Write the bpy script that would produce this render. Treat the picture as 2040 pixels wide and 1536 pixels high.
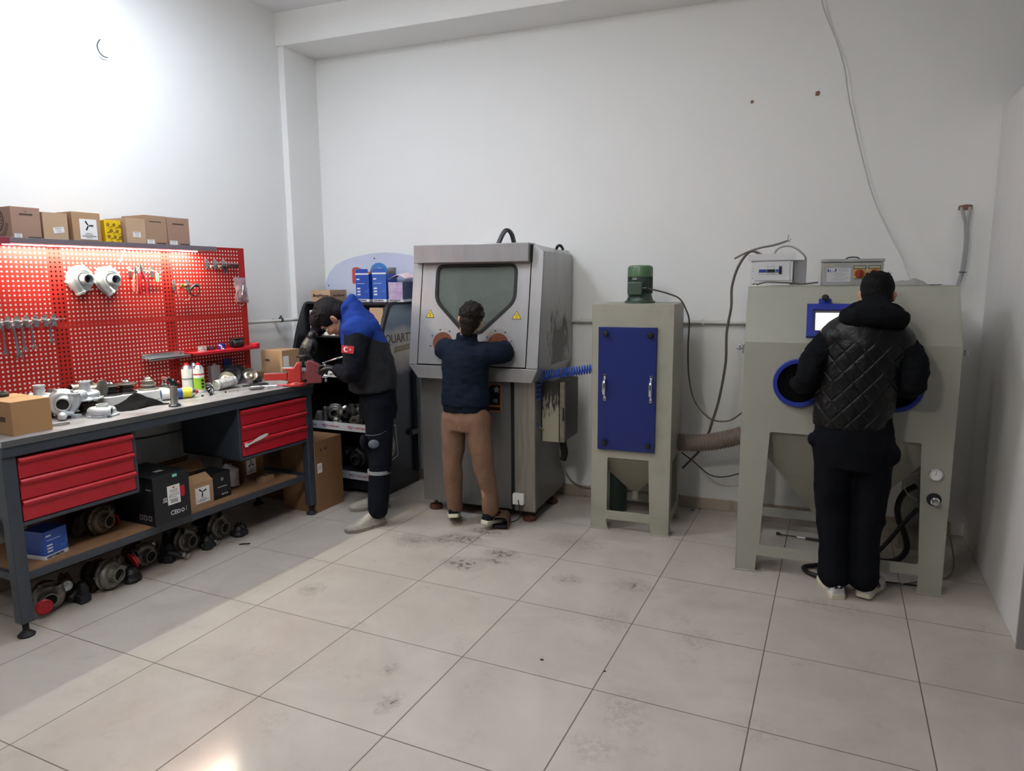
import bpy, bmesh, math, random
from math import sin, cos, pi, radians, atan2, sqrt, hypot
from mathutils import Matrix, Vector, noise
from mathutils.geometry import tessellate_polygon

for o in list(bpy.data.objects):
    bpy.data.objects.remove(o, do_unlink=True)
scene = bpy.context.scene
COL = scene.collection
random.seed(7)
RT = lambda ax, a: Matrix.Rotation(a, 4, ax)
TR = lambda x, y, z: Matrix.Translation((x, y, z))

# ------------------------------------------------------------------ camera
cam_data = bpy.data.cameras.new('camera')
cam_data.sensor_fit = 'HORIZONTAL'
cam_data.sensor_width = 36.0
cam_data.lens = 1385.5 / 2040 * 36.0
cam_data.clip_start = 0.05
cam = bpy.data.objects.new('camera', cam_data)
COL.objects.link(cam)
_r = Vector((0.90696001, 0.42114279, -0.00789232))
_d = Vector((0.05607903, -0.13929782, -0.98866135))
_f = Vector((-0.41746698, 0.89623371, -0.14995483))
cm = Matrix.Identity(4)
for i in range(3):
    cm[i][0] = _r[i]; cm[i][1] = -_d[i]; cm[i][2] = -_f[i]
cm[0][3], cm[1][3], cm[2][3] = 2.64288, -3.71711, 1.65890
cam.matrix_world = cm
scene.camera = cam

# ------------------------------------------------------------------ world, lights, exposure
scene.view_settings.view_transform = 'Standard'
scene.view_settings.look = 'None'
scene.view_settings.gamma = 1.0
scene.view_settings.use_curve_mapping = False
scene.view_settings.exposure = 0.0
w = bpy.data.worlds.new('world'); scene.world = w; w.use_nodes = True
w.node_tree.nodes['Background'].inputs['Color'].default_value = (0.86, 0.93, 1.0, 1)
w.node_tree.nodes['Background'].inputs['Strength'].default_value = 0.085

def area_light(name, loc, target, sx, sy, power, color):
    d = bpy.data.lights.new(name, 'AREA'); d.shape = 'RECTANGLE'
    d.size = sx; d.size_y = sy; d.energy = power; d.color = color
    o = bpy.data.objects.new(name, d); COL.objects.link(o)
    o.location = loc
    o.rotation_euler = (Vector(target) - Vector(loc)).to_track_quat('-Z', 'Y').to_euler()
    return o
# ceiling tube over the bench (runs along the left wall), and a fitting further back in the room
area_light('ceiling_tube_light', (-0.48, -1.10, 3.60), (-0.40, -1.02, 0), 0.06, 1.25, 40, (0.80, 0.88, 1.0))
area_light('room_lamp_light', (1.15, -4.4, 3.55), (1.7, 0.4, 1.5), 0.30, 0.30, 30, (1.0, 0.97, 0.91))
# the tube's upward light, and an added uplight for ceiling bounce
area_light('ceiling_tube_uplight', (-0.48, -1.10, 3.61), (-0.48, -1.10, 5), 0.06, 1.25, 16, (0.80, 0.88, 1.0))
area_light('added_bounce_uplight', (1.15, -1.9, 3.35), (1.15, -1.9, 5), 0.30, 1.2, 62, (1.0, 0.98, 0.95))  # added for bounce off the ceiling, no fitting hangs here
# LED strip under the shelf of the pegboard
LED_POWER = 24

# ------------------------------------------------------------------ frames of reference
BA = atan2(1.975, 0.06)
BO = Vector((-0.735, -1.915, 0))
BM = Matrix.Translation(BO) @ RT('Z', BA)            # bench: X along its front, Y towards the left wall
TW = atan2(0.065, 1.0)
WO = Vector((2, 1.31, 0)) - 2 / cos(TW) * Vector((cos(TW), sin(TW), 0))
WM = Matrix.Translation(WO) @ RT('Z', TW)            # back wall: X along it, -Y into the room
VA = 0.6575282
VM = Matrix.Translation((-0.2, 0.05, 0)) @ RT('Z', VA)   # worker at the vice
I4 = Matrix.Identity(4)

# ------------------------------------------------------------------ materials
def lin(c):
    if isinstance(c, str):
        c = [int(c[i:i + 2], 16) / 255 for i in (0, 2, 4)]
    return tuple(v / 12.92 if v <= 0.04045 else ((v + 0.055) / 1.055) ** 2.4 for v in c[:3])
MATS = {}
def mat(name, col, rough=0.5, metal=0.0, var=0.0, vs=6.0, col2=None, bump=0.0, bs=40.0, aniso=None, emit=None, es=1.0, alpha=1.0, spec=0.5, lo=0.4, hi=0.7, coat=0.0):
    """Principled material; var mixes col2 (or a darker col) in by noise; bump adds a noise bump."""
    if name in MATS: return MATS[name]
    m = bpy.data.materials.new(name); m.use_nodes = True
    nt = m.node_tree; N = nt.nodes; L = nt.links
    b = N['Principled BSDF']
    c = lin(col)
    b.inputs['Base Color'].default_value = (*c, 1)
    b.inputs['Roughness'].default_value = rough
    b.inputs['Metallic'].default_value = metal
    b.inputs['Specular IOR Level'].default_value = spec
    b.inputs['Coat Weight'].default_value = coat
    if alpha < 1: b.inputs['Alpha'].default_value = alpha
    if emit is not None:
        b.inputs['Emission Color'].default_value = (*lin(emit), 1); b.inputs['Emission Strength'].default_value = es
    if var > 0 or bump > 0:
        tc = N.new('ShaderNodeTexCoord'); mp = N.new('ShaderNodeMapping')
        L.new(tc.outputs['Object'], mp.inputs['Vector'])
        if aniso: mp.inputs['Scale'].default_value = aniso
    if var > 0:
        n = N.new('ShaderNodeTexNoise'); n.inputs['Scale'].default_value = vs; n.inputs['Detail'].default_value = 6
        n.inputs['Roughness'].default_value = 0.65
        L.new(mp.outputs['Vector'], n.inputs['Vector'])
        mr = N.new('ShaderNodeMapRange'); mr.inputs['From Min'].default_value = lo; mr.inputs['From Max'].default_value = hi
        mr.inputs['To Max'].default_value = var
        L.new(n.outputs['Fac'], mr.inputs['Value'])
        mx = N.new('ShaderNodeMix'); mx.data_type = 'RGBA'
        c2 = lin(col2) if col2 else tuple(v * 0.45 for v in c)
        mx.inputs['A'].default_value = (*c, 1); mx.inputs['B'].default_value = (*c2, 1)
        L.new(mr.outputs['Result'], mx.inputs['Factor'])
        L.new(mx.outputs['Result'], b.inputs['Base Color'])
    if bump > 0:
        n2 = N.new('ShaderNodeTexNoise'); n2.inputs['Scale'].default_value = bs; n2.inputs['Detail'].default_value = 5
        L.new(mp.outputs['Vector'], n2.inputs['Vector'])
        bp = N.new('ShaderNodeBump'); bp.inputs['Strength'].default_value = bump; bp.inputs['Distance'].default_value = 0.01
        L.new(n2.outputs['Fac'], bp.inputs['Height']); L.new(bp.outputs['Normal'], b.inputs['Normal'])
    MATS[name] = m
    return m

# ------------------------------------------------------------------ mesh builder
class M:
    def __init__(s, T=None): s.v = []; s.f = []; s.mi = []; s.T = T or I4; s.m = 0
    def add(s, vs, fs):
        k = len(s.v); s.v += [s.T @ Vector(p) for p in vs]
        for f in fs: s.f.append([k + i for i in f]); s.mi.append(s.m)
        return s
    def box(s, x0, y0, z0, x1, y1, z1):
        return s.add([(x0, y0, z0), (x1, y0, z0), (x1, y1, z0), (x0, y1, z0), (x0, y0, z1), (x1, y0, z1), (x1, y1, z1), (x0, y1, z1)],
                     [(0, 3, 2, 1), (4, 5, 6, 7), (0, 1, 5, 4), (1, 2, 6, 5), (2, 3, 7, 6), (3, 0, 4, 7)])
    def cb(s, c, d):
        return s.box(c[0] - d[0] / 2, c[1] - d[1] / 2, c[2] - d[2] / 2, c[0] + d[0] / 2, c[1] + d[1] / 2, c[2] + d[2] / 2)
    def loft(s, rings, caps=(True, True), closed=False):
        n = len(rings[0]); vs = [p for r in rings for p in r]; fs = []
        R = len(rings)
        for i in range(R if closed else R - 1):
            a = i * n; b = ((i + 1) % R) * n
            for j in range(n):
                fs.append((a + j, a + (j + 1) % n, b + (j + 1) % n, b + j))
        if not closed:
            if caps[0]: fs.append(tuple(range(n - 1, -1, -1)))
            if caps[1]: fs.append(tuple((R - 1) * n + j for j in range(n)))
        return s.add(vs, fs)
    def cyl(s, p0, p1, r0, r1=None, n=16):
        return s.tube([p0, p1], [r0, r0 if r1 is None else r1], n)
    def tube(s, pts, r, n=8, closed=False, flat=None, up=None, caps=(True, True)):
        """sweep; r number or per-point list; flat=(sx,sy) squashes the section; up fixes the frame"""
        P = [Vector(p) for p in pts]; K = len(P)
        rr = r if isinstance(r, (list, tuple)) else [r] * K
        rings = []; pn = None
        for i in range(K):
            if closed: t = P[(i + 1) % K] - P[i - 1]
            else: t = P[min(i + 1, K - 1)] - P[max(i - 1, 0)]
            if t.length < 1e-9: t = Vector((0, 0, 1))
            t.normalize()
            if up is not None: u = Vector(up)
            elif pn is not None: u = pn
            else: u = Vector((0, 0, 1)) if abs(t.z) < 0.9 else Vector((1, 0, 0))
            a = u - t * u.dot(t)
            if a.length < 1e-6: a = t.orthogonal()
            a.normalize(); b = t.cross(a); pn = a
            R = rr[i]; ra, rb = (R if isinstance(R, (list, tuple)) else (R, R))
            if flat: ra, rb = ra * flat[0], rb * flat[1]
            rings.append([P[i] + a * (ra * cos(2 * pi * j / n)) + b * (rb * sin(2 * pi * j / n)) for j in range(n)])
        return s.loft(rings, caps, closed)
    def lathe(s, prof, n=24, p=(0, 0, 0), ax='Z', T=None):
        """profile of (radius, height) turned about an axis through p"""
        Q = Matrix.Translation(p) @ (RT('Y', pi / 2) if ax == 'X' else RT('X', -pi / 2) if ax == 'Y' else RT('X', pi / 2) if ax == '-Y' else I4)
        if T: Q = T
        rings = [[Q @ Vector((max(r, 1e-4) * cos(2 * pi * j / n), max(r, 1e-4) * sin(2 * pi * j / n), h)) for j in range(n)] for r, h in prof]
        return s.loft(rings)
    def ring(s, ro, ri, h0, h1, n=28, p=(0, 0, 0), ax='Z', T=None):
        Q = Matrix.Translation(p) @ (RT('Y', pi / 2) if ax == 'X' else RT('X', -pi / 2) if ax == 'Y' else RT('X', pi / 2) if ax == '-Y' else I4)
        if T: Q = T
        rings = [[Q @ Vector((r * cos(2 * pi * j / n), r * sin(2 * pi * j / n), h)) for j in range(n)] for r, h in ((ro, h0), (ro, h1), (ri, h1), (ri, h0))]
        return s.loft(rings, closed=True)
    def prism(s, poly, h0, h1, T=None, holes=()):
        """polygon in the XY plane pulled from h0 to h1 (optionally with holes), placed by T"""
        Q = T or I4; loops = [list(poly)] + [list(h) for h in holes]
        tri = tessellate_polygon([[Vector((x, y, 0)) for x, y in l] for l in loops])
        flat = [p for l in loops for p in l]; n = len(flat)
        vs = [Q @ Vector((x, y, h0)) for x, y in flat] + [Q @ Vector((x, y, h1)) for x, y in flat]
        fs = []
        area = sum(loops[0][i - 1][0] * loops[0][i][1] - loops[0][i][0] * loops[0][i - 1][1] for i in range(len(loops[0])))
        for t in tri:
            a, b, c = [flat[i] for i in t]
            if (b[0] - a[0]) * (c[1] - a[1]) - (b[1] - a[1]) * (c[0] - a[0]) < 0: t = (t[0], t[2], t[1])
            fs.append((t[2], t[1], t[0])); fs.append(tuple(n + i for i in t))
        k = 0
        for li, l in enumerate(loops):
            ar = sum(l[i - 1][0] * l[i][1] - l[i][0] * l[i - 1][1] for i in range(len(l)))
            ccw = (ar > 0) == (li == 0)
            for i in range(len(l)):
                a = k + i; b = k + (i + 1) % len(l)
                fs.append((a, b, n + b, n + a) if ccw else (b, a, n + a, n + b))
            k += len(l)
        return s.add(vs, fs)
    def ball(s, c, r, nu=16, nv=10, R=None):
        rx, ry, rz = r if isinstance(r, (list, tuple)) else (r, r, r)
        Q = R or I4; c = Vector(c)
        rings = []
        for i in range(nv + 1):
            a = -pi / 2 + pi * i / nv; q = max(cos(a), 1e-3)
            rings.append([c + Q.to_3x3() @ Vector((rx * q * cos(2 * pi * j / nu), ry * q * sin(2 * pi * j / nu), rz * sin(a))) for j in range(nu)])
        return s.loft(rings)
    def mesh(s, name, mats, smooth=True, ang=35):
        me = bpy.data.meshes.new(name)
        me.from_pydata([tuple(v) for v in s.v], [], s.f); me.validate()
        for m in (mats if isinstance(mats, (list, tuple)) else [mats]): me.materials.append(m)
        if len(me.polygons) == len(s.mi): me.polygons.foreach_set('material_index', s.mi)
        if smooth:
            me.polygons.foreach_set('use_smooth', [True] * len(me.polygons))
            me.set_sharp_from_angle(angle=radians(ang))
        me.update()
        return me
    def build(s, name, mats, parent=None, bevel=0.0, smooth=True, ang=35, label=None, fix=False, seg=2):
        me = s.mesh(name, mats, smooth, ang)
        if fix:
            bm = bmesh.new(); bm.from_mesh(me); bmesh.ops.recalc_face_normals(bm, faces=bm.faces); bm.to_mesh(me); bm.free()
        return link(name, me, parent, bevel, label, seg)

def link(name, me, parent=None, bevel=0.0, label=None, seg=2):
    o = bpy.data.objects.new(name, me); COL.objects.link(o)
    if parent is not None: o.parent = parent
    if bevel > 0:
        b = o.modifiers.new('bevel', 'BEVEL'); b.width = bevel; b.segments = seg; b.limit_method = 'ANGLE'; b.angle_limit = radians(40)
    if label: o['label'] = label
    return o

def thing(name, label, cat, T=None, group=None):
    o = bpy.data.objects.new(name, None); COL.objects.link(o); o.empty_display_size = 0.05
    o.matrix_world = T or I4
    o['label'] = label; o['category'] = cat
    if group: o['group'] = group
    return o
def tag(o, label, cat, group=None):
    o['label'] = label; o['category'] = cat
    if group: o['group'] = group
    return o
def struct(o): o['kind'] = 'structure'; return o
def solo(m, name, mats, label, cat, T=None, group=None, **k):
    """a thing that is a single mesh"""
    o = m.build(name, mats, None, **k)
    if T is not None: o.matrix_world = T
    return tag(o, label, cat, group)

def catmull(pts, k=6):
    P = [Vector(p) for p in pts]; out = []
    for i in range(len(P) - 1):
        p0 = P[max(i - 1, 0)]; p1 = P[i]; p2 = P[i + 1]; p3 = P[min(i + 2, len(P) - 1)]
        for j in range(k):
            t = j / k
            out.append(0.5 * ((2 * p1) + (p2 - p0) * t + (2 * p0 - 5 * p1 + 4 * p2 - p3) * t * t + (3 * p1 - p0 - 3 * p2 + p3) * t ** 3))
    out.append(P[-1])
    return out

def rrect(x0, y0, x1, y1, r, k=4):
    pts = []
    for cx, cy, a0 in ((x1 - r, y0 + r, -pi / 2), (x1 - r, y1 - r, 0), (x0 + r, y1 - r, pi / 2), (x0 + r, y0 + r, pi)):
        for i in range(k + 1):
            a = a0 + pi / 2 * i / k; pts.append((cx + r * cos(a), cy + r * sin(a)))
    return pts
def circ(cx, cy, r, n=24, ry=None, a0=0.0, a1=2 * pi):
    full = abs(a1 - a0 - 2 * pi) < 1e-6
    return [(cx + r * cos(a0 + (a1 - a0) * i / (n if full else n - 1)), cy + (ry or r) * sin(a0 + (a1 - a0) * i / (n if full else n - 1))) for i in range(n)]
def round_poly(poly, r, k=4):
    out = []; n = len(poly)
    for i in range(n):
        p = Vector(poly[i]); a = Vector(poly[i - 1]) - p; b = Vector(poly[(i + 1) % n]) - p
        rr = r[i] if isinstance(r, (list, tuple)) else r
        d = min(rr, a.length * .45, b.length * .45)
        q0 = p + a.normalized() * d; q1 = p + b.normalized() * d
        for j in range(k + 1):
            t = j / k; out.append(tuple((1 - t) ** 2 * q0 + 2 * t * (1 - t) * p + t * t * q1))
    return out

_fd = [0]
def text_into(m, s, size, T, depth=0.0006, align='CENTER', bold=0.0, shear=0.0):
    """lettering as geometry, added to a mesh builder; text plane XY of T"""
    cu = bpy.data.curves.new('t', 'FONT'); cu.body = s; cu.size = size; cu.extrude = depth; cu.align_x = align; cu.align_y = 'CENTER'
    cu.offset = bold; cu.shear = shear; cu.resolution_u = 3
    ob = bpy.data.objects.new('t', cu); COL.objects.link(ob)
    bpy.context.view_layer.update()
    me = bpy.data.meshes.new_from_object(ob.evaluated_get(bpy.context.evaluated_depsgraph_get()))
    k = len(m.v); m.v += [m.T @ T @ v.co for v in me.vertices]
    for p in me.polygons: m.f.append([k + i for i in p.vertices]); m.mi.append(m.m)
    bpy.data.objects.remove(ob, do_unlink=True); bpy.data.curves.remove(cu); bpy.data.meshes.remove(me)
# planes for things seen from the front: XY drawing plane stood upright
FRONT = RT('X', pi / 2)                                   # drawing x -> x, drawing y -> z, front faces -y
SIDE_L = RT('Z', -pi / 2) @ RT('X', pi / 2)               # upright plane facing -x
SIDE_R = RT('Z', pi / 2) @ RT('X', pi / 2)                # upright plane facing +x

def organic(name, m, mats, parent=None, voxel=0.008, smooth=4, disp=None, matfn=None, factor=0.5):
    """fuse overlapping closed pieces into one continuous skin"""
    me = m.mesh(name + '_src', mats)
    ob = bpy.data.objects.new('src', me); COL.objects.link(ob)
    r = ob.modifiers.new('r', 'REMESH'); r.mode = 'VOXEL'; r.voxel_size = voxel; r.adaptivity = 0
    if smooth:
        q = ob.modifiers.new('s', 'SMOOTH'); q.factor = factor; q.iterations = smooth
    bpy.context.view_layer.update()
    out = bpy.data.meshes.new_from_object(ob.evaluated_get(bpy.context.evaluated_depsgraph_get()))
    bpy.data.objects.remove(ob, do_unlink=True); bpy.data.meshes.remove(me)
    out.name = name
    if disp:
        ns = [v.normal.copy() for v in out.vertices]
        for v, n in zip(out.vertices, ns): v.co = v.co + n * disp(v.co, n)
    out.materials.clear()
    for mm in (mats if isinstance(mats, (list, tuple)) else [mats]): out.materials.append(mm)
    out.polygons.foreach_set('use_smooth', [True] * len(out.polygons))
    if matfn:
        for p in out.polygons: p.material_index = matfn(p.center, p.normal)
    else:
        out.polygons.foreach_set('material_index', [0] * len(out.polygons))
    out.update()
    return link(name, out, parent)
# ------------------------------------------------------------------ common materials
m_wall = mat('wall_paint', 'eeeeec', 0.65, var=0.10, vs=1.3, col2='dddcd6', bump=0.06, bs=55)
m_part = mat('partition_paint', 'dcdad8', 0.55, var=0.35, vs=2.2, col2='c2bfbd', aniso=(1, 1, .35), bump=0.05, bs=30)
m_ceil = mat('ceiling_paint', 'ededee', 0.8)
m_skirt = mat('skirting_tile', 'b3a595', 0.25, var=0.3, vs=9, col2='9a8c7d')
m_dsteel = mat('dark_blue_grey_steel', '39404a', 0.42, var=0.2, vs=14)
m_red = mat('red_powder_coat', 'b51f2c', 0.38)
m_pegred = mat('pegboard_red', (.635, .145, .125), 0.5, spec=.2)
m_white = mat('white_plastic', 'e8e8e6', 0.4)
m_black = mat('black_plastic', '15161a', 0.45)
m_rubber = mat('black_rubber', '121214', 0.7)
m_chrome = mat('chrome', 'd8dade', 0.16, 1.0)
m_zinc = mat('zinc_plated', 'c4c8cc', 0.28, 1.0)
m_alu = mat('cast_aluminium', 'c2c6ca', 0.42, 0.75, var=0.35, vs=18, col2='83878b', bump=0.25, bs=130)
m_aluw = mat('bright_cast_aluminium', 'c3c8cc', 0.4, 0.5, var=0.35, vs=20, col2='8f969c', bump=0.2, bs=130)
m_iron = mat('cast_iron', '4c4845', 0.6, 0.55, var=0.6, vs=22, col2='2a2624', bump=0.35, bs=140)
m_rust = mat('rusty_iron', '50423a', 0.7, 0.4, var=0.7, vs=18, col2='2c211d', bump=0.4, bs=130)
m_dirtalu = mat('dirty_aluminium', '8b8882', 0.45, 0.7, var=0.65, vs=20, col2='4c4843', bump=0.3, bs=130)
m_blkpart = mat('sooty_black_part', '1d1d20', 0.5, 0.2, var=0.4, vs=20, col2='39393c', bump=0.25, bs=100)
m_card = mat('brown_cardboard', 'a98767', 0.8, var=0.15, vs=7, col2='94725a')
m_cardlt = mat('pale_cardboard', 'b4977b', 0.8, var=0.15, vs=7, col2='9f8268')
m_carddk = mat('dark_cardboard', '8a6544', 0.85, var=0.2, vs=6, col2='6f4e35')
m_ink = mat('dark_print', '463831', 0.8)
m_blkink = mat('black_print', '121216', 0.7)
m_label = mat('white_paper_label', 'ecebea', 0.7)
m_greyink = mat('grey_print', '8d8e90', 0.8)
m_wood = mat('chipboard', '8d6a4c', 0.65, var=0.45, vs=35, col2='6a4c35', aniso=(1, 4, 1))
m_boxblue = mat('blue_printed_card', '1f4aa8', 0.35, var=0.2, vs=4, col2='173a8c')
m_boxwhite = mat('white_printed_card', 'dcdee6', 0.45)

# ------------------------------------------------------------------ the room
def floor_material():
    m = bpy.data.materials.new('polished_floor_tiles'); m.use_nodes = True
    nt = m.node_tree; N = nt.nodes; L = nt.links; b = N['Principled BSDF']
    tc = N.new('ShaderNodeTexCoord'); sx = N.new('ShaderNodeSeparateXYZ'); L.new(tc.outputs['Object'], sx.inputs[0])
    def mth(op, a, bb=None, c=None):
        n = N.new('ShaderNodeMath'); n.operation = op
        for i, v in enumerate((a, bb, c)):
            if v is None: continue
            if isinstance(v, (int, float)): n.inputs[i].default_value = v
            else: L.new(v, n.inputs[i])
        return n.outputs[0]
    def dist(sock, p):
        q = mth('ADD', mth('DIVIDE', sock, p), 100.5)
        return mth('MULTIPLY', mth('ABSOLUTE', mth('SUBTRACT', mth('FRACT', q), 0.5)), p)
    d = mth('MINIMUM', dist(sx.outputs['X'], 0.608), dist(sx.outputs['Y'], 0.6))
    g = N.new('ShaderNodeMapRange'); L.new(d, g.inputs['Value'])
    g.inputs['From Min'].default_value = 0.0016; g.inputs['From Max'].default_value = 0.0030
    g.inputs['To Min'].default_value = 1; g.inputs['To Max'].default_value = 0
    # clouded marble tone
    n1 = N.new('ShaderNodeTexNoise'); n1.inputs['Scale'].default_value = 2.2; n1.inputs['Detail'].default_value = 7; n1.inputs['Roughness'].default_value = .6; n1.inputs['Distortion'].default_value = .8
    L.new(tc.outputs['Object'], n1.inputs['Vector'])
    r1 = N.new('ShaderNodeValToRGB'); L.new(n1.outputs['Fac'], r1.inputs['Fac'])
    r1.color_ramp.elements[0].position = .3; r1.color_ramp.elements[0].color = (*lin('aaa29a'), 1)
    r1.color_ramp.elements[1].position = .7; r1.color_ramp.elements[1].color = (*lin('b7b0a8'), 1)
    col = r1.outputs['Color']
    # dirt: foot prints and dust trodden out of the cabinets
    nn = N.new('ShaderNodeTexNoise'); nn.inputs['Scale'].default_value = 34; nn.inputs['Detail'].default_value = 8; nn.inputs['Roughness'].default_value = .75
    L.new(tc.outputs['Object'], nn.inputs['Vector'])
    nb = N.new('ShaderNodeTexNoise'); nb.inputs['Scale'].default_value = 5.5; nb.inputs['Detail'].default_value = 5
    L.new(tc.outputs['Object'], nb.inputs['Vector'])
    total = None
    for (x, y, rx, ry, k) in STAINS:
        dx = mth('DIVIDE', mth('SUBTRACT', sx.outputs['X'], x), rx); dy = mth('DIVIDE', mth('SUBTRACT', sx.outputs['Y'], y), ry)
        rr = mth('SQRT', mth('ADD', mth('MULTIPLY', dx, dx), mth('MULTIPLY', dy, dy)))
        q = mth('MULTIPLY', mth('MAXIMUM', mth('SUBTRACT', 1.0, rr), 0.0), k)
        total = q if total is None else mth('MAXIMUM', total, q)
    total = mth('ADD', total, mth('MULTIPLY', mth('MAXIMUM', mth('SUBTRACT', nb.outputs['Fac'], .56), 0.0), 0.55))
    th = mth('MULTIPLY', total, mth('MULTIPLY', mth('MAXIMUM', mth('SUBTRACT', nn.outputs['Fac'], 0.44), 0.0), 11.0))
    th = mth('MINIMUM', th, 0.85)
    mx = N.new('ShaderNodeMix'); mx.data_type = 'RGBA'; L.new(th, mx.inputs['Factor']); L.new(col, mx.inputs['A']); mx.inputs['B'].default_value = (*lin('4c4238'), 1)
    m2 = N.new('ShaderNodeMix'); m2.data_type = 'RGBA'; L.new(g.outputs[0], m2.inputs['Factor']); L.new(mx.outputs['Result'], m2.inputs['A']); m2.inputs['B'].default_value = (*lin('5f554b'), 1)
    L.new(m2.outputs['Result'], b.inputs['Base Color'])
    ro = mth('ADD', mth('MULTIPLY', n1.outputs['Fac'], 0.10), mth('ADD', mth('MULTIPLY', th, .5), mth('MULTIPLY', g.outputs[0], .5)))
    L.new(mth('ADD', ro, 0.10), b.inputs['Roughness'])
    b.inputs['Specular IOR Level'].default_value = 0.5
    bp = N.new('ShaderNodeBump'); bp.inputs['Strength'].default_value = .5; bp.inputs['Distance'].default_value = .002
    L.new(mth('SUBTRACT', 1.0, g.outputs[0]), bp.inputs['Height']); L.new(bp.outputs['Normal'], b.inputs['Normal'])
    return m
STAINS = [(0.52, 0.06, .22, .10, 1.0), (0.60, 0.24, .20, .10, 1.0), (0.87, -0.07, .13, .09, 1.0), (0.42, -.02, .12, .10, .8), (0.86, -.19, .12, .05, 1.0),
          (0.72, -.30, .16, .11, .9), (0.25, -.10, .18, .14, .55), (1.12, -1.62, .055, .10, .55), (0.98, -1.42, .045, .06, .45), (1.98, -1.27, .12, .2, .18),
          (1.75, -.62, .13, .14, .25), (2.15, -.62, .11, .12, .25), (0.13, -.93, .09, .10, .5), (1.36, -.25, .10, .08, .6), (1.72, -.17, .13, .10, .5),
          (3.05, .70, .45, .25, .5), (1.95, -1.55, .10, .12, .2), (2.45, -1.2, .14, .10, .15), (2.7, 0.0, .2, .1, .35), (1.2, .3, .25, .15, .4)]
fl = M().box(-1.9, -8.0, -0.06, 6.5, 1.75, 0.0).build('floor', floor_material(), smooth=False); struct(fl)
# back wall, turned a little against the tiles
bw = M().box(-3.6, 0, 0, 4.7, 0.15, 3.75).build('wall_back', m_wall, smooth=False); bw.matrix_world = WM; struct(bw)
struct(M().box(-1.55, -8.0, 0, -1.41, 1.0, 3.75).build('wall_left', m_wall, smooth=False))
struct(M().box(-1.70, 0.72, 0, -1.355, 1.14, 3.75).build('wall_pillar', m_wall, bevel=0.006))
struct(M().box(-1.9, -8.0, 3.70, 6.5, 1.75, 3.85).build('ceiling', m_ceil, smooth=False))
bb = M().box(-3.5, -0.385, 3.46, 4.7, 0.02, 3.74).build('wall_beam', m_wall, bevel=0.006); bb.matrix_world = WM; struct(bb)
prt = M().box(3.465, -0.115, 0, 3.565, 1.405, 2.645).build('wall_right', m_part, bevel=0.004); struct(prt)
struct(M().box(3.460, -0.121, 0, 3.49, -0.10, 2.646).build('trim_1', mat('grey_corner_trim', '8d8886', 0.5), bevel=0.002))
bsb = M()
for i in range(14):
    x0 = -2.9 + i * 0.45
    bsb.box(x0, -0.012, 0, x0 + 0.445, 0.002, 0.082)
bsb = bsb.build('baseboard_back', m_skirt, bevel=0.003); bsb.matrix_world = WM; struct(bsb)
struct(M().box(-1.412, -8.0, 0, -1.398, 0.72, 0.082).build('baseboard_left', m_skirt, bevel=0.003))

# ------------------------------------------------------------------ workbench with pegboard
def worktop_mat():
    return mat('grey_worktop', 'a2a3a9', 0.32, 0.25, var=0.75, vs=6, col2='6a6054', lo=.42, hi=.72, aniso=(1, 1.6, 1))
wb = thing('workbench', 'long steel workbench with red drawers, wooden lower shelf and red pegboard on the left wall', 'workbench', BM)
M().box(0, 0, 0.926, 2.0, 0.62, 0.955).build('worktop', worktop_mat(), wb, bevel=0.003)
M().box(-0.002, -0.004, 0.925, 2.002, 0.0, 0.956).build('front_edge', mat('brushed_edge_strip', '6c6e6f', 0.35, 0.6), wb, bevel=0.001)
f = M()
f.box(0.0, 0.002, 0.878, 2.0, 0.05, 0.9255).box(0.0, 0.56, 0.885, 2.0, 0.60, 0.915)
f.box(0.005, 0.05, 0.885, 0.045, 0.56, 0.915).box(1.95, 0.05, 0.885, 1.99, 0.56, 0.915)
f.box(0.02, 0.06, 0.255, 1.98, 0.085, 0.298).box(0.02, 0.52, 0.255, 1.98, 0.55, 0.298).box(0.025, 0.08, 0.262, 0.05, 0.53, 0.298).box(1.95, 0.08, 0.262, 1.975, 0.53, 0.298)
f.build('frame', m_dsteel, wb, bevel=0.003)
for (x, y) in ((0.03, 0.042), (1.965, 0.042), (0.03, 0.57), (1.965, 0.57)):
    l = M().box(x - 0.03, y - 0.028, 0.07, x + 0.03, y + 0.028, 0.915).build('leg', m_dsteel, wb, bevel=0.004)
    M().lathe([(0.004, 0), (0.036, 0.0), (0.038, 0.008), (0.022, 0.022), (0.014, 0.03), (0.014, 0.075), (0.004, 0.075)], 20, (x, y, 0)).build('levelling_foot', m_rubber, l)
M().box(0.05, 0.062, 0.298, 1.86, 0.54, 0.312).build('lower_shelf', m_wood, wb, bevel=0.001)
def drawer_unit(x0, x1, z0, z1, dents=False):
    u = M(); t = 0.018
    u.box(x0, 0.022, z0, x0 + t, 0.55, z1).box(x1 - t, 0.022, z0, x1, 0.55, z1).box(x0, 0.022, z0, x1, 0.55, z0 + t).box(x0, 0.53, z0, x1, 0.55, z1).box(x0, 0.022, z1 - 0.02, x1, 0.55, z1)
    u = u.build('drawer_cabinet', m_dsteel, wb, bevel=0.002)
    n = 3; a = z0 + 0.024; h = (z1 - 0.024 - a) / n
    for i in range(n):
        zb = a + i * h; zt = zb + h - 0.004
        poly = [(0.02, zb), (0.02, zt - 0.030), (0.013, zt - 0.026), (0.004, zt - 0.016), (0.004, zt - 0.008), (0.012, zt), (0.05, zt), (0.05, zb)]
        M().prism([(y, z) for y, z in poly], x0 + t + 0.003, x1 - t - 0.003, Matrix(((0, 0, 1, 0), (1, 0, 0, 0), (0, 1, 0, 0), (0, 0, 0, 1)))).build('drawer', m_red, u, bevel=0.0012, fix=True)
    return u
drawer_unit(0.045, 0.655, 0.535, 0.89)
du = drawer_unit(1.345, 1.955, 0.540, 0.89)
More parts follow.
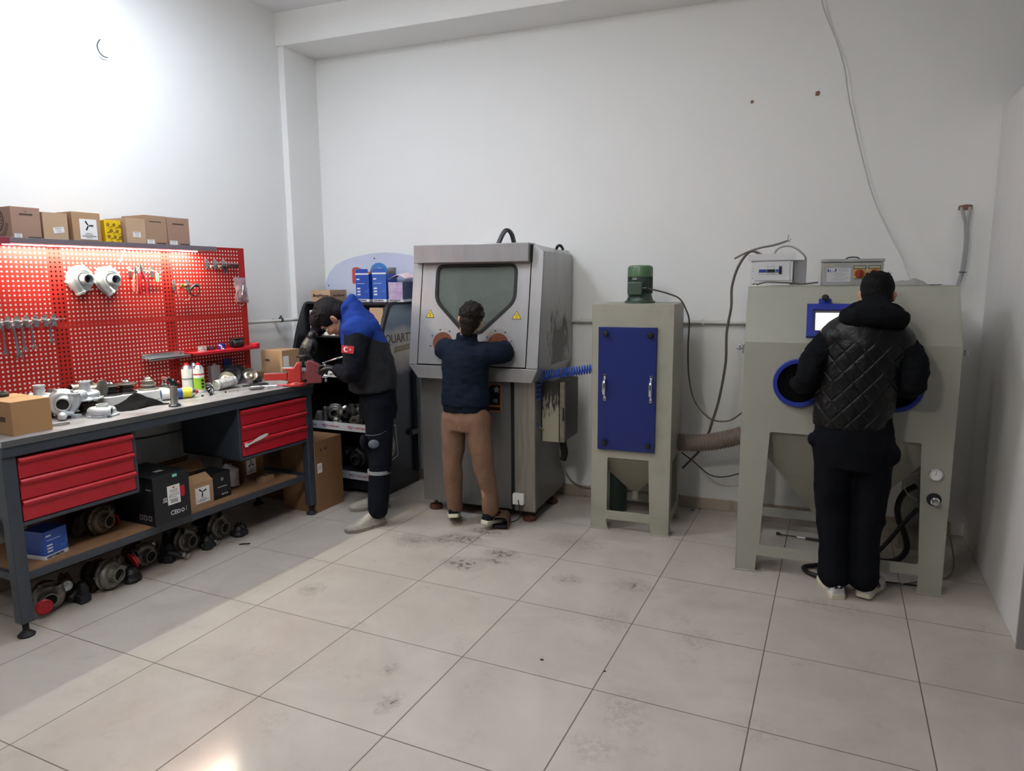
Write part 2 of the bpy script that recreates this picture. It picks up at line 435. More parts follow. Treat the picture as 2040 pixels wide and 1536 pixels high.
# paint splash on the lowest right-hand drawer
M().prism([(1.370, .628), (1.368, .648), (1.382, .655), (1.398, .646), (1.430, .650), (1.455, .662), (1.50, .675), (1.545, .681), (1.572, .676), (1.545, .660), (1.50, .650), (1.455, .645), (1.40, .634), (1.392, .624)], -0.0042, -0.0028, FRONT).build('paint_splash', m_white, du)

# pegboard: punched sheet, posts and white backing
PX0, PX1, PZ0, PZ1, PT = -0.02, 1.962, 0.975, 1.897, 0.0247
pb = M()
nx, nz = 77, 36
hx0 = 1.9125 - nx * PT; hz0 = 1.885 - nz * PT
Yp = 0.55; hs = 0.0050
for i in range(nx):
    for j in range(nz):
        x = hx0 + i * PT; z = hz0 + j * PT; cx = x + PT / 2; cz = z + PT / 2
        o = [(x, Yp, z), (x + PT, Yp, z), (x + PT, Yp, z + PT), (x, Yp, z + PT)]
        h = [(cx - hs, Yp, cz - hs), (cx + hs, Yp, cz - hs), (cx + hs, Yp, cz + hs), (cx - hs, Yp, cz + hs)]
        b = [(a[0], Yp + 0.0009, a[2]) for a in h]
        pb.add(o + h + b, [(k, (k + 1) % 4, 4 + (k + 1) % 4, 4 + k) for k in range(4)] + [(4 + k, 4 + (k + 1) % 4, 8 + (k + 1) % 4, 8 + k) for k in range(4)])
hx1 = hx0 + nx * PT; hz1 = hz0 + nz * PT
pb.box(PX0, Yp, PZ0, PX1, Yp + 0.0009, hz0).box(PX0, Yp, hz1, PX1, Yp + 0.0009, PZ1).box(PX0, Yp, hz0, hx0, Yp + 0.0009, hz1).box(hx1, Yp, hz0, PX1, Yp + 0.0009, hz1)
pb.box(PX1 - 0.002, Yp, PZ0, PX1, Yp + 0.03, PZ1).box(PX0, Yp, PZ1 - 0.002, PX1, Yp + 0.03, PZ1)
pb.build('pegboard', m_pegred, wb, smooth=False)
bk = M()
for (a, b) in ((0.024, 0.602), (0.676, 1.288), (1.362, PX1 - .004)):
    bk.box(a, Yp + 0.0011, PZ0, b, Yp + 0.006, 1.408).box(a, Yp + 0.0011, 1.450, b, Yp + 0.006, PZ1 - .004)
bk.build('backing_sheet', m_white, wb, smooth=False)
for x in (0.602, 1.288, -0.05):
    M().box(x, Yp + 0.0035, 0.955, x + 0.074, Yp + 0.009, PZ1 - .004).build('upright', m_rubber, wb)
M().box(0.0, Yp + 0.0012, 1.411, 1.95, Yp + 0.0030, 1.447).build('joining_strip', mat('faded_red_strip', 'b5605c', .5), wb, smooth=False)
s = M().box(-0.05, 0.385, 1.862, 1.585, 0.66, 1.868)
s.box(-0.05, 0.382, 1.862, 1.585, 0.386, 1.890).box(-0.05, 0.386, 1.868, 1.585, .66, 1.8705)
s.build('top_shelf', mat('mauve_grey_steel', '6d646c', 0.45), wb, bevel=0.001)
M().box(0.27, 0.3815, 1.856, 0.335, 0.3822, 1.889).build('price_card', mat('red_card_clear_cover', '8a3a48', 0.2), wb)
M().box(0.36, 0.492, 1.8575, 1.525, 0.504, 1.8615).build('led_strip', mat('led_diffuser', 'ffffff', 0.4, emit='fff8ea', es=14), wb)
led = bpy.data.lights.new('led_strip_light', 'AREA'); led.shape = 'RECTANGLE'; led.size = 1.16; led.size_y = 0.012; led.energy = LED_POWER; led.color = (1.0, 0.94, 0.74)
lo = bpy.data.objects.new('led_strip_light', led); COL.objects.link(lo); lo.matrix_world = BM @ TR(0.9425, 0.498, 1.8562)
# ------------------------------------------------------------------ machines along the back wall
def wall_thing(name, label, cat, x, d, group=None, rz=0.0):
    """an Empty on the floor at (x, d) of the back-wall frame; returns it and a maker of builders in wall coordinates"""
    Tm = WM @ TR(x, -d, 0) @ RT('Z', rz)
    e = thing(name, label, cat, Tm, group)
    inv = RT('Z', -rz) @ TR(-x, d, 0)
    return e, (lambda: M(inv)), inv

m_steel = mat('stainless_steel', 'aaa9aa', 0.36, 0.55, var=0.3, vs=4, col2='8a898a', aniso=(3, 3, 0.5), bump=0.05, bs=60)
m_steel2 = mat('stainless_steel_lower', '858483', 0.40, 0.65, var=0.35, vs=5, col2='6f6c6a', aniso=(4, 4, 0.35), bump=0.05, bs=60)
m_gap = mat('dark_gap', '0b0b0c', 0.8)
m_soot = mat('soot_stain', '1c1b1b', 0.6, var=0.7, vs=22, col2='474645', lo=.45, hi=.6)
m_orange = mat('orange_rubber', '6e3419', 0.65, var=0.3, vs=18)
m_yel = mat('warning_yellow', 'e3c21a', 0.5)
m_navy = mat('navy_sign', '141a2c', 0.4)
m_orgp = mat('orange_print', 'c46a2c', 0.5)
m_cabgrey = mat('grey_green_enamel', '9b9b8f', 0.42, var=0.3, vs=4, col2='8a897c', lo=.5, hi=.8)
m_cabgrey2 = mat('scuffed_grey_enamel', '9a988b', 0.45, var=0.45, vs=5, col2='7d7a6c', lo=.5, hi=.75)
m_blue = mat('deep_blue_enamel', '172667', 0.38)
m_bluering = mat('blue_ring_enamel', '1d2f8f', 0.42)
m_green = mat('motor_green', '4b6a4d', 0.38)
m_green2 = mat('dark_motor_green', '3d4f45', 0.45)
m_cable = mat('grey_cable', '6f6a66', 0.5)
m_cableb = mat('brown_grey_cable', '5a514b', 0.5)
m_cablek = mat('black_cable', '1b1a1a', 0.5)
m_cablew = mat('pale_grey_cable', 'b9b9b8', 0.5)

# ---- stainless blasting cabinet
sc, N_, inv = wall_thing('blasting_cabinet', 'tall stainless steel blasting cabinet with big dusty window, the boy is working at it', 'machine', 0.36, 0.40)
m = N_(); m.box(-0.065, -0.700, 0.08, 0.793, -0.06, 0.995)
m.build('lower_body', m_steel2, sc, bevel=0.004)
N_().box(-0.067, -0.715, 0.08, 0.618, -0.699, 0.992).build('front_panel', m_steel2, sc, bevel=0.003)
N_().box(0.645, -0.718, 0.075, 0.795, -0.690, 0.992).build('side_column', mat('streaked_steel', '9d978f', 0.42, 0.6, var=0.6, vs=9, col2='6f6a64', aniso=(6, 6, 0.4)), sc, bevel=0.003)
N_().box(0.618, -0.704, 0.08, 0.645, -0.698, 0.992).build('slot', m_gap, sc)
for (x, y) in ((0.0, -0.655), (0.735, -0.665), (0.76, -0.25), (0.0, -0.2)):
    q = N_(); q.lathe([(0.01, 0), (0.046, 0.0), (0.05, 0.012), (0.046, 0.03), (0.03, 0.036), (0.012, 0.04), (0.012, 0.09)], 22, (x, y, 0))
    q.build('foot', mat('brown_rubber_foot', '5a3022', 0.6, var=0.7, vs=25, col2='1a1513'), sc)
SL = 0.1739
fy = lambda z: -(0.80 - max(z - 1.08, 0) * SL)
out = [(-0.035, .988), (0.806, .988), (0.846, 1.08), (0.846, 1.845), (0.79, 1.888), (-0.072, 1.888), (-0.114, 1.825), (-0.104, 1.08)]
back = [(-0.035, .995), (0.806, .995), (0.846, 1.08), (0.846, 1.835), (0.815, 1.872), (-0.085, 1.872), (-0.114, 1.83), (-0.104, 1.08)]
Q = N_()
mid = [(x, -0.18, z if z < 1.86 else 1.874) for x, z in out]
Q.loft([[(x, fy(z) + 0.004, z) for x, z in out], mid, [(x, -0.02, z) for x, z in back]], caps=(False, True))
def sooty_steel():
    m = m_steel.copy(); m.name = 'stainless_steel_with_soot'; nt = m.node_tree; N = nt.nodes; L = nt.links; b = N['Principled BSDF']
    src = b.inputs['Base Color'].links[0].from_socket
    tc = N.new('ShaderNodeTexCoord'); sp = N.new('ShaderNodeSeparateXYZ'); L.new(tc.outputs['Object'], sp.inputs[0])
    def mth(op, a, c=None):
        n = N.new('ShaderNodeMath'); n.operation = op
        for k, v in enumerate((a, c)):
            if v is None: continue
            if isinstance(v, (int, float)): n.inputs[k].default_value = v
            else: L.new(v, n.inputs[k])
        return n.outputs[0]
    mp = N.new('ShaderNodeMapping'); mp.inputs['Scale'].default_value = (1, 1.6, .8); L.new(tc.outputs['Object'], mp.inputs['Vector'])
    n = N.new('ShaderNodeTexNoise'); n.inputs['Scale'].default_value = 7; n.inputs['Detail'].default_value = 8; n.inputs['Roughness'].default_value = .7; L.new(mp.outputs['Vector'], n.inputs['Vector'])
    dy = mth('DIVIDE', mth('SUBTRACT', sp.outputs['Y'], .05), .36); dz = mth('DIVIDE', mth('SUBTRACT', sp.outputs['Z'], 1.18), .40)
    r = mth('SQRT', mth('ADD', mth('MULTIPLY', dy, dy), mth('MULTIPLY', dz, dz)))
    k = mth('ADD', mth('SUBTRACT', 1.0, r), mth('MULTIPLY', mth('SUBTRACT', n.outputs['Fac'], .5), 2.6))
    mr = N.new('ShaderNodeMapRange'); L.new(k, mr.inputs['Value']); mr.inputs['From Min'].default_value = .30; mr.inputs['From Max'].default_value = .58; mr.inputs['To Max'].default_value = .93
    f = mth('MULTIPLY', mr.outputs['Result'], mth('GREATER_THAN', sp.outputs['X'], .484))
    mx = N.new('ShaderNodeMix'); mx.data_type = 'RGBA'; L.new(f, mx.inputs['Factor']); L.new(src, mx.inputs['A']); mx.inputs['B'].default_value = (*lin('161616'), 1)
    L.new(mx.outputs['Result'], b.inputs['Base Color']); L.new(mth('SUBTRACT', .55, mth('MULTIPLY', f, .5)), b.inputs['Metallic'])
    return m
Q.build('upper_body', sooty_steel(), sc, bevel=0.003)
FT = Matrix(((1, 0, 0, 0), (0, SL, -0.985, -0.80), (0, 0.985, SL, 1.08), (0, 0, 0, 1)))   # sloped front: X, up the slope, outward
S_ = lambda z: (z - 1.08) / 0.985
win = [(0.30, S_(1.30)), (0.43, S_(1.30)), (0.672, S_(1.515)), (0.672, S_(1.765)), (0.072, S_(1.765)), (0.072, S_(1.515))]
winr = round_poly(win, [.02, .02, .06, .06, .06, .06], 5)
ports = [(0.152, S_(1.232)), (0.563, S_(1.232))]
def inset(poly, d):
    c = Vector((sum(p[0] for p in poly) / len(poly), sum(p[1] for p in poly) / len(poly)))
    out_ = []; n = len(poly)
    for i in range(n):
        a = Vector(poly[i - 1]); b = Vector(poly[i]); e = Vector(poly[(i + 1) % n])
        n1 = Vector((-(b - a).y, (b - a).x)).normalized(); n2 = Vector((-(e - b).y, (e - b).x)).normalized()
        k = (n1 + n2); k = k / max(k.dot(n1), 1e-4)
        out_.append(tuple(b + k * d))
    return out_
N_().prism([(-0.105, S_(1.08)), (0.846, S_(1.08)), (0.846, S_(1.84)), (-0.113, S_(1.84))], -0.004, 0.0, FT, holes=[winr] + [circ(p[0], p[1], .078, 28) for p in ports]).build('front_plate', m_gap, sc, smooth=False)
N_().prism([(-0.034, S_(1.088)), (0.760, S_(1.088)), (0.760, S_(1.79)), (-0.034, S_(1.79))], 0.0, 0.014, FT, holes=[winr] + [circ(p[0], p[1], .076, 28) for p in ports]).build('door', m_steel, sc, bevel=0.0015)
N_().prism([(-0.104, S_(1.082)), (-0.042, S_(1.082)), (-0.042, S_(1.80)), (-0.072, S_(1.885)), (-0.113, S_(1.825))], 0.0, 0.013, FT).build('frame', m_steel, sc, bevel=0.0015)
N_().prism([(0.768, S_(1.082)), (0.846, S_(1.082)), (0.846, S_(1.843)), (0.79, S_(1.885)), (0.768, S_(1.885))], 0.0, 0.013, FT).build('frame', m_steel, sc, bevel=0.0015)
N_().prism([(-0.035, .99), (0.806, .99), (0.846, 1.08), (-0.104, 1.08)], 0.799, 0.815, FRONT).build('skirt', m_steel, sc, bevel=0.002)
N_().prism(inset(winr, -0.001), 0.004, 0.020, FT, holes=[inset(winr, 0.020)]).build('window_gasket', m_rubber, sc, bevel=0.003)
def dusty_glass():
    g = bpy.data.materials.new('dusty_green_glass'); g.use_nodes = True; nt = g.node_tree; N = nt.nodes; L = nt.links
    b = N['Principled BSDF']; b.inputs['Roughness'].default_value = .25; b.inputs['Specular IOR Level'].default_value = .3
    tc = N.new('ShaderNodeTexCoord')
    def nz(sc, a, z):
        n = N.new('ShaderNodeTexNoise'); n.inputs['Scale'].default_value = sc; n.inputs['Detail'].default_value = 7; n.inputs['Roughness'].default_value = .7; L.new(tc.outputs['Object'], n.inputs['Vector'])
        r = N.new('ShaderNodeMapRange'); L.new(n.outputs['Fac'], r.inputs['Value']); r.inputs['From Min'].default_value = a; r.inputs['From Max'].default_value = z; return r.outputs['Result']
    m1 = N.new('ShaderNodeMix'); m1.data_type = 'RGBA'; m1.inputs['A'].default_value = (*lin('5f6862'), 1); m1.inputs['B'].default_value = (*lin('727b74'), 1); L.new(nz(7, .35, .7), m1.inputs['Factor'])
    m2 = N.new('ShaderNodeMix'); m2.data_type = 'RGBA'; L.new(m1.outputs['Result'], m2.inputs['A']); m2.inputs['B'].default_value = (*lin('d3dad2'), 1); L.new(nz(95, .63, .72), m2.inputs['Factor'])
    L.new(m2.outputs['Result'], b.inputs['Base Color']); b.inputs['Alpha'].default_value = 0.60
    return g
N_().prism(inset(winr, 0.012), 0.0, 0.006, FT).build('window_glass', dusty_glass(), sc, smooth=False)
li = bpy.data.lights.new('cabinet_lamp_light', 'POINT'); li.energy = 5.0; li.color = (.9, 1, .9); li.shadow_soft_size = .03
lo = bpy.data.objects.new('cabinet_lamp_light', li); COL.objects.link(lo); lo.matrix_world = WM @ TR(0.60, -0.50, 1.66)
for p in ports:
    T = FT @ TR(p[0], p[1], 0.014)
    r = N_(); r.ring(.112, .0745, 0, .006, 36, T=T)
    r = r.build('port_ring', m_steel, sc, bevel=0.001)
    for k in range(8):
        a = k * pi / 4 + .25
        N_().cyl(T @ Vector((.094 * cos(a), .094 * sin(a), .004)), T @ Vector((.094 * cos(a), .094 * sin(a), .011)), .0045, n=8).build('bolt', m_gap, r)
    q = N_(); q.lathe([(.0755, 0.004), (.070, -.02), (.066, -.09), (.055, -.14), (.002, -.15)], 30, T=T)
    q.build('glove_cuff', m_orange, sc, fix=True)
h = N_().box(-0.080, -0.745, 1.778, 0.762, -0.60, 1.900)
h.build('header_box', m_steel, sc, bevel=0.004)
N_().box(0.763, -0.70, 1.775, 0.772, -0.60, 1.888).build('gap_strip', m_gap, sc)
for (x, z) in ((0.042, 1.428), (0.682, 1.425)):
    T = FT @ TR(x, S_(z), 0.0145)
    t = N_(); t.prism(round_poly([(-.034, -.026), (.034, -.026), (0, .032)], .006), 0, .001, T); t = t.build('warning_sign', m_blkink, sc)
    N_().prism(round_poly([(-.028, -.022), (.028, -.022), (0, .026)], .004), .001, .0016, T).build('sign_face', m_yel, t)
    g = N_()
    for k in range(3): g.tube([T @ Vector((-.006 + k * .006 + .002 * sin(j), -.010 + j * .004, .002)) for j in range(6)], .0011, 5)
    g.prism([(-.011, -.015), (.011, -.015), (.011, -.0125), (-.011, -.0125)], .0016, .002, T)
    g.build('symbol', m_blkink, t)
# maker's plate on the lower front (its left edge is hidden by the boy)
T = inv @ TR(0, 0, 0)
sgn = N_(); sgn.prism([(.385, .80), (.435, .767), (.551, .767), (.551, .957), (.475, .957), (.385, .845)], .7151, .7165, FRONT); sgn = sgn.build('makers_plate', m_navy, sc)
g = N_()
outl = [(.385, .80), (.435, .767), (.551, .767), (.551, .957), (.475, .957), (.385, .845)]
g.prism(outl, .7165, .7172, FRONT, holes=[inset(outl, .006)]); g.prism([(.40, .798), (.548, .798), (.548, .808), (.40, .808)], .7165, .7172, FRONT)
g.build('orange_outline', m_orgp, sgn)
g = N_()
for k in range(5):
    a = k * 2 * pi / 5 + .3
    g.prism([(.517 + .006 * cos(a - 1), .917 + .006 * sin(a - 1)), (.517 + .022 * cos(a - .25), .917 + .022 * sin(a - .25)), (.517 + .022 * cos(a + .2), .917 + .022 * sin(a + .2)), (.517 + .005 * cos(a + .9), .917 + .005 * sin(a + .9))], .7165, .7172, FRONT)
text_into(g, 'CE', .026, TR(.507, -.7167, .84) @ FRONT, bold=.0006)
g.build('lettering', mat('silver_print', 'a9abb0', .5), sgn)
# socket on the column
s = N_().box(.640, -.752, .128, .720, -.718, .205); s = s.build('socket_box', m_white, sc, bevel=0.004)
q = N_(); q.ring(.028, .022, .752, .757, 24, (.680, 0, .166), '-Y'); q.build('socket_face', m_label, s)
q = N_(); q.lathe([(.022, .744), (.020, .7535), (.004, .7535)], 20, (.680, 0, .166), '-Y'); q.build('plug', m_white, s)
# control box on the right-hand side
cb_ = N_().box(.860, -.552, .548, 0.955, -.225, .965)
cb_ = cb_.build('control_box', mat('sooty_black_paint', '1a1a19', .5, var=.2, vs=9, col2='3a3936'), sc, bevel=0.003)
def grimy():
    m = bpy.data.materials.new('grimy_cream_door'); m.use_nodes = True; nt = m.node_tree; N = nt.nodes; L = nt.links; b = N['Principled BSDF']
    tc = N.new('ShaderNodeTexCoord'); sp = N.new('ShaderNodeSeparateXYZ'); L.new(tc.outputs['Object'], sp.inputs[0])
    mp = N.new('ShaderNodeMapping'); mp.inputs['Scale'].default_value = (9, 9, 1.6); L.new(tc.outputs['Object'], mp.inputs['Vector'])
    n = N.new('ShaderNodeTexNoise'); n.inputs['Scale'].default_value = 9; n.inputs['Detail'].default_value = 7; L.new(mp.outputs['Vector'], n.inputs['Vector'])
    a = N.new('ShaderNodeMath'); a.operation = 'MULTIPLY_ADD'; L.new(n.outputs['Fac'], a.inputs[0]); a.inputs[1].default_value = .55; L.new(sp.outputs['Z'], a.inputs[2])
    r = N.new('ShaderNodeValToRGB'); L.new(a.outputs[0], r.inputs['Fac'])
    r.color_ramp.elements[0].position = 1.06; r.color_ramp.elements[0].color = (*lin('a29a88'), 1)
    r.color_ramp.elements[0].position = .98
    r.color_ramp.elements[1].position = 1.0; r.color_ramp.elements[1].color = (*lin('2c2824'), 1)
    mr = N.new('ShaderNodeMapRange'); L.new(a.outputs[0], mr.inputs['Value']); mr.inputs['From Min'].default_value = 1.02; mr.inputs['From Max'].default_value = 1.16
    L.new(mr.outputs['Result'], r.inputs['Fac'])
    r.color_ramp.elements[0].position = .1; r.color_ramp.elements[1].position = .8
    L.new(r.outputs['Color'], b.inputs['Base Color']); b.inputs['Roughness'].default_value = .5
    return m
d = N_().box(.798, -.575, .548, .918, -.545, .968).build('box_door', grimy(), cb_, bevel=0.002)
N_().box(.924, -.572, .548, .957, -.545, .968).build('box_edge', mat('grimy_edge', '7e786b', .5, var=.7, vs=14, col2='2c2824'), cb_, bevel=0.002)
N_().box(.944, -.5735, .70, .955, -.571, .79).build('lock_gap', m_gap, cb_)
N_().tube(catmull([(.905, -.42, .55), (.905, -.42, .50), (.915, -.42, .44), (.90, -.42, .38)]), [.024] * 18 + [.012], 10).build('cable_gland', m_rubber, cb_)
# cable drag chain arching over the top
ch = N_()
arc = catmull([(.375, -.34, 1.885), (.395, -.32, 1.95), (.418, -.30, 2.002), (.442, -.29, 2.015), (.465, -.28, 1.99), (.478, -.27, 1.94), (.485, -.26, 1.88)], 4)
for i in range(0, len(arc) - 1, 1):
    a, b = arc[i], arc[i + 1]; t = (b - a).normalized(); nn = t.cross(Vector((0, 1, 0))).normalized(); c = (a + b) / 2
    R = Matrix((t, Vector((0, 1, 0)), nn)).transposed().to_4x4(); R.translation = c
    for s_ in (-1, 1):
        ch.add([R @ Vector((x, s_ * .016 + y, z)) for z in (-.010, .010) for y in (-.002, .002) for x in (-.013, .013)], [(0, 1, 3, 2), (4, 6, 7, 5), (0, 4, 5, 1), (2, 3, 7, 6), (0, 2, 6, 4), (1, 5, 7, 3)])
    for s_ in (-1, 1):
        ch.add([R @ Vector((x, y, s_ * .010 + z)) for z in (-.0015, .0015) for y in (-.018, .018) for x in (-.005, .005)], [(0, 1, 3, 2), (4, 6, 7, 5), (0, 4, 5, 1), (2, 3, 7, 6), (0, 2, 6, 4), (1, 5, 7, 3)])
ch.build('cable_chain', m_black, sc)
N_().tube(catmull([(.785, -.22, 1.872), (.80, -.23, 1.895), (.82, -.22, 1.897), (.835, -.21, 1.868)]), .010, 8).build('cable_loop', m_cablek, sc)

# ---- foot pedal under the boy's right foot
fp, N2, inv2 = wall_thing('foot_pedal', 'rusty brown foot pedal shroud on the floor under the boy\'s right shoe', 'pedal', .60, .86, rz=.25)
q = M()
pr_ = [(-.055, 0), (.055, 0), (.055, .06), (.035, .088), (-.035, .088), (-.055, .06)]
inn = [(-.050, .004), (.050, .004), (.050, .058), (.032, .083), (-.032, .083), (-.050, .058)]
q.prism(pr_, -.09, .06, FRONT, holes=[inn]); q.build('shroud', mat('rusty_brown_paint', '59412f', .6, var=.5, vs=16, col2='38281f'), fp, bevel=.002)
M().box(-.042, -.06, .012, .042, .075, .022).build('treadle', m_rubber, fp, bevel=.003)
tag(M().tube(catmull([(.60, -.80, .02), (.66, -.79, .02), (.70, -.76, .05), (.69, -.755, .13), (.685, -.757, .165)]), .004, 6).build('pedal_cable', m_cablek), 'thin black cable from the foot pedal up to the white socket', 'cable').matrix_world = WM

# ---- coiled blue air hose
def helix(path, R, r, turns, n=14):
    P = catmull(path, 10); Ls = [0]
    for a, b in zip(P, P[1:]): Ls.append(Ls[-1] + (b - a).length)
    tot = Ls[-1]; K = int(turns * n); out = []; pn = None
    for k in range(K + 1):
        s = tot * k / K; i = 0
        while i < len(Ls) - 2 and Ls[i + 1] < s: i += 1
        t = (s - Ls[i]) / max(Ls[i + 1] - Ls[i], 1e-6); c = P[i].lerp(P[i + 1], t); d = (P[i + 1] - P[i]).normalized()
        u = pn if pn is not None else Vector((0, 1, 0)); u = (u - d * u.dot(d)).normalized(); pn = u; v = d.cross(u)
        a = 2 * pi * k / n; out.append(c + u * R * cos(a) + v * R * sin(a))
    return out
q = M()
q.tube(helix([(.79, -.66, .84), (.79, -.665, .92), (.80, -.66, .985), (.835, -.64, 1.015)], .024, .004, 6), .0048, 6)
q.tube(helix([(.825, -.63, 1.02), (.91, -.62, 1.035), (1.03, -.60, 1.05), (1.185, -.56, 1.075)], .028, .004, 21), .0048, 6)
q.m = 1; q.tube([(.79, -.66, .845), (.79, -.66, .80), (.785, -.66, .72)], .005, 6); q.tube([(.785, -.66, .76), (.787, -.66, .70), (.815, -.655, .655)], .008, 6); q.m = 2
q.tube([(.80, -.66, .668), (.822, -.655, .655), (.838, -.65, .643)], .006, 6)
ah = solo(q, 'coiled_air_hose', [mat('blue_hose', '1f49b0', .35), mat('blue_grey_hose', '30487c', .4), mat('brass_fitting', '9c8a5e', .35, .8)], 'blue coiled air hose running from the steel cabinet to the grey dust collector', 'hose', WM)
solo(M().tube(catmull([(.875, -.43, .51), (.885, -.43, .42), (.905, -.40, .31), (.955, -.34, .20), (1.03, -.22, .13), (1.16, -.12, .12)]), .008, 8), 'power_cable', m_cable, 'grey power cable hanging from the sooty control box to the floor', 'cable', WM)

# ---- dust collector with blue door and green motor
dc, N_, inv = wall_thing('dust_collector', 'narrow grey dust collector with blue door and green motor, second machine from the left', 'machine', 1.43, .44)
m = N_()
def leg_front(x0, x1, zt, holes, foot=0):
    return [(x0, 0), (x0, zt), (x1, zt), (x1, 0)]
prof = [(1.172, 0), (1.292, 0), (1.278, .072), (1.568, .072), (1.58, 0), (1.692, 0), (1.692, 1.5), (1.172, 1.5)]
XY2 = lambda d: FRONT
hole = [(1.282, .134), (1.565, .134), (1.552, .495), (1.284, .495)]
m.prism(prof, .660, .665, FRONT, holes=[hole]); m.prism(prof, .222, .227, FRONT, holes=[hole])
SD = Matrix(((0, 0, 1, 0), (1, 0, 0, 0), (0, 1, 0, 0), (0, 0, 0, 1)))
sp_ = [(-.665, 0), (-.575, 0), (-.585, .072), (-.30, .072), (-.31, 0), (-.222, 0), (-.222, 1.5), (-.665, 1.5)]
sh = [(-.585, .134), (-.30, .134), (-.31, .48), (-.575, .48)]
for x in (1.172, 1.687): m.prism(sp_, x, x + .005, SD, holes=[sh])
m.box(1.172, -.665, 1.497, 1.692, -.222, 1.502)
m.build('body', m_cabgrey2, dc, bevel=.002, fix=True)
for (x, d) in ((1.23, .645), (1.637, .645), (1.23, .25), (1.637, .25)):
    N_().box(x - .066, -d - .028, 0, x + .066, -d + .028, .006).build('foot_plate', m_cabgrey2, dc)
hp = N_()
hp.loft([[(1.18, -.655, .50), (1.685, -.655, .50), (1.685, -.23, .50), (1.18, -.23, .50)], [(1.40, -.47, .225), (1.46, -.47, .225), (1.46, -.41, .225), (1.40, -.41, .225)]])
hp.build('hopper', mat('khaki_enamel', '8f8a79', .5, var=.2, vs=5), dc)
N_().cyl((1.43, -.44, .235), (1.43, -.44, .165), .026, n=18).build('outlet_pipe', m_cabgrey, dc)
N_().lathe([(.002, 0), (.062, 0), (.062, .30), (.058, .31), (.002, .31)], 24, (1.265, -.235, .0)).build('dust_bin', m_green2, dc)
dr = N_().box(1.218, -.683, .553, 1.592, -.665, 1.357).build('door', m_blue, dc, bevel=.002)
for (x, z) in ((1.268, 1.317), (1.553, 1.312), (1.268, .605), (1.549, .602)):
    N_().lathe([(.004, 0), (.008, .0), (.008, .012), (.018, .014), (.020, .022), (.016, .032), (.004, .034)], 12, (x, -.683, z), '-Y').build('knob', m_black, dr)
for x in (1.264, 1.562):
    q = N_(); z0, z1 = .895, 1.038
    q.tube([(x, -.685, z0), (x, -.690, z0 + .018), (x, -.712, z0 + .030), (x, -.717, z0 + .045), (x, -.717, z1 - .045), (x, -.712, z1 - .030), (x, -.690, z1 - .018), (x, -.685, z1)],
           [.006, .006, .007, .008, .008, .007, .006, .006], 8, flat=(1.4, .8), up=(1, 0, 0))
    q.box(x - .009, -.687, z0 - .016, x + .009, -.683, z0 + .006).box(x - .009, -.687, z1 - .006, x + .009, -.683, z1 + .016)
    hd = q.build('handle', m_chrome, dr)
    for z in (z0 - .006, z1 + .006): N_().cyl((x, -.687, z), (x, -.690, z), .0045, n=8).build('screw', m_gap, hd)
mo = N_()
mo.lathe([(.004, 0), (.100, 0), (.100, .012), (.088, .016), (.078, .045), (.075, .06), (.075, .175), (.004, .175)], 32, (1.43, -.42, 1.502))
for k in range(30):
    a = 2 * pi * k / 30
    mo.add([(1.43 + r * cos(a + s), -.42 + r * sin(a + s), z) for z in (1.565, 1.675) for r in (.073, .082) for s in (-.02, .02)], [(0, 1, 3, 2), (4, 6, 7, 5), (0, 4, 5, 1), (2, 3, 7, 6), (0, 2, 6, 4), (1, 5, 7, 3)])
mo = mo.build('motor', m_green2, dc, bevel=.0008)
for k in range(4):
    a = pi / 4 + k * pi / 2
    N_().prism([(0, 0), (.03, 0), (0, .05)], -.006, .006, TR(1.43 + .072 * cos(a), -.42 + .072 * sin(a), 1.512) @ RT('Z', a) @ RT('X', pi / 2)).build('foot_rib', m_green2, mo)
N_().lathe([(.004, 0), (.0825, 0), (.0825, .055), (.076, .069), (.060, .075), (.004, .076)], 32, (1.43, -.42, 1.673)).build('fan_cowl', m_green, mo)
tb = N_().box(1.368, -.525, 1.555, 1.463, -.485, 1.642).build('terminal_box', m_green2, mo, bevel=.008)
N_().cyl((1.455, -.505, 1.598), (1.492, -.505, 1.598), .015, n=12).build('cable_gland', m_black, tb)
N_().box(1.395, -.5045, 1.652, 1.425, -.5025, 1.668).build('rating_plate', m_zinc, mo)

# ---- big grey blasting cabinet
gc, N_, inv = wall_thing('blasting_cabinet', 'wide grey-green blasting cabinet with blue arm ports, a man in black works at it', 'machine', 2.645, .68)
x0, x1 = 2.130, 3.162; D0 = 1.04
prof = [(x0, 0), (x0 + .108, 0), (x0 + .112, .098), (3.050, .098), (3.050, 0), (x1, 0), (x1, 1.314), (x0, 1.314)]
op = [(2.254, .160), (3.046, .158), (3.016, .812), (2.283, .818)]
opr = round_poly(op, .012, 3)
PC = [(2.416, 1.098), (2.878, 1.098)]
N_().prism(prof, D0 - .005, D0, FRONT, holes=[opr] + [circ(a, b, .108, 36) for a, b in PC]).build('front_panel', m_cabgrey, gc, bevel=.0015)
q = N_()
sideP = [(-D0, 0), (-.93, 0), (-.92, .098), (-.42, .098), (-.41, 0), (-.32, 0), (-.32, 1.61), (-.85, 1.61), (-D0, 1.314)]
sideH = [(-.92, .16), (-.42, .16), (-.43, .80), (-.91, .80)]
for x in (x0, x1 - .005): q.prism(sideP, x, x + .005, SD, holes=[sideH])
q.box(x0, -.325, .098, x1, -.32, .158).box(x0, -.325, .80, x1, -.32, 1.61).box(x0, -.325, 0, x0 + .11, -.32, .80).box(x1 - .11, -.325, 0, x1, -.32, .80)
q.box(x0, -.852, 1.605, x1, -.32, 1.612)
q.build('body', m_cabgrey, gc, bevel=.0015, fix=True)
sl = atan2(.19, .296)
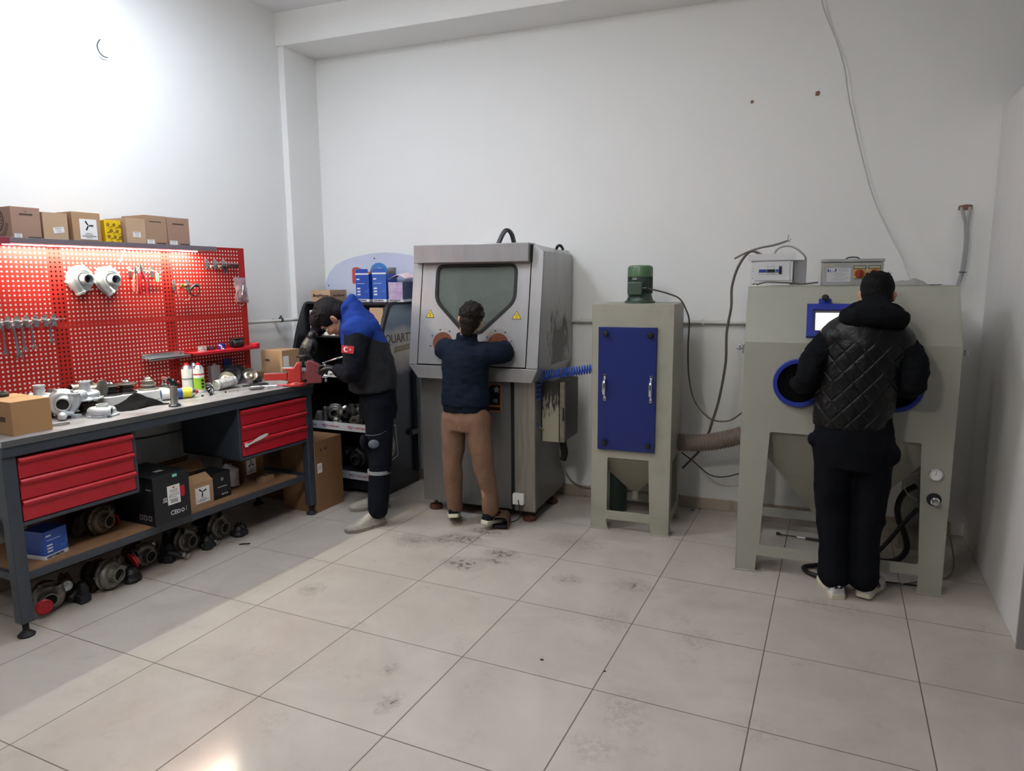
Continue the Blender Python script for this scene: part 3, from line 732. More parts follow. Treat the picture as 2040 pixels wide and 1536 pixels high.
GT = Matrix(((1, 0, 0, 0), (0, sin(sl), -cos(sl), -D0), (0, cos(sl), sin(sl), 1.314), (0, 0, 0, 1)))
Ls = hypot(.19, .296)
sv = lambda z: (z - 1.314) / .296 * Ls
wo = [(2.440, sv(1.340)), (2.84, sv(1.340)), (2.84, sv(1.508)), (2.440, sv(1.508))]
wi = [(2.472, sv(1.366)), (2.808, sv(1.366)), (2.808, sv(1.478)), (2.472, sv(1.478))]
N_().prism([(x0, 0), (x1, 0), (x1, Ls), (x0, Ls)], -.005, 0, GT, holes=[wi]).build('sloped_panel', m_cabgrey, gc)
wf = N_(); wf.prism(wo, 0, .022, GT, holes=[wi]); wf.prism(round_poly([(2.497, sv(1.505)), (2.560, sv(1.505)), (2.560, sv(1.535)), (2.497, sv(1.535))], .008), 0, .022, GT)
wf = wf.build('window_frame', m_bluering, gc, bevel=.002)
N_().prism(wi, 0, .012, GT, holes=[inset(wi, .012)]).build('seal', mat('grey_rubber_seal', '55585c', .6), wf)
N_().lathe([(.004, 0), (.007, 0), (.007, .012), (.017, .016), (.019, .026), (.012, .036), (.003, .037)], 10, T=GT @ TR(2.528, sv(1.528), .022)).build('clamp_knob', m_black, wf)
N_().prism(wi, .001, .004, GT).build('lit_window', mat('lit_window_pane', 'f7fbee', .3, emit='fbfff0', es=1.5), gc)
for (a, b) in PC:
    N_().ring(.131, .106, D0, D0 + .024, 40, (a, 0, b), '-Y').build('port_ring', m_bluering, gc, bevel=.004)
    q = N_(); q.lathe([(.107, D0 + .004), (.103, D0 - .03), (.09, D0 - .16), (.07, D0 - .26), (.002, D0 - .28)], 32, (a, 0, b), '-Y'); q.build('rubber_sleeve', mat('deep_black_rubber', '060608', .8, spec=.1), gc, fix=True)
hp = N_(); hp.loft([[(x0 + .01, -1.02, .83), (x1 - .01, -1.02, .83), (x1 - .01, -.33, .83), (x0 + .01, -.33, .83)], [(2.58, -.75, .24), (2.72, -.75, .24), (2.72, -.62, .24), (2.58, -.62, .24)]])
hp.build('hopper', m_cabgrey2, gc)
N_().cyl((2.65, -.685, .25), (2.65, -.685, .14), .045, n=18).build('hopper_outlet', m_dsteel, gc)
for (x, d) in ((2.184, 1.02), (3.106, 1.02), (2.184, .345), (3.106, .345)):
    N_().box(x - .068, -d - .035, 0, x + .068, -d + .03, .006).build('foot_plate', m_cabgrey2, gc)
ga = N_(); ga.ring(.033, .028, D0, D0 + .016, 28, (3.090, 0, .655), '-Y'); ga = ga.build('pressure_gauge', m_chrome, gc, bevel=.001)
N_().cyl((3.090, -D0, .655), (3.090, -D0 - .010, .655), .029, n=28).build('dial', m_label, ga)
t = N_()
for k in range(11):
    a = radians(225 - 27 * k); t.prism([(.020, -.0007), (.025, -.0007), (.025, .0007), (.020, .0007)], D0 + .010, D0 + .0106, TR(3.090, 0, .655) @ FRONT @ RT('Z', a))
t.prism([(-.006, -.001), (.018, -.0004), (.018, .0004), (-.006, .001)], D0 + .010, D0 + .0112, TR(3.090, 0, .655) @ FRONT @ RT('Z', radians(80)))
t.build('needle_and_scale', m_blkink, ga)
rg = N_(); rg.lathe([(.004, D0), (.034, D0), (.034, D0 + .006), (.022, D0 + .008), (.004, D0 + .008)], 24, (3.092, 0, .520), '-Y'); rg = rg.build('pressure_regulator', m_black, gc, bevel=.001)
N_().lathe([(.004, D0), (.021, D0), (.024, D0 + .012), (.021, D0 + .020), (.016, D0 + .022), (.017, D0 + .042), (.013, D0 + .05), (.004, D0 + .051)], 18, (3.095, 0, .514), '-Y').build('regulator_knob', m_chrome, rg)
for (x, s_) in ((x0, -1), (x1, 1)):
    q = N_(); q.box(min(x, x + s_ * .012), -.99, 1.245, max(x, x + s_ * .012), -.95, 1.295); q.cyl((x, -.97, 1.272), (x + s_ * .04, -.985, 1.272), .007, n=8); q.box(min(x + s_ * .022, x + s_ * .030), -1.0, 1.262, max(x + s_ * .022, x + s_ * .030), -.955, 1.292)
    q.build('door_latch', m_zinc, gc, bevel=.001)
# ---- things standing on the grey cabinet
db, N_, inv = wall_thing('distribution_box', 'white electrical distribution box with open cover on the left top of the grey cabinet', 'electrical box', 2.26, .60)
db.location.z = 1.612
inv = TR(0, 0, -1.612) @ inv
N_ = lambda: M(inv)
bb_ = N_().box(2.14, -.600, 1.618, 2.435, -.42, 1.762).build('back_box', mat('grey_plastic', '8d8d91', .45), db, bevel=.003)
fpn = N_().box(2.128, -.622, 1.625, 2.362, -.600, 1.764).build('front_panel', mat('off_white_plastic', 'cfd0d2', .4), db, bevel=.003)
N_().prism(rrect(2.150, 1.645, 2.345, 1.750, .004), .622, .626, FRONT, holes=[rrect(2.172, 1.680, 2.302, 1.727, .002)]).build('panel_frame', mat('off_white_plastic', 'cfd0d2', .4), fpn, bevel=.001)
for (a, b, cmain, clev) in ((2.173, 2.217, 'd6d7da', '1f3f8f'), (2.218, 2.266, 'c5c6c8', '16181c'), (2.267, 2.285, 'dadbde', '2b56b0'), (2.286, 2.301, '23252c', '23252c')):
    k = N_().box(a, -.629, 1.681, b, -.620, 1.726).build('breaker', mat('breaker_' + cmain, cmain, .4), fpn)
    N_().box(a + .002, -.633, 1.692, b - .002, -.629, 1.709).build('toggle', mat('toggle_' + clev, clev, .4), k)
for (x, z) in ((2.141, 1.753), (2.141, 1.715), (2.141, 1.70), (2.141, 1.657), (2.352, 1.755), (2.352, 1.645)):
    N_().cyl((x, -.622, z), (x, -.6235, z), .0025, n=8).build('screw', m_gap, fpn)
fl_ = N_(); fl_.prism([(2.110, 1.760), (2.362, 1.764), (2.372, 1.802), (2.112, 1.798)], .628, .632, FRONT @ RT('X', -.0)); fl_.prism([(2.361, 1.764), (2.372, 1.802), (2.376, 1.768)], .622, .632, FRONT)
fl_.build('cover_flap', mat('off_white_plastic', 'cfd0d2', .4), db)
fl_ = N_(); fl_.prism([(2.112, 1.606), (2.185, 1.630), (2.34, 1.627), (2.352, 1.618), (2.19, 1.612), (2.14, 1.604)], .632, .636, FRONT); fl_.build('cover_flap', m_white, db)
tk, N_, inv = wall_thing('control_box', 'grey metal control box with two red rotary switches behind the man\'s head', 'electrical box', 2.68, .60)
tk.location.z = 1.612; inv = TR(0, 0, -1.612) @ inv; N_ = lambda: M(inv)
m_cbx = mat('pale_grey_metal_box', 'a3a5a4', .45, .2, var=.25, vs=8)
bx_ = N_().box(2.520, -.640, 1.613, 2.832, -.46, 1.742).build('housing', m_cbx, tk, bevel=.003)
N_().box(2.516, -.646, 1.745, 2.836, -.455, 1.762).build('lid', m_cbx, tk, bevel=.002)
N_().tube(catmull([(2.64, -.55, 1.76), (2.66, -.55, 1.772), (2.70, -.55, 1.772), (2.72, -.55, 1.76)]), .004, 6).build('lid_handle', m_dsteel, tk)
pl = N_().box(2.543, -.643, 1.634, 2.668, -.640, 1.712).build('name_plate', mat('plate_white', 'c8c9cc', .4, .2), bx_)
N_().box(2.546, -.6442, 1.690, 2.592, -.643, 1.708).build('logo_field', mat('logo_blue', '243f86', .5), pl)
g = N_(); text_into(g, 'TEK', .021, TR(2.569, -.6444, 1.699) @ FRONT, bold=.0008); g.build('logo_lettering', m_white, pl)
g = N_()
for i, (a, b) in enumerate(((2.60, 2.65), (2.60, 2.655), (2.585, 2.63), (2.57, 2.645), (2.585, 2.63), (2.575, 2.655), (2.57, 2.64))):
    z = 1.704 - i * .0095 + (0 if i < 2 else -.003)
    g.box(a, -.6438, z, b, -.643, z + .002)
g.build('small_print', m_greyink, pl)
N_().box(2.522, -.642, 1.722, 2.580, -.640, 1.737).build('tag_plate', mat('tag_buff', 'a9a58f', .5), bx_)
for x in (2.711, 2.786):
    q = N_().box(x - .030, -.646, 1.652, x + .030, -.640, 1.705).build('switch_plate', mat('switch_yellow', 'b08a35', .5), bx_, bevel=.002)
    N_().lathe([(.004, .646), (.024, .646), (.024, .653), (.021, .660), (.004, .661)], 20, (x, 0, 1.679), '-Y').build('switch_knob', mat('switch_red', '8c2a22', .45), q)
    N_().box(x - .005, -.670, 1.660, x + .005, -.660, 1.698).build('switch_grip', mat('switch_red', '8c2a22', .45), q, bevel=.002)
    q = N_().box(x - .031, -.643, 1.706, x + .031, -.640, 1.724).build('tag_frame', m_blkink, bx_)
    N_().box(x - .028, -.6436, 1.709, x + .028, -.643, 1.721).build('tag', mat('tag_buff', 'a9a58f', .5), q)
# ------------------------------------------------------------------ boxes
def lines_into(g, spec, d, T):
    """rows of print on an upright front face: (x0, x1, z, height)"""
    for (a, b, z, h) in spec: g.prism([(a, z), (b, z), (b, z + h), (a, z + h)], 0, d, T)
def propeller(g, cx, cz, r, T, a0=.2):
    for k in range(3):
        a = a0 + k * 2 * pi / 3
        g.prism([(cx + r * .12 * cos(a - 1.2), cz + r * .12 * sin(a - 1.2)), (cx + r * .95 * cos(a - .16), cz + r * .95 * sin(a - .16)), (cx + r * cos(a + .05), cz + r * sin(a + .05)),
                 (cx + r * .85 * cos(a + .2), cz + r * .85 * sin(a + .2)), (cx + r * .15 * cos(a + .9), cz + r * .15 * sin(a + .9))], 0, .0005, T)
def carton(name, label, T, w, d, h, m, cat='box', group=None, paper=None, prop=None, prints=(), rotl=0, seam=True, notch=False, inkm=None, hole=None, openf=0):
    """box standing on z=0: x 0..w, y 0..d, front face at y=0. paper=(x0,z0,x1,z1) label on the front"""
    e = thing(name, label, cat, T, group)
    b = M()
    if notch:
        c = w * .5
        b.prism([(0, 0), (w, 0), (w, h), (c + .014, h), (c + .011, h - .011), (c - .011, h - .011), (c - .014, h), (0, h)], -.0015, 0, FRONT)
    if openf:
        t = .003
        b.prism([(0, 0), (w, 0), (w, d), (0, d)], 0, h, holes=[[(t, t), (w - t, t), (w - t, d - t), (t, d - t)]]).box(t, t, .001, w - t, d - t, .003)
    else: b.box(0, 0.0012, 0, w, d, h)
    bo = b.build('carton', m, e, bevel=.0018)
    if seam and not openf:
        M().box(0, d * .5 - .0015, h, w, d * .5 + .0015, h + .0006).build('seam', m_ink, bo)
    if openf:
        for q, ang in ((0, openf), (1, openf * .8)):
            f = M(); f.box(0, 0, 0, w, .002, d * .42)
            f = f.build('flap', m, bo); f.matrix_basis = (TR(0, 0, h) @ RT('X', ang)) if q == 0 else (TR(w, d, h) @ RT('Z', pi) @ RT('X', ang))
    if hole:
        x0, z0, x1, z1 = hole
        M().prism(rrect(x0, z0, x1, z1, .008), -.0002, .0008, FRONT).build('hand_hole', m_ink, bo)
    F = TR(0, -.0004, 0) @ FRONT
    if paper:
        x0, z0, x1, z1 = paper; c = ((x0 + x1) / 2, (z0 + z1) / 2)
        LT = F @ TR(c[0], c[1], 0) @ RT('Z', rotl)
        W = (x1 - x0) / 2; H = (z1 - z0) / 2
        p = M().prism([(-W, -H), (W, -H), (W, H), (-W, H)], 0, .0006, LT).build('paper_label', m_label, bo)
        g = M()
        if prop:
            propeller(g, 0, H * .36, W * .62, LT @ TR(0, 0, .0006), prop)
            lines_into(g, [(-W * .35, W * .35, -H * .42, H * .035), (-W * .5, W * .5, -H * .56, H * .035), (-W * .8, W * .85, -H * .70, H * .05), (-W * .4, W * .4, -H * .84, H * .04)], .0005, LT @ TR(0, 0, .0006))
        else:
            lines_into(g, [(-W * .75, W * .7, H * .55, H * .22), (-W * .55, W * .5, H * .12, H * .1), (-W * .6, W * .6, -H * .25, H * .1), (-W * .4, W * .45, -H * .62, H * .1)], .0005, LT @ TR(0, 0, .0006))
        g.build('label_print', m_blkink if prop else m_greyink, p)
    if prints:
        g = M(); lines_into(g, prints, .0006, TR(0, 0.0002, 0) @ FRONT); g.build('box_print', inkm or m_ink, bo)
    return e, bo
ST = 1.8706
def on_shelf(x0, x1, top, y0=.42, d=.20): return BM @ TR(x0, y0, ST), x1 - x0, d, top - ST
G = 'parts boxes on the top shelf'
T, w, d, h = on_shelf(.372, .514, 2.046, .42, .19)
e, bo = carton('parts_box', 'large brown box with tyre drawing on its side, left end of the top shelf', T, w, d, h, mat('box_brown_a', '9a7b6a', .8, var=.12, vs=6, col2='8b6d5e'), group=G, paper=(.008, .018, .044, .042), prints=[(.040, .105, .137, .006), (.070, .075, .150, .006), (.075, .138, .020, .008)])
# tyre drawing on the left side
g = M(); LT = TR(-.0004, 0, 0) @ SIDE_L
for (ro, ri) in ((.060, .052), (.046, .0435), (.018, .015)):
    g.prism(circ(-.125, .110, ro, 30), 0, .0005, LT, holes=[circ(-.125, .110, ri, 30)])
for k in range(14):
    a = 2 * pi * k / 14; c_, s_ = cos(a), sin(a)
    g.prism([(-.125 + .019 * c_ - .002 * s_, .11 + .019 * s_ + .002 * c_), (-.125 + .019 * c_ + .002 * s_, .11 + .019 * s_ - .002 * c_), (-.125 + .043 * c_ + .004 * s_, .11 + .043 * s_ - .004 * c_), (-.125 + .043 * c_ - .001 * s_, .11 + .043 * s_ + .001 * c_)], 0, .0005, LT)
for k in range(3):
    g.prism(circ(-.125, .11, .078 + .010 * k, 16, a0=-2.2, a1=-.2) + circ(-.125, .11, .075 + .010 * k, 16, a0=-.2, a1=-2.2), 0, .0005, LT)
g.build('tyre_drawing', m_ink, bo)
T, w, d, h = on_shelf(.527, .655, 2.030, .425, .17)
carton('parts_box', 'small pale brown box with slightly tilted white sticker and finger notch on the top shelf', T, w, d, h, m_cardlt, group=G, paper=(.050, .055, .106, .085), rotl=.14, notch=True)
T, w, d, h = on_shelf(.678, .836, 2.045, .42, .24)
carton('parts_box', 'brown box with large white propeller label on the top shelf', T, w, d, h, m_card, group=G, paper=(.038, .028, .134, .138), prop=.02)
T, w, d, h = on_shelf(.866, .963, 2.014, .43, .15)
e, bo = carton('parts_box', 'bright yellow box with round dark marks on the top shelf', T, w, d, h, mat('yellow_card', 'e2b90c', .5), group=G, seam=False)
g = M(); random.seed(3)
for (x, z) in ((.018, .118), (.055, .118), (.090, .112), (.036, .085), (.072, .083), (.020, .052), (.056, .050), (.088, .048), (.036, .018), (.074, .017)):
    g.prism(circ(x, z, .009, 14), 0, .0006, TR(0, -.0003, 0) @ FRONT, holes=[circ(x, z, .0045, 14)])
for (x, z) in ((.036, .105), (.072, .103), (.02, .075), (.054, .072), (.088, .068), (.038, .04), (.072, .036)):
    g.prism([(x - .008, z - .004), (x + .008, z + .003), (x + .007, z + .006), (x - .009, z - .001)], 0, .0006, TR(0, -.0003, 0) @ FRONT)
g.build('pattern_print', mat('ochre_print', '6a5a12', .6), bo)
T, w, d, h = on_shelf(.984, 1.106, 2.034, .415, .20)
carton('parts_box', 'pale brown box with notched top and small white sticker, right of the yellow box', T, w, d, h, m_cardlt, group=G, paper=(.040, .055, .088, .085), notch=True)
T, w, d, h = on_shelf(1.112, 1.258, 2.060, .425, .21)
carton('parts_box', 'tall brown box with open lid edge, second from the right on the top shelf', T, w, d, h, mat('box_brown_b', '9f8069', .8, var=.12, vs=6, col2='8f705c'), group=G, paper=(.008, .020, .056, .046), prints=[(.030, .110, .150, .006), (.072, .135, .022, .008)], notch=True)
T, w, d, h = on_shelf(1.263, 1.416, 2.058, .42, .19)
carton('parts_box', 'brown box with dark heading at the right end of the top shelf', T, w, d, h, mat('box_brown_a', '9a7b6a', .8), group=G, paper=(.008, .020, .060, .046), prints=[(.034, .114, .146, .006), (.078, .145, .022, .008)])
# carton on the worktop
carton('cardboard_box', 'plain brown carton with cut hand hole standing on the left end of the worktop', BM @ TR(.092, .074, .9551), .178, .30, .160, mat('box_tan', 'a37d55', .75, var=.12, vs=4, col2='91704c'), seam=True)
bo = bpy.data.objects['carton.007'] if 'carton.007' in bpy.data.objects else None
if bo:
    M().prism(rrect(-.115, .062, -.055, .086, .006), 0, .0008, SIDE_L).build('hand_hole', m_ink, bo)

# boxes on the lower shelf
LS = .3121
def blue_box(name, label, T, w, d, h, group=None, flaps=0, m=None, cat='box'):
    e = thing(name, label, cat, T, group); m = m or m_boxblue
    b = M(); t = .002
    if flaps: b.prism([(0, 0), (w, 0), (w, d), (0, d)], .02, h, holes=[[(t, t), (w - t, t), (w - t, d - t), (t, d - t)]])
    else: b.box(0, 0, .02, w, d, h)
    bo = b.build('carton', m, e, bevel=.001)
    M().box(-.0005, -.0005, 0, w + .0005, d + .0005, .0205).build('white_base', m_boxwhite, bo, bevel=.001)
    g = M(); F = TR(0, -.0004, 0) @ FRONT
    for k in range(3): g.prism(rrect(w * .10, h * (.46 - .11 * k), w * .34, h * (.46 - .11 * k) + h * .055, .002), 0, .0006, F)
    g.prism(rrect(w * .08, h * .80, w * .30, h * .85, .002), 0, .0006, F); g.prism([(w * .09, h * .66), (w * .68, h * .66), (w * .68, h * .675), (w * .09, h * .675)], 0, .0006, F)
    g.build('white_print', m_boxwhite, bo)
    g = M()
    for r in (.10, .14, .19): g.prism(circ(w * .80, h * .45, w * r, 16, a0=-2.6, a1=.4) + circ(w * .80, h * .45, w * r * .88, 16, a0=.4, a1=-2.6), 0, .0006, F)
    g.build('swirl_print', mat('pale_blue_print', '4a72c4', .4), bo)
    g = M(); text_into(g, 'GARTURBORS', w * .115, TR(w * .42, -.0012, .010) @ FRONT, bold=.0005); g.build('name_print', m_navy, bo)
    if flaps:
        fl = M(); fl.box(w * .04, -.001, h, w * .96, .001, h + d * .28); fl.m = 1; fl.box(0, -.0015, h - .002, w, .0012, h + .010)
        fl.build('flap', [m, m_boxwhite], bo)
        fl = M(); fl.add([(w, .01, h), (w, d - .01, h), (w + .012, d - .02, h + .05), (w + .012, .02, h + .05)], [(0, 1, 2, 3)]); fl.add([(0, .01, h), (0, d - .01, h), (-.016, d - .02, h + .045), (-.016, .02, h + .045)], [(3, 2, 1, 0)])
        q = fl.build('side_flap', mat('grey_card_inside', '8f8d8c', .8), bo); q.modifiers.new('s', 'SOLIDIFY').thickness = .0015
    return e
blue_box('parts_box', 'blue printed box with white base at the left end of the lower shelf', BM @ TR(.176, .086, LS) @ RT('Z', .21), .130, .135, .142)
# big black carton
e, bo = carton('cardboard_box', 'big black carton with white barcode label on the lower shelf', BM @ TR(.724, .012, LS) @ RT('Z', .02), .235, .36, .278, mat('black_card', '17181d', .45), seam=False)
F = TR(0, -.0005, 0) @ FRONT
p = M().prism([(.085, .100), (.168, .100), (.168, .210), (.085, .210)], 0, .0008, F).build('paper_label', m_label, bo)
g = M(); F2 = TR(0, -.0013, 0) @ FRONT
lines_into(g, [(.10, .153, .180, .004), (.105, .150, .170, .004), (.095, .16, .158, .003), (.095, .16, .150, .003), (.11, .145, .140, .003)], .0004, F2)
for k in range(14): g.prism([(.103 + k * .0035, .108), (.105 + k * .0035 + (k % 3) * .0005, .108), (.105 + k * .0035 + (k % 3) * .0005, .132), (.103 + k * .0035, .132)], 0, .0004, F2)
g.build('label_print', m_greyink, p)
M().prism(circ(.127, .197, .006, 16), 0, .0005, F2).build('red_mark', m_red, p)
g = M(); text_into(g, 'SLT', .036, TR(.052, -.001, .135) @ FRONT, align='LEFT', bold=.001, shear=.2); text_into(g, 'CE', .036, TR(.118, -.001, .050) @ FRONT, bold=.001)
for x in (.150, .178): g.prism(circ(x, .050, .012, 16), 0, .0006, F, holes=[circ(x, .050, .006, 12)])
g.prism([(.200, .040), (.204, .040), (.204, .052), (.200, .052)], 0, .0006, F); g.prism([(.200, .055), (.204, .055), (.204, .066), (.200, .066)], 0, .0006, F)
g.build('white_print', mat('light_grey_print', 'b9bac0', .6), bo)
M().prism(rrect(.170, .130, .200, .195, .012), 0, .0005, F).build('red_print', m_red, bo)
g = M(); SL_ = TR(-.0005, 0, 0) @ SIDE_L
for x in (-.13, -.095, -.055): g.prism(rrect(x, .030, x + .026, .058, .003), 0, .0006, SL_, holes=[rrect(x + .004, .034, x + .022, .054, .002)])
g.prism([(-.06, .205), (-.02, .205), (-.02, .213), (-.06, .213)], 0, .0006, SL_)
g.build('handling_marks', m_greyink, bo)
M().box(.10, .10, .2785, .15, .13, .2792).build('top_sticker', m_greyink, bo)
M().box(.125, -.0012, .256, .155, -.0004, .272).build('green_sticker', mat('mint_sticker', '7fd8c0', .4), bo)
carton('parts_box', 'small brown open carton with white propeller label, beside the big black carton', BM @ TR(1.002, .088, LS) @ RT('Z', .03), .182, .17, .150, m_card, paper=(.048, .022, .152, .120), prop=.35, openf=-1.0)
e, bo = carton('parts_box', 'small black box with white corner mark, on the lower shelf beside the propeller carton', BM @ TR(1.202, .112, LS) @ RT('Z', .05), .138, .17, .168, mat('black_card', '17181d', .45), seam=False)
g = M(); g.prism(circ(.07, .122, .010, 14), 0, .0006, F, holes=[circ(.07, .122, .005, 10)]); lines_into(g, [(.03, .105, .072, .005), (.06, .074, .020, .010), (.08, .090, .020, .010), (.097, .107, .020, .010)], .0006, F); g.build('white_print', mat('light_grey_print', 'b9bac0', .6), bo)
carton('parts_box', 'brown carton with propeller label at the far end of the lower shelf', BM @ TR(1.585, .268, LS) @ RT('Z', .12), .20, .18, .175, m_carddk, paper=(.022, .040, .118, .140), prop=1.6)
e, bo = carton('parts_box', 'little flat brown box lying at the front of the lower shelf\'s far end', BM @ TR(1.625, .12, LS) @ RT('Z', .2), .105, .07, .034, m_card, seam=False)
# open box behind with blue-white packet, and a red case behind the blue box
e, bo = carton('parts_box', 'dark brown open carton with a blue and white packet, behind the propeller carton', BM @ TR(1.09, .315, LS), .22, .18, .165, m_carddk, openf=-.6, seam=False)
M().box(.06, .03, .12, .17, .06, .165).build('blue_packet', mat('blue_packet_print', '2443a0', .4), bo); M().box(.085, .028, .150, .13, .062, .175).build('white_packet', m_label, bo)
carton('parts_box', 'pale grey flat box lying behind the big black carton on the lower shelf', BM @ TR(.975, .30, LS), .10, .20, .19, mat('grey_card', '7a7880', .7), seam=False)
cs = M().box(0, 0, 0, .40, .16, .115).box(.002, -.006, .05, .398, 0, .065)
solo(cs, 'tool_case', mat('dark_red_case', '4a1519', .5), 'dark red flat case at the back of the lower shelf behind the blue box', 'case', BM @ TR(.33, .36, LS), bevel=.006)
# plastic bag slumped beside the black box
def crumple(nu, nv, f, amp, freq, seed=0):
    m = M(); vs = []
    for j in range(nv + 1):
        for i in range(nu + 1):
            p = Vector(f(i / nu, j / nv)); n = noise.noise_vector(p * freq + Vector((seed, 0, 0))); n2 = noise.noise_vector(p * freq * 2.7 + Vector((0, seed, 3)))
            vs.append(p + n * amp + n2 * amp * .5)
    fs = [(j * (nu + 1) + i, j * (nu + 1) + i + 1, (j + 1) * (nu + 1) + i + 1, (j + 1) * (nu + 1) + i) for j in range(nv) for i in range(nu)]
    return m.add(vs, fs)
m_film = mat('clear_plastic_film', 'b9aeb6', .2, alpha=.55, spec=.8)
def bagf(w, d, h):
    def f(u, v):
        a = 2 * pi * u; k = 1 - .75 * max(0, v - .7) / .3
        return (w * .5 * cos(a) * k, d * .5 * sin(a) * k, max(.004, h * v))
    return f
m = crumple(22, 12, bagf(.13, .11, .16), .012, 18, 5)
solo(m, 'plastic_bag', mat('milky_plastic_film', 'a9a0a6', .3, var=.5, vs=16, col2='6c646a'), 'crumpled grey plastic bag right of the small black box on the lower shelf', 'bag', BM @ TR(1.45, .26, LS + .006), ang=180)

# big carton beyond the end of the bench and the box standing on the stack behind it
ec = 2
T = Matrix.Translation((-.683, .062, 0)) @ RT('Z', 0)
e, bo = carton('cardboard_box', 'large open brown carton on the floor at the far end of the workbench', TR(-1.0, .075, 0), .315, .30, .525, mat('big_carton_brown', '8a6644', .85, var=.15, vs=4, col2='785a3c'), openf=-2.6, seam=False)
p = M().prism([(-.0, .0), (.05, .0), (.05, .07), (0, .07)], 0, .0008, TR(.3155, .022, .29) @ SIDE_R).build('paper_label', m_label, bo)
lines_g = M(); lines_into(lines_g, [(.01, .04, .045, .004), (.01, .035, .03, .004)], .0005, TR(.3163, .022, .29) @ SIDE_R); lines_g.build('label_print', m_greyink, p)
g = M()
for y in (.07, .12): g.prism(circ(y, .455, .011, 14), 0, .0006, TR(.3153, 0, 0) @ SIDE_R)
g.build('dark_mark', m_ink, bo)
st_ = M().box(-1.33, .20, 0, -1.03, .42, .62).box(-1.325, .205, .62, -1.04, .415, .985)
carton('cardboard_box', 'tall brown carton against the left wall behind the vice, carrying a smaller box', TR(-1.345, .20, 0), .30, .21, .985, m_carddk, seam=True)
e, bo = carton('cardboard_box', 'small brown box with oblong hand hole stacked behind the vice', TR(-1.275, .215, .9862), .205, .19, .168, m_card, hole=(.040, .085, .085, .102), paper=None)
M().prism([(.012, .02), (.07, .02), (.07, .125), (.012, .125)], 0, .0008, TR(.2055, 0, 0) @ SIDE_R).build('paper_label', m_label, bo)

# ------------------------------------------------------------------ turbochargers and their parts
def volute(m, R=.052, r0=.016, r1=.030, z=0.0, turns=300, outl=.05, a0=0.0, n=12):
    pts = []; rad = []; K = 22
    for k in range(K + 1):
        a = a0 + radians(turns) * k / K; r = r0 + (r1 - r0) * k / K
        pts.append((R * cos(a), R * sin(a), z)); rad.append(r)
    a = a0 + radians(turns); d = Vector((-sin(a), cos(a), 0)); p = Vector(pts[-1])
    for k in (.3, .7, 1.0):
        pts.append(p + d * outl * k); rad.append(r1 * (1 - .08 * k))
    m.tube(pts, rad, n, up=(0, 0, 1))
    end = Vector(pts[-1]); return end, d, rad[-1]
def pipe_end(m, p, d, r, mi=None, l=.008):
    """pipe mouth: lip ring and a dark disc for the shaded bore"""
    q = d.to_track_quat('Z', 'Y').to_matrix().to_4x4(); q.translation = p
    k = m.m
    m.ring(r * 1.12, r * .80, -.004, l, 20, T=q)
    if mi is not None: m.m = mi
    m.lathe([(.0005, l * .35), (r * .80, l * .36)], 20, T=q); m.m = k
def cover_mesh(al, inlet_h=.06, R=.05, a0=.6, big=1.0):
    """aluminium compressor cover lying flange down, inlet pipe up"""
    m = M(); m.lathe([(.002, 0), (.076, 0), (.078, .008), (.070, .012), (.066, .02), (.05, .032), (.034, .04), (.002, .04)], 30)
    e, d, r = volute(m, .050, .014, .027, .026, 310, .055, a0)
    pipe_end(m, e, d, r, 1)
    m.lathe([(.034, .036), (.030, .046), (.0265, .055), (.0265, .04 + inlet_h - .006), (.029, .04 + inlet_h - .004), (.029, .04 + inlet_h), (.023, .04 + inlet_h), (.022, .05)], 24)
    m.m = 1; m.lathe([(.0225, .06), (.0005, .058)], 20); m.m = 0
    for k in range(6):
        a = k * pi / 3 + .2; m.cyl((.077 * cos(a), .077 * sin(a), 0), (.077 * cos(a), .077 * sin(a), .012), .009, n=10)
    return m
m_bore = mat('bore_shade', '131314', .7)  # dark colour of the discs that stand for shade inside the pipes
def cover(label, T, al=m_alu, group=None, **k):
    e = thing('compressor_cover', label, 'turbo part', T, group)
    cover_mesh(al, **k).build('housing', [al, m_bore], e, bevel=.001)
    for q in range(3):
        a = q * 2 * pi / 3 + .75
        M().lathe([(.001, .012), (.006, .012), (.006, .017), (.001, .018)], 6, (.066 * cos(a), .066 * sin(a), 0)).build('bolt', m_zinc, e)
    return e
def core(label, T, group=None, m1=m_iron, wheel=.052):
    """bearing housing with shaft wheel, standing on its flange"""
    e = thing('turbo_core', label, 'turbo part', T, group)
    M().lathe([(.002, 0), (.058, 0), (.060, .005), (.058, .009), (.036, .012), (.034, .02), (.042, .024), (.042, .030), (.034, .034), (.034, .046), (.038, .05), (.002, .05)], 30).build('bearing_housing', m1, e)
    q = M(); q.lathe([(.002, .05), (wheel, .052), (wheel + .004, .055), (wheel, .058), (.016, .060), (.012, .068), (.006, .074), (.005, .084), (.001, .085)], 30); q.build('back_plate', m1, e)
    q = M()
    for k in range(9):
        a = 2 * pi * k / 9
        q.add([(.006 * cos(a), .006 * sin(a), .060), (.022 * cos(a + .3), .022 * sin(a + .3), .0605), (.014 * cos(a + .6), .014 * sin(a + .6), .074), (.005 * cos(a + .5), .005 * sin(a + .5), .078)], [(0, 1, 2, 3)])
    q = q.build('wheel_blades', m_alu, e); q.modifiers.new('s', 'SOLIDIFY').thickness = .0012
    M().cyl((.034, 0, .030), (.050, 0, .030), .008, n=10).build('oil_port', m1, e)
    return e
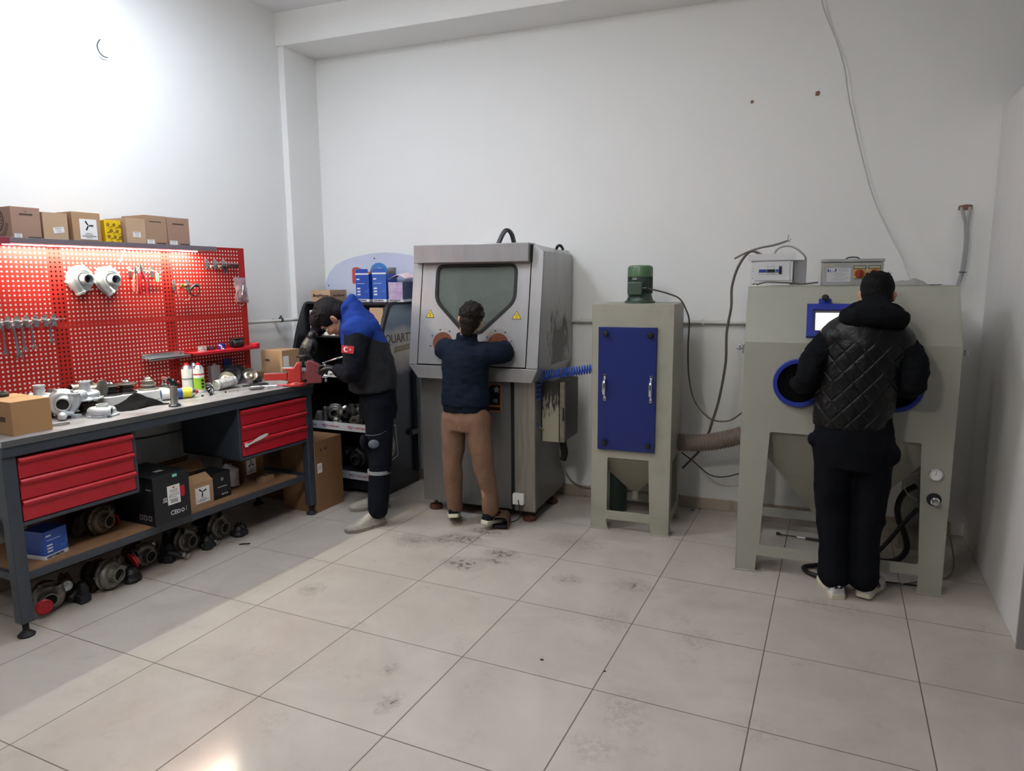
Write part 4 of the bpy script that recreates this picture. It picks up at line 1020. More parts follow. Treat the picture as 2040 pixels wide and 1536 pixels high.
def turbo(label, T, al=m_dirtalu, ir=m_rust, seed=0, red=None, group=None, actuator=True, paper=True, name='turbocharger', scale=1.0, a0=2.2):
    """turbocharger, shaft along local y: compressor cover to the front (-y), turbine housing behind; rests on z=0"""
    T = T @ Matrix.Scale(scale, 4)
    e = thing(name, label, 'turbocharger', T, group)
    C = TR(0, -.035, .078) @ RT('X', pi / 2)                      # local z of parts -> -y
    q = M(C); q.lathe([(.002, -.012), (.074, -.012), (.076, -.004), (.066, .004), (.055, .018), (.034, .034), (.002, .034)], 28)
    ee, d, r = volute(q, .049, .015, .028, .012, 300, .045, a0); pipe_end(q, ee, d, r, 1)
    q.m = 0; q.lathe([(.038, .028), (.034, .040), (.033, .058), (.036, .06), (.036, .066), (.029, .066), (.028, .04)], 26); q.m = 1; q.lathe([(.0285, .046), (.0005, .042)], 22); q.m = 0
    for k in range(6):
        a = k * pi / 3 + seed; q.cyl((.073 * cos(a), .073 * sin(a), -.012), (.073 * cos(a), .073 * sin(a), .004), .008, n=8)
    q = q.build('compressor_cover', [al, m_bore], e, bevel=.001)
    if paper: M(C).prism(rrect(-.030, .036, .002, .050, .003), .020, .026, RT('Z', .5)).build('type_plate', m_zinc, q)
    C2 = TR(0, .025, .078) @ RT('X', -pi / 2)
    q = M(C2); q.lathe([(.002, -.06), (.040, -.06), (.042, -.05), (.034, -.045), (.036, -.02), (.046, -.014), (.046, -.006), (.002, -.006)], 24); q.cyl((0, 0, -.035), (0, .062, -.035), .016, n=12); q.box(-.026, .055, -.052, .026, .064, -.018)
    q.build('bearing_housing', ir, e, bevel=.001)
    q = M(C2); q.lathe([(.002, -.008), (.066, -.008), (.068, .004), (.056, .02), (.040, .036), (.002, .036)], 26)
    ee, d, r = volute(q, .046, .014, .028, .012, 290, .05, a0 + 2.4)
    F_ = d.to_track_quat('Z', 'Y').to_matrix().to_4x4(); F_.translation = ee
    q.prism(round_poly([(-.050, -.018), (-.018, -.036), (.018, -.036), (.050, -.018), (.050, .018), (.018, .036), (-.018, .036), (-.050, .018)], .01), -.004, .008, F_, holes=[circ(0, 0, .021, 18)])
    q.lathe([(.044, .030), (.040, .044), (.052, .046), (.052, .056), (.034, .056), (.032, .03)], 26)
    q.build('turbine_housing', [ir, m_bore], e, bevel=.001)
    if actuator:
        A = TR(.085, -.02, .105) @ RT('X', pi / 2 - .2) @ RT('Y', .15)
        q = M(A); q.lathe([(.002, -.022), (.022, -.022), (.028, -.016), (.031, -.002), (.033, 0), (.031, .003), (.026, .018), (.012, .024), (.002, .024)], 22); q = q.build('actuator', m_zinc if seed % 2 else al, e)
        M(A).tube([(0, 0, -.02), (-.004, 0, -.06), (-.02, -.01, -.09)], .0035, 6).build('actuator_rod', m_zinc, q)
        M().box(.045, -.03, .095, .07, -.024, .115).build('bracket', ir, e)
    if red:
        Rp = TR(*red[0]) @ (red[1])
        M(Rp).lathe([(.001, 0), (.040, 0), (.041, .004), (.034, .010), (.032, .018), (.001, .018)], 24).build('red_protection_cap', m_red, e)
    return e
RZ = lambda a: RT('Z', a)
# on the floor below the bench
G = 'turbochargers under the bench'
turbo('dirty turbocharger with large red round cap on the floor nearest the bench\'s left leg', BM @ TR(.245, .24, 0) @ RZ(-.35), m_dirtalu, m_rust, 1, ((-.035, -.115, .060), RT('X', pi / 2)), G, scale=.98, a0=1.2)
turbo('grey turbocharger with red flat cover plate on the floor right of the blue box', BM @ TR(.52, .21, .0) @ RZ(.25), m_dirtalu, m_rust, 2, ((.115, -.075, .10), RT('Y', 1.2) @ RT('X', .4)), G, scale=1.12, a0=.4)
turbo('dark turbocharger with two open round ports on the floor under the big black carton', BM @ TR(.80, .30, 0) @ RZ(.1), m_dirtalu, m_rust, 3, None, G, a0=2.9)
turbo('dark turbocharger with a ribbed hose stub on the floor under the small propeller carton', BM @ TR(1.06, .28, 0) @ RZ(.15), m_dirtalu, m_blkpart, 4, None, G, scale=1.05, a0=2.2, paper=False)
turbo('dark turbocharger lying furthest right in the row under the bench', BM @ TR(1.30, .28, 0) @ RZ(.2), m_dirtalu, m_blkpart, 5, None, G, scale=1.1, a0=1.7, paper=False)
for nm, X, Y, lab in (('hose_stub', 1.00, .135, 'short ribbed metal hose stub before the dark turbocharger under the propeller carton'), ('hose_stub', 1.235, .150, 'short ribbed metal hose stub before the turbocharger furthest right under the bench')):
    q = M(); q.lathe([(.014, 0), (.018, 0), (.018, .012), (.013, .014), (.015, .018), (.018, .021), (.015, .025), (.018, .029), (.015, .033), (.012, .035), (.012, .055), (.008, .055), (.008, 0)], 18, T=RT('X', -1.25))
    solo(q, nm, m_zinc, lab, 'pipe', BM @ TR(X, Y, .020) @ RZ(.3))
def lump(seed, size, n=3):
    random.seed(seed); q = M(); sx, sy, sz = size
    for k in range(n):
        x = (random.random() - .5) * sx * .5; y = (random.random() - .5) * sy * .4; a = random.random() * 3
        q.lathe([(.002, 0), (sx * .28, 0), (sx * .30, sz * .2), (sx * .22, sz * .4), (sx * .24, sz * .6), (sx * .12, sz * .85), (.002, sz * .9)], 12, (x, y, 0))
    q.tube([(-sx * .4, 0, sz * .3), (0, sy * .2, sz * .5), (sx * .45, 0, sz * .25)], sz * .14, 8)
    q.box(-sx * .15, -sy * .45, 0, sx * .2, sy * .3, sz * .35)
    return q
for i, (X, Y, sz, lab, mm) in enumerate(((.355, .16, (.11, .10, .12), 'black flanged elbow on the floor right of the red capped turbocharger', m_blkpart), (.655, .16, (.13, .10, .09), 'black manifold piece on the floor below the big black carton\'s left side', m_blkpart),
                                         (.93, .20, (.13, .11, .13), 'sooty black exhaust piece between two turbochargers below the propeller carton', m_blkpart), (1.19, .19, (.12, .11, .10), 'sooty black bracket piece between the two furthest turbochargers under the bench', m_blkpart), (1.44, .19, (.13, .12, .08), 'flat black bracket at the right end of the row under the bench', m_blkpart))):
    solo(lump(20 + i, sz), 'engine_part', mm, lab, 'engine part', BM @ TR(X, Y, 0) @ RZ(i * 1.1), 'black engine parts under the bench', bevel=.002)
solo(lump(31, (.09, .07, .16)), 'engine_part', m_rust, 'rusty brown flange leaning behind the black elbow under the bench', 'engine part', BM @ TR(.36, .28, 0), bevel=.002)
# on the lower shelf
turbo('brown turbocharger with silver open port on the lower shelf between blue box and black carton', BM @ TR(.52, .23, LS) @ RZ(.25), mat('brownish_aluminium', '7d6d5c', .5, .5, var=.6, vs=18, col2='473a2f', bump=.3, bs=120), m_rust, 1, ((.125, .0, .032), RT('Y', 1.4)), None, scale=.98, a0=.9)

# ------------------------------------------------------------------ on the worktop
WT = .9552
cover('bright compressor cover with upright inlet at the back of the worktop behind the carton', BM @ TR(.425, .44, WT + .075) @ RZ(1.0), m_aluw)
solo(M().lathe([(.002, 0), (.062, 0), (.064, .01), (.05, .03), (.052, .05), (.06, .055), (.06, .075), (.002, .075)], 26), 'turbine_ring', m_iron, 'dark iron ring under the bright compressor cover at the back of the worktop', 'turbo part', BM @ TR(.425, .44, WT))
solo(M().lathe([(.022, 0), (.030, 0), (.032, .012), (.027, .022), (.018, .022), (.018, 0)], 20), 'bearing_ring', m_iron, 'small dark bearing ring lying on top of the brown carton', 'turbo part', BM @ TR(.175, .30, WT + .161))
turbo('large turbocharger with silver inlet in the heap of parts right of the carton', BM @ TR(.50, .36, WT) @ RZ(-.6), m_alu, m_rust, 2, None, None, scale=1.0, a0=1.0)
cover('silver cover with two upright pipes, on top of the heap of turbo parts', BM @ TR(.60, .33, WT + .078) @ RZ(2.4), m_aluw)
core('dark turbo core under the two piped silver cover in the heap', BM @ TR(.605, .335, WT), None, m_rust)
q = M(); e_, d_, r_ = volute(q, .048, .016, .030, .028, 300, .06, 3.9); pipe_end(q, e_, d_, r_, 1)
q.lathe([(.002, 0), (.07, 0), (.072, .01), (.05, .03), (.03, .05), (.03, .075), (.002, .075)], 26)
q.prism(round_poly([(-.05, -.02), (0, -.036), (.05, -.02), (.05, .02), (0, .036), (-.05, .02)], .012), 0, .01, TR(.085, .02, .03) @ RT('Y', pi / 2))
solo(q, 'turbine_housing', [m_dirtalu, m_bore], 'grey cast turbine housing with flat flange at the back of the heap on the worktop', 'turbo part', BM @ TR(.70, .47, WT + .085) @ RZ(-1.45), bevel=.001)
solo(M().lathe([(.002, 0), (.055, 0), (.055, .02), (.04, .03), (.045, .06), (.06, .065), (.06, .084), (.002, .084)], 24), 'turbine_ring', m_iron, 'dark iron core below the grey cast housing at the back of the heap', 'turbo part', BM @ TR(.70, .50, WT))
q = M(); q.lathe([(.002, 0), (.06, 0), (.062, .03), (.045, .04), (.048, .07), (.03, .09), (.002, .09)], 24); q.box(-.05, -.06, .04, .05, -.01, .085); q.prism([(-.04, 0), (.05, 0), (.03, .05), (-.02, .06)], -.03, .03, TR(0, 0, .075) @ FRONT)
solo(q, 'actuator_housing', m_dirtalu, 'boxy grey actuator housing behind the bright compressor cover on the worktop', 'turbo part', BM @ TR(.55, .515, WT) @ RZ(.4), bevel=.003)
cover('low silver cover lying at the front of the heap of turbo parts', BM @ TR(.60, .195, WT) @ RZ(4.1), m_aluw, inlet_h=.022)
q = M(); q.tube(catmull([(0, 0, .02), (.03, .02, .03), (.06, .01, .025), (.09, .03, .02)]), [.016] * 10 + [.012] * 9, 10); q.ball((0, 0, .022), .022); q.box(.06, -.02, 0, .1, .01, .018)
solo(q, 'pipe_fitting', m_aluw, 'small bent silver pipe fitting between the carton and the low silver cover', 'turbo part', BM @ TR(.42, .25, WT) @ RZ(.2), bevel=.001)
solo(M().tube(catmull([(0, 0, .004), (.05, -.02, .004), (.09, 0, .004), (.06, .025, .004), (.01, .03, .004)]), .0025, 6), 'wire_clip', m_cablek, 'thin black wire loop lying on the worktop right of the carton', 'wire', BM @ TR(.30, .14, WT))
# white canister lying flat, cores on it
q = M(); q.prism(rrect(-.24, -.075, .17, .075, .03), .004, .058); q.cyl((-.26, .02, .03), (-.22, .02, .03), .02, n=14)
cn = solo(q, 'plastic_canister', mat('white_jerrycan', 'e4e4e2', .45, var=.15, vs=3, col2='d0cfcb'), 'white plastic canister lying flat at the back of the worktop', 'canister', BM @ TR(1.0, .465, WT - .003) @ RZ(-.05), bevel=.014, seg=3)
core('dark turbo core standing on the left end of the white canister', BM @ TR(.835, .475, WT + .0555), 'turbo cores along the pegboard', m_blkpart, .046)
core('turbo core with widest brown disc standing on the middle of the white canister', BM @ TR(.93, .47, WT + .0555), 'turbo cores along the pegboard', m_iron, .058)
core('grey turbo core standing on the right end of the white canister', BM @ TR(1.075, .47, WT + .0555), 'turbo cores along the pegboard', m_dirtalu, .03)
core('small turbo core standing on the worktop behind the blow torch', BM @ TR(1.20, .49, WT + .0), 'turbo cores along the pegboard', m_iron, .036)
# paint can lying
def spray_can(name, label, T, body, cap=None, band=None, h=.19, r=.0325, dome='c9ccd0', group=None, nozzle=True):
    e = thing(name, label, 'spray can', T, group)
    b = M().lathe([(.002, .003), (r - .003, 0), (r, .003), (r, h * .80), (r - .001, h * .82), (.002, h * .82)], 28).build('can_body', body, e)
    M().lathe([(r - .0005, h * .80), (r + .0008, h * .815), (r - .002, h * .83), (r * .85, h * .88), (r * .55, h * .925), (r * .45, h * .93), (.002, h * .93)], 28).build('dome', m_zinc, e)
    if cap is not None: M().lathe([(.002, h * .92), (r * .46, h * .92), (r * .46, h * .96), (r * .30, h * .97), (r * .27, h * 1.0), (.002, h * 1.0)], 18).build('spray_cap', cap, e)
    if band:
        for (z0, z1, mm, nm) in band:
            M().ring(r + .0006, r - .001, z0 * h, z1 * h, 28).build(nm, mm, b)
    return e
m_lime = mat('lime_print', '8fbf3a', .4); m_redp = mat('red_print', 'c0392f', .4)
spray_can('spray_can', 'white spray can with red nozzle standing left of the green labelled can', BM @ TR(1.335, .445, WT), mat('can_white', 'd9dbd9', .35), m_red, [(.45, .50, m_greyink, 'print_band')], .192)
e = spray_can('spray_can', 'white spray can with red nozzle and lime green label, in front', BM @ TR(1.375, .385, WT), mat('can_white', 'd9dbd9', .35), m_red, [(.10, .50, m_lime, 'green_label'), (.60, .64, m_redp, 'red_band')], .192)
g = M()
for k in range(3): g.prism(rrect(-.010, .030 + k * .021, .008, .043 + k * .021, .004), .0327, .0345, FRONT)
g.build('black_marks', m_blkink, e)
spray_can('spray_can', 'tall silver spray can without cap behind the two red nozzled cans', BM @ TR(1.435, .50, WT), mat('can_silver', 'b9bec3', .35, .5), None, [(.60, .68, m_redp, 'red_band')], .20)
q = M(); q.prism(rrect(-.038, -.022, .038, .022, .008), 0, .145); q.m = 1; q.prism(rrect(-.030, -.0235, .030, .0235, .004), .085, .10); q.m = 0; q.lathe([(.002, .145), (.012, .145), (.012, .158), (.002, .158)], 14)
solo(q, 'metal_tin', [mat('tin_grey', '9a9698', .4, .5, var=.3, vs=10), m_greyink], 'flat grey metal tin standing upright near the pegboard\'s right end', 'tin', BM @ TR(1.595, .50, WT), bevel=.002)
solo(M().prism(rrect(-.032, -.04, .032, .04, .008), 0, .006, FRONT), 'blue_pad', mat('royal_blue_pad', '203c96', .6), 'small dark blue pad hanging low on the pegboard\'s right end', 'pad', BM @ TR(1.745, .548, 1.088))
e = spray_can('spray_can', 'yellow and blue spray can lying on the worktop beside the blow torch', BM @ TR(1.055, .33, WT + .033) @ RZ(-.45) @ RT('Y', pi / 2), mat('can_blue', '2d4f94', .35), m_red, [(.0, .30, mat('can_white', 'd9dbd9', .35), 'white_band'), (.55, .80, mat('can_yellow', 'd8cf2c', .35), 'yellow_band')], .21)
# blow torch
e = thing('blow_torch', 'small blow torch with steel body and black head standing at the worktop\'s front edge', 'torch', BM @ TR(.955, .082, WT) @ RZ(-.2))
M().lathe([(.002, 0), (.033, 0), (.034, .006), (.022, .016), (.002, .016)], 22).build('base', m_black, e)
M().lathe([(.002, .016), (.0205, .016), (.0205, .118), (.019, .122), (.002, .122)], 22).build('gas_body', mat('brushed_torch_steel', 'b5b3ab', .3, .85), e)
q = M(); q.tube(catmull([(.004, 0, .118), (.002, 0, .135), (-.012, 0, .150), (-.035, 0, .163)], 4), [.020] * 4 + [.018] * 4 + [.012] * 4 + [.010], 14); q.box(-.005, -.008, .118, .034, .008, .132); h = q.build('head', m_black, e, bevel=.002)
M().tube([(-.033, 0, .162), (-.060, 0, .172)], .009, 14).build('burner_tube', mat('burner_pinkish_steel', 'c99a98', .35, .7), h)
M().ball((.026, -.012, .137), .009).build('red_knob', m_red, h)
# black cloth heap
def cloth(u, v):
    x = (u - .5) * .27; y = (v - .5) * .19
    r = sqrt((x / .135) ** 2 + (y / .095) ** 2)
    h = .060 * max(0, 1 - r) ** .8 * (1.1 + .8 * (u - .5)) + .012 * max(0, 1 - r * .9) * sin(26 * x + 30 * y) + .012 * max(0, 1.05 - r) * sin(50 * y - 14 * x)
    return (x * (1 + .12 * sin(9 * v)), y * (1 + .18 * sin(7 * u)), max(.0015, h + .003))
m = crumple(46, 34, cloth, .0045, 30, 2)
for i, v in enumerate(m.v): v.z = max(v.z, .001)
o = solo(m, 'black_cloth', mat('black_cloth_fabric', '090a0d', .9, spec=.1, bump=.2, bs=200), 'crumpled black cloth lying in front of the white canister', 'cloth', BM @ TR(.86, .285, WT) @ RZ(-.1), ang=180); o.modifiers.new('s', 'SOLIDIFY').thickness = .002
# grinding discs, wheel, dishes
def impeller(label, T, r=.042, mm=m_blkpart):
    e = thing('impeller_wheel', label, 'turbo part', T)
    M().lathe([(.002, 0), (r, 0), (r, .004), (r * .4, .012), (r * .25, .024), (.002, .026)], 26).build('hub', mm, e)
    q = M()
    for k in range(11):
        a = 2 * pi * k / 11; c = lambda rr, aa, z: (rr * cos(a + aa), rr * sin(a + aa), z)
        q.add([c(r * .28, 0, .023), c(r * .97, .35, .005), c(r * .85, .5, .016), c(r * .35, .3, .026)], [(0, 1, 2, 3)])
    q = q.build('blades', m_zinc, e); q.modifiers.new('s', 'SOLIDIFY').thickness = .0015
    return e
impeller('dark bladed impeller wheel leaning against the lying silver can', BM @ TR(1.33, .245, WT + .038) @ RT('Z', .5) @ RT('X', 1.15))
e = spray_can('spray_can', 'silver can lying on its side in the middle of the scattered tools', BM @ TR(1.46, .335, WT + .035) @ RZ(.05) @ RT('Y', 1.50), mat('can_silver_print', 'c9cbc9', .3, .4, var=.6, vs=30, col2='8f908e', lo=.5, hi=.6), None, [(.08, .12, m_greyink, 'print_band'), (.66, .72, m_greyink, 'print_band')], .19, .034)
def dish(label, T, r=.048, mm=m_zinc, name='metal_dish'):
    q = M(); q.lathe([(.002, .004), (r * .28, .004), (r * .32, .012), (r * .5, .014), (r * .55, .006), (r * .75, .008), (r * .9, .020), (r, .024), (r, .028), (r * .88, .024), (r * .7, .013), (r * .5, .018), (r * .3, .017), (.002, .010)], 30)
    return solo(q, name, mm, label, 'turbo part', T)
dish('pale stepped metal dish leaning up behind the lying silver can', BM @ TR(1.60, .395, WT + .050) @ RZ(-.5) @ RT('X', .95), .050, mat('pale_gold_steel', 'bdb8a6', .3, .8))
dish('large dark disc leaning against the pegboard below the blue pad', BM @ TR(1.70, .475, WT + .068) @ RZ(-.2) @ RT('X', 1.2), .066, m_blkpart, 'brake_disc')
dish('dark disc leaning behind the pale stepped dish', BM @ TR(1.79, .505, WT + .062) @ RZ(-.3) @ RT('X', 1.15), .060, m_blkpart, 'brake_disc')
dish('worn silver dish leaning left of the vice slide', BM @ TR(1.79, .39, WT + .052) @ RZ(-.4) @ RT('X', 1.0), .050, mat('scratched_steel', 'a09a8f', .3, .85, var=.7, vs=20, col2='5d574f'))
solo(lump(41, (.09, .08, .065)), 'engine_part', m_iron, 'small dark engine part beside the worn silver dish', 'engine part', BM @ TR(1.865, .40, WT), bevel=.001)
solo(lump(42, (.07, .06, .05)), 'engine_part', m_dirtalu, 'small grey engine part at the far back corner of the worktop', 'engine part', BM @ TR(1.93, .47, WT), bevel=.001)
# hand tools
def screwdriver(label, T, hand, L=.12):
    e = thing('screwdriver', label, 'tool', T)
    M().tube([(0, 0, .012), (.02, 0, .012), (.045, 0, .012), (.085, 0, .012), (.10, 0, .012)], [.006, .0115, .0115, .012, .006], 12).build('handle', hand, e)
    M().tube([(-.0, 0, .010), (-L, 0, .006)], .0032, 8).build('blade', m_chrome, e)
    return e
screwdriver('screwdriver with grey grip lying near the worktop\'s front edge', BM @ TR(1.55, .135, WT) @ RZ(-.45), mat('grey_grip', '66625f', .6), .13)
q = M(); q.tube([(0, 0, .006), (.10, 0, .006)], .005, 8); q.tube([(.10, 0, .006), (.115, .004, .006), (.12, .016, .006)], .006, 8)
solo(q, 'steel_punch', m_chrome, 'thin bright steel punch lying right of the grey screwdriver', 'tool', BM @ TR(1.66, .085, WT) @ RZ(-.55))
e = thing('pry_bar', 'steel bar with red painted end lying before the vice', 'tool', BM @ TR(1.63, .20, WT) @ RZ(-.84))
M().tube([(0, 0, .009), (.165, 0, .009)], .008, 12).build('steel_bar', m_chrome, e); M().tube([(.165, 0, .009), (.275, 0, .009)], .0085, 12).build('red_end', mat('red_bar_paint', 'a83038', .35, .3), e)
e = thing('pliers', 'dark long nosed pliers lying between the dishes and the steel bar', 'tool', BM @ TR(1.70, .275, WT) @ RZ(-.35))
for s_ in (-1, 1): M().tube(catmull([(-.06, s_ * .004, .008), (0, s_ * .010, .008), (.05, s_ * .022, .008), (.11, s_ * .018, .008)]), [.004] * 6 + [.006] * 13, 8).build('handle', m_blkpart, e)
for i, (X, Y) in enumerate(((1.255, .22), (1.29, .19), (1.42, .20), (1.50, .175))):
    solo(M().lathe([(.0005, 0), (.006, 0), (.006, .005), (.003, .006), (.003, .014), (.0005, .014)], 6, T=RT('X', 1.5) @ TR(0, .0, 0)), 'bolt', m_blkpart, 'small loose dark bolt lying before the impeller wheel', 'bolt', BM @ TR(X, Y, WT + .006) @ RZ(i * 1.3), 'loose bolts on the worktop')
# ------------------------------------------------------------------ things on the pegboard
PY = .548
HANG = RT('X', pi / 2)
cover('bright compressor cover hung on the left half of the pegboard, left of its twin', BM @ TR(.763, PY, 1.683) @ HANG, m_aluw, None, inlet_h=.052, a0=-1.75)
cover('bright compressor cover hung on the pegboard between its twin and the red pliers', BM @ TR(.925, PY, 1.680) @ HANG, m_aluw, None, inlet_h=.050, a0=-1.55)
def hook_rail(label, x0, x1, z, hooks, plate=True):
    e = thing('hook_rail', label, 'tool holder', BM @ TR(x0, PY, z))
    M().box(0, -.026, -.003, x1 - x0, -.020, .001).cyl((0, -.023, 0), (x1 - x0 + .010, -.023, 0), .0028, n=8).build('rail', m_zinc, e)
    for x in hooks:
        q = M()
        q.prism(round_poly([(x - x0 - .013, -.040), (x - x0 + .013, -.040), (x - x0 + .013, .026), (x - x0 - .013, .026)], .012), 0, .0018, FRONT, holes=[circ(x - x0, .012, .004, 10, .0025)])
        q.box(x - x0 - .014, -.020, -.004, x - x0 + .014, 0, .001)
        q.tube([(x - x0, -.020, -.002), (x - x0, -.032, -.006), (x - x0, -.038, 0)], .0022, 6)
        q.build('hook', m_zinc, e, bevel=.0005)
    return e
hook_rail('chrome hook rail holding wrenches at the left end of the pegboard', -.01, .640, 1.467, [.0, .046, .092, .138, .184, .230, .276, .322, .368, .415, .461, .509, .556, .602])
def wrench(label, X, L, s=1.0, tilt=0.0):
    e = thing('wrench', label, 'wrench', BM @ TR(X, PY - .034, 1.463) @ RT('Y', tilt), 'wrenches on the hook rail')
    q = M()
    q.ring(.0105 * s, .0055 * s, -.004, .004, 18, (0, 0, -.008), 'Y')
    q.tube([(0, 0, -.017 * s), (0, 0, -L * .5), (0, 0, -L + .014 * s)], [.005 * s, .0042 * s, .006 * s], 8, flat=(1.2, .7), up=(1, 0, 0))
    q.prism([(-.006 * s, .002), (.006 * s, .002), (.013 * s, -.008 * s), (.014 * s, -.018 * s), (.009 * s, -.026 * s), (.0065 * s, -.012 * s), (-.0065 * s, -.012 * s), (-.009 * s, -.026 * s), (-.014 * s, -.018 * s), (-.013 * s, -.008 * s)], -.0035, .0035, TR(0, 0, -L + .014 * s) @ FRONT)
    q.build('wrench_body', m_chrome, e, bevel=.0006)
for X, L, s, t, lab in ((.324, .160, 1.0, .0, 'chrome wrench leftmost in view on the hook rail, cut by the photo\'s left edge'), (.371, .182, 1.35, -.10, 'longest chrome wrench with widest jaw, hanging slightly slanted on the hook rail'), (.415, .150, 1.05, -.03, 'chrome wrench third from the left on the hook rail, right of the longest'),
                       (.461, .142, 1.0, -.04, 'chrome wrench fourth from the left, just left of the empty hook'), (.557, .118, .9, -.03, 'shortest chrome wrench hanging right of the empty hook')):
    wrench(lab, X, L, s, t)
hook_rail('chrome hook rail holding pliers and a screwdriver in the glow of the lamp', 1.065, 1.285, 1.732, [1.075, 1.115, 1.165, 1.222])
def plier(label, X, z, L, tilt=0, col=m_red, sp=.018):
    e = thing('pliers', label, 'pliers', BM @ TR(X, PY - .034, z) @ RT('Y', tilt))
    q = M(); q.tube([(-.004, 0, .002), (-.002, 0, .03), (0, 0, .045)], [.006, .004, .0025], 8); q.tube([(.004, 0, .002), (.002, 0, .03), (0, 0, .045)], [.006, .004, .0025], 8); q.cyl((0, -.006, 0), (0, .006, 0), .009, n=14)
    q.build('jaws', m_chrome, e)
    for s_ in (-1, 1): M().tube(catmull([(s_ * .004, 0, -.006), (s_ * sp * .8, 0, -L * .35), (s_ * sp, 0, -L * .7), (s_ * sp * .8, 0, -L)]), [.004] + [.0062] * 18, 8).build('handle', col, e)
plier('slim pliers with pinkish red handles at the left of the lit hook rail', 1.085, 1.722, .115, .06, mat('salmon_grip', 'd06a62', .45), .011)
plier('large pliers with wide open red handles, in the middle of the lit hook rail', 1.125, 1.735, .150, -.05, m_red, .024)
e = thing('screwdriver', 'thin screwdriver hanging point down right of the red pliers', 'tool', BM @ TR(1.168, PY - .034, 1.72))
M().tube([(0, 0, .012), (0, 0, .0), (0, 0, -.012)], [.004, .006, .004], 10).build('handle', m_zinc, e); M().tube([(0, 0, -.010), (.006, 0, -.125)], .003, 8).build('blade', m_chrome, e)
q = M().prism(round_poly([(-.009, -.055), (.010, -.055), (.012, 0), (-.010, 0)], .006), -.003, .003, FRONT)
e = solo(q, 'key_tag', mat('mint_green_plastic', '8fd8a8', .4), 'mint green tag hanging at the right end of the lit hook rail', 'tag', BM @ TR(1.232, PY - .034, 1.720))
e = thing('cable_tie', 'white cable tie end hanging from the lamp strip above the pliers', 'cable tie', BM @ TR(1.0, PY - .03, 1.79))
M().tube([(0, 0, 0), (.018, -.003, .035), (.03, -.004, .066)], .0022, 6).build('tie_strap', m_white, e); M().box(-.004, -.003, -.006, .004, .003, .004).build('tie_head', m_white, e)
hook_rail('pair of chrome hooks with a black cable coil, mid right on the pegboard', 1.36, 1.485, 1.650, [1.372, 1.470])
q = M(); q.ring(.014, .008, -.006, .006, 18, ax='Y'); q.lathe([(.002, -.012), (.010, -.012), (.013, 0), (.010, .012), (.002, .012)], 14, (.02, 0, .004), 'X')
solo(q, 'brass_fitting', mat('brass', 'a08348', .35, .8), 'small brass fitting between the two chrome hooks of the pegboard', 'fitting', BM @ TR(1.41, PY - .03, 1.634))
e = thing('cable_coil', 'coil of black cable with silver sleeve hanging on the right chrome hook', 'cable', BM @ TR(1.500, PY - .036, 1.605))
M().tube([(.034 * cos(a) + .006 * sin(3 * a), .004 * sin(2 * a), .034 * sin(a)) for a in [2 * pi * i / 36 for i in range(36)]], .004, 8, closed=True).build('cable_ring', m_cablek, e)
q = M(); q.tube(catmull([(-.035, 0, .010), (-.010, -.006, .034), (.022, -.004, .038)]), [.010] * 12 + [.008], 10); q.build('black_sleeve', m_black, e)
M().tube(catmull([(.000, -.008, .044), (.020, -.010, .038), (.034, -.006, .030)]), .006, 8).build('silver_sleeve', m_zinc, e)
solo(M().tube(catmull([(1.375, PY - .03, 1.640), (1.372, PY - .03, 1.60), (1.385, PY - .03, 1.560), (1.425, PY - .03, 1.545), (1.460, PY - .03, 1.562), (1.468, PY - .03, 1.60)]), .0022, 6), 'thin_cable', mat('salmon_wire', 'a9716c', .5), 'thin salmon wire loop hanging below the two chrome hooks', 'cable', BM)
hook_rail('chrome hook rail with black sensors near the pegboard\'s top right corner', 1.615, 1.868, 1.790, [1.634, 1.704, 1.776])
for i, (X, z, lab, sz) in enumerate(((1.640, 1.765, 'grey sensor on the first hook of the top right rail', (.010, .012)), (1.708, 1.765, 'grey sensor on the second hook of the top right rail', (.010, .012)), (1.752, 1.750, 'black sensor hanging lowest on the top right rail', (.010, .028)), (1.792, 1.770, 'black round sensor on the third hook of the top right rail', (.014, .014)), (1.845, 1.770, 'black ribbed sensor at the end of the top right rail', (.015, .015)))):
    q = M(); r, h = sz; q.lathe([(.002, -h), (r * .8, -h), (r, -h * .4), (r * .7, 0), (r, h * .3), (r, h * .8), (.002, h)], 14); q.cyl((0, -.004, 0), (0, -.026, .004), r * .55, n=10)
    solo(q, 'sensor', m_blkpart if i > 1 else m_dirtalu, lab, 'sensor', BM @ TR(X, PY - .036, z), bevel=.001)
def bagflat(u, v):
    x = (u - .5) * .105 + (v - .5) * -.030; z = (v - .5) * .175
    b = max(0, 1 - ((u - .5) / .5) ** 2) * max(0, 1 - ((v - .45) / .55) ** 2)
    return (x, -.020 * b, z)
e = thing('plastic_bag', 'clear plastic bag with small parts hanging at the pegboard\'s right edge', 'bag', BM @ TR(1.902, PY - .012, 1.603) @ RT('Y', .05))
q = crumple(16, 22, bagflat, .005, 28, 9).build('film', mat('pinkish_film', 'b79aa0', .15, alpha=.62, spec=.9), e, ang=180); q.modifiers.new('s', 'SOLIDIFY').thickness = .0008
q = M(); q.tube(catmull([(-.01, -.012, -.04), (.015, -.016, -.01), (-.012, -.014, .02), (.012, -.012, .04)]), .004, 6); q.cyl((.0, -.014, -.03), (.01, -.016, .03), .008, n=8); q.build('small_parts', m_zinc, e)
solo(M().tube(catmull([(1.865, PY - .02, 1.60), (1.842, PY - .02, 1.56), (1.850, PY - .02, 1.51), (1.885, PY - .02, 1.492), (1.915, PY - .02, 1.505)]), .0028, 6), 'thin_cable', mat('salmon_wire', 'a9716c', .5), 'thin salmon wire loop below the clear plastic bag on the pegboard', 'cable', BM)
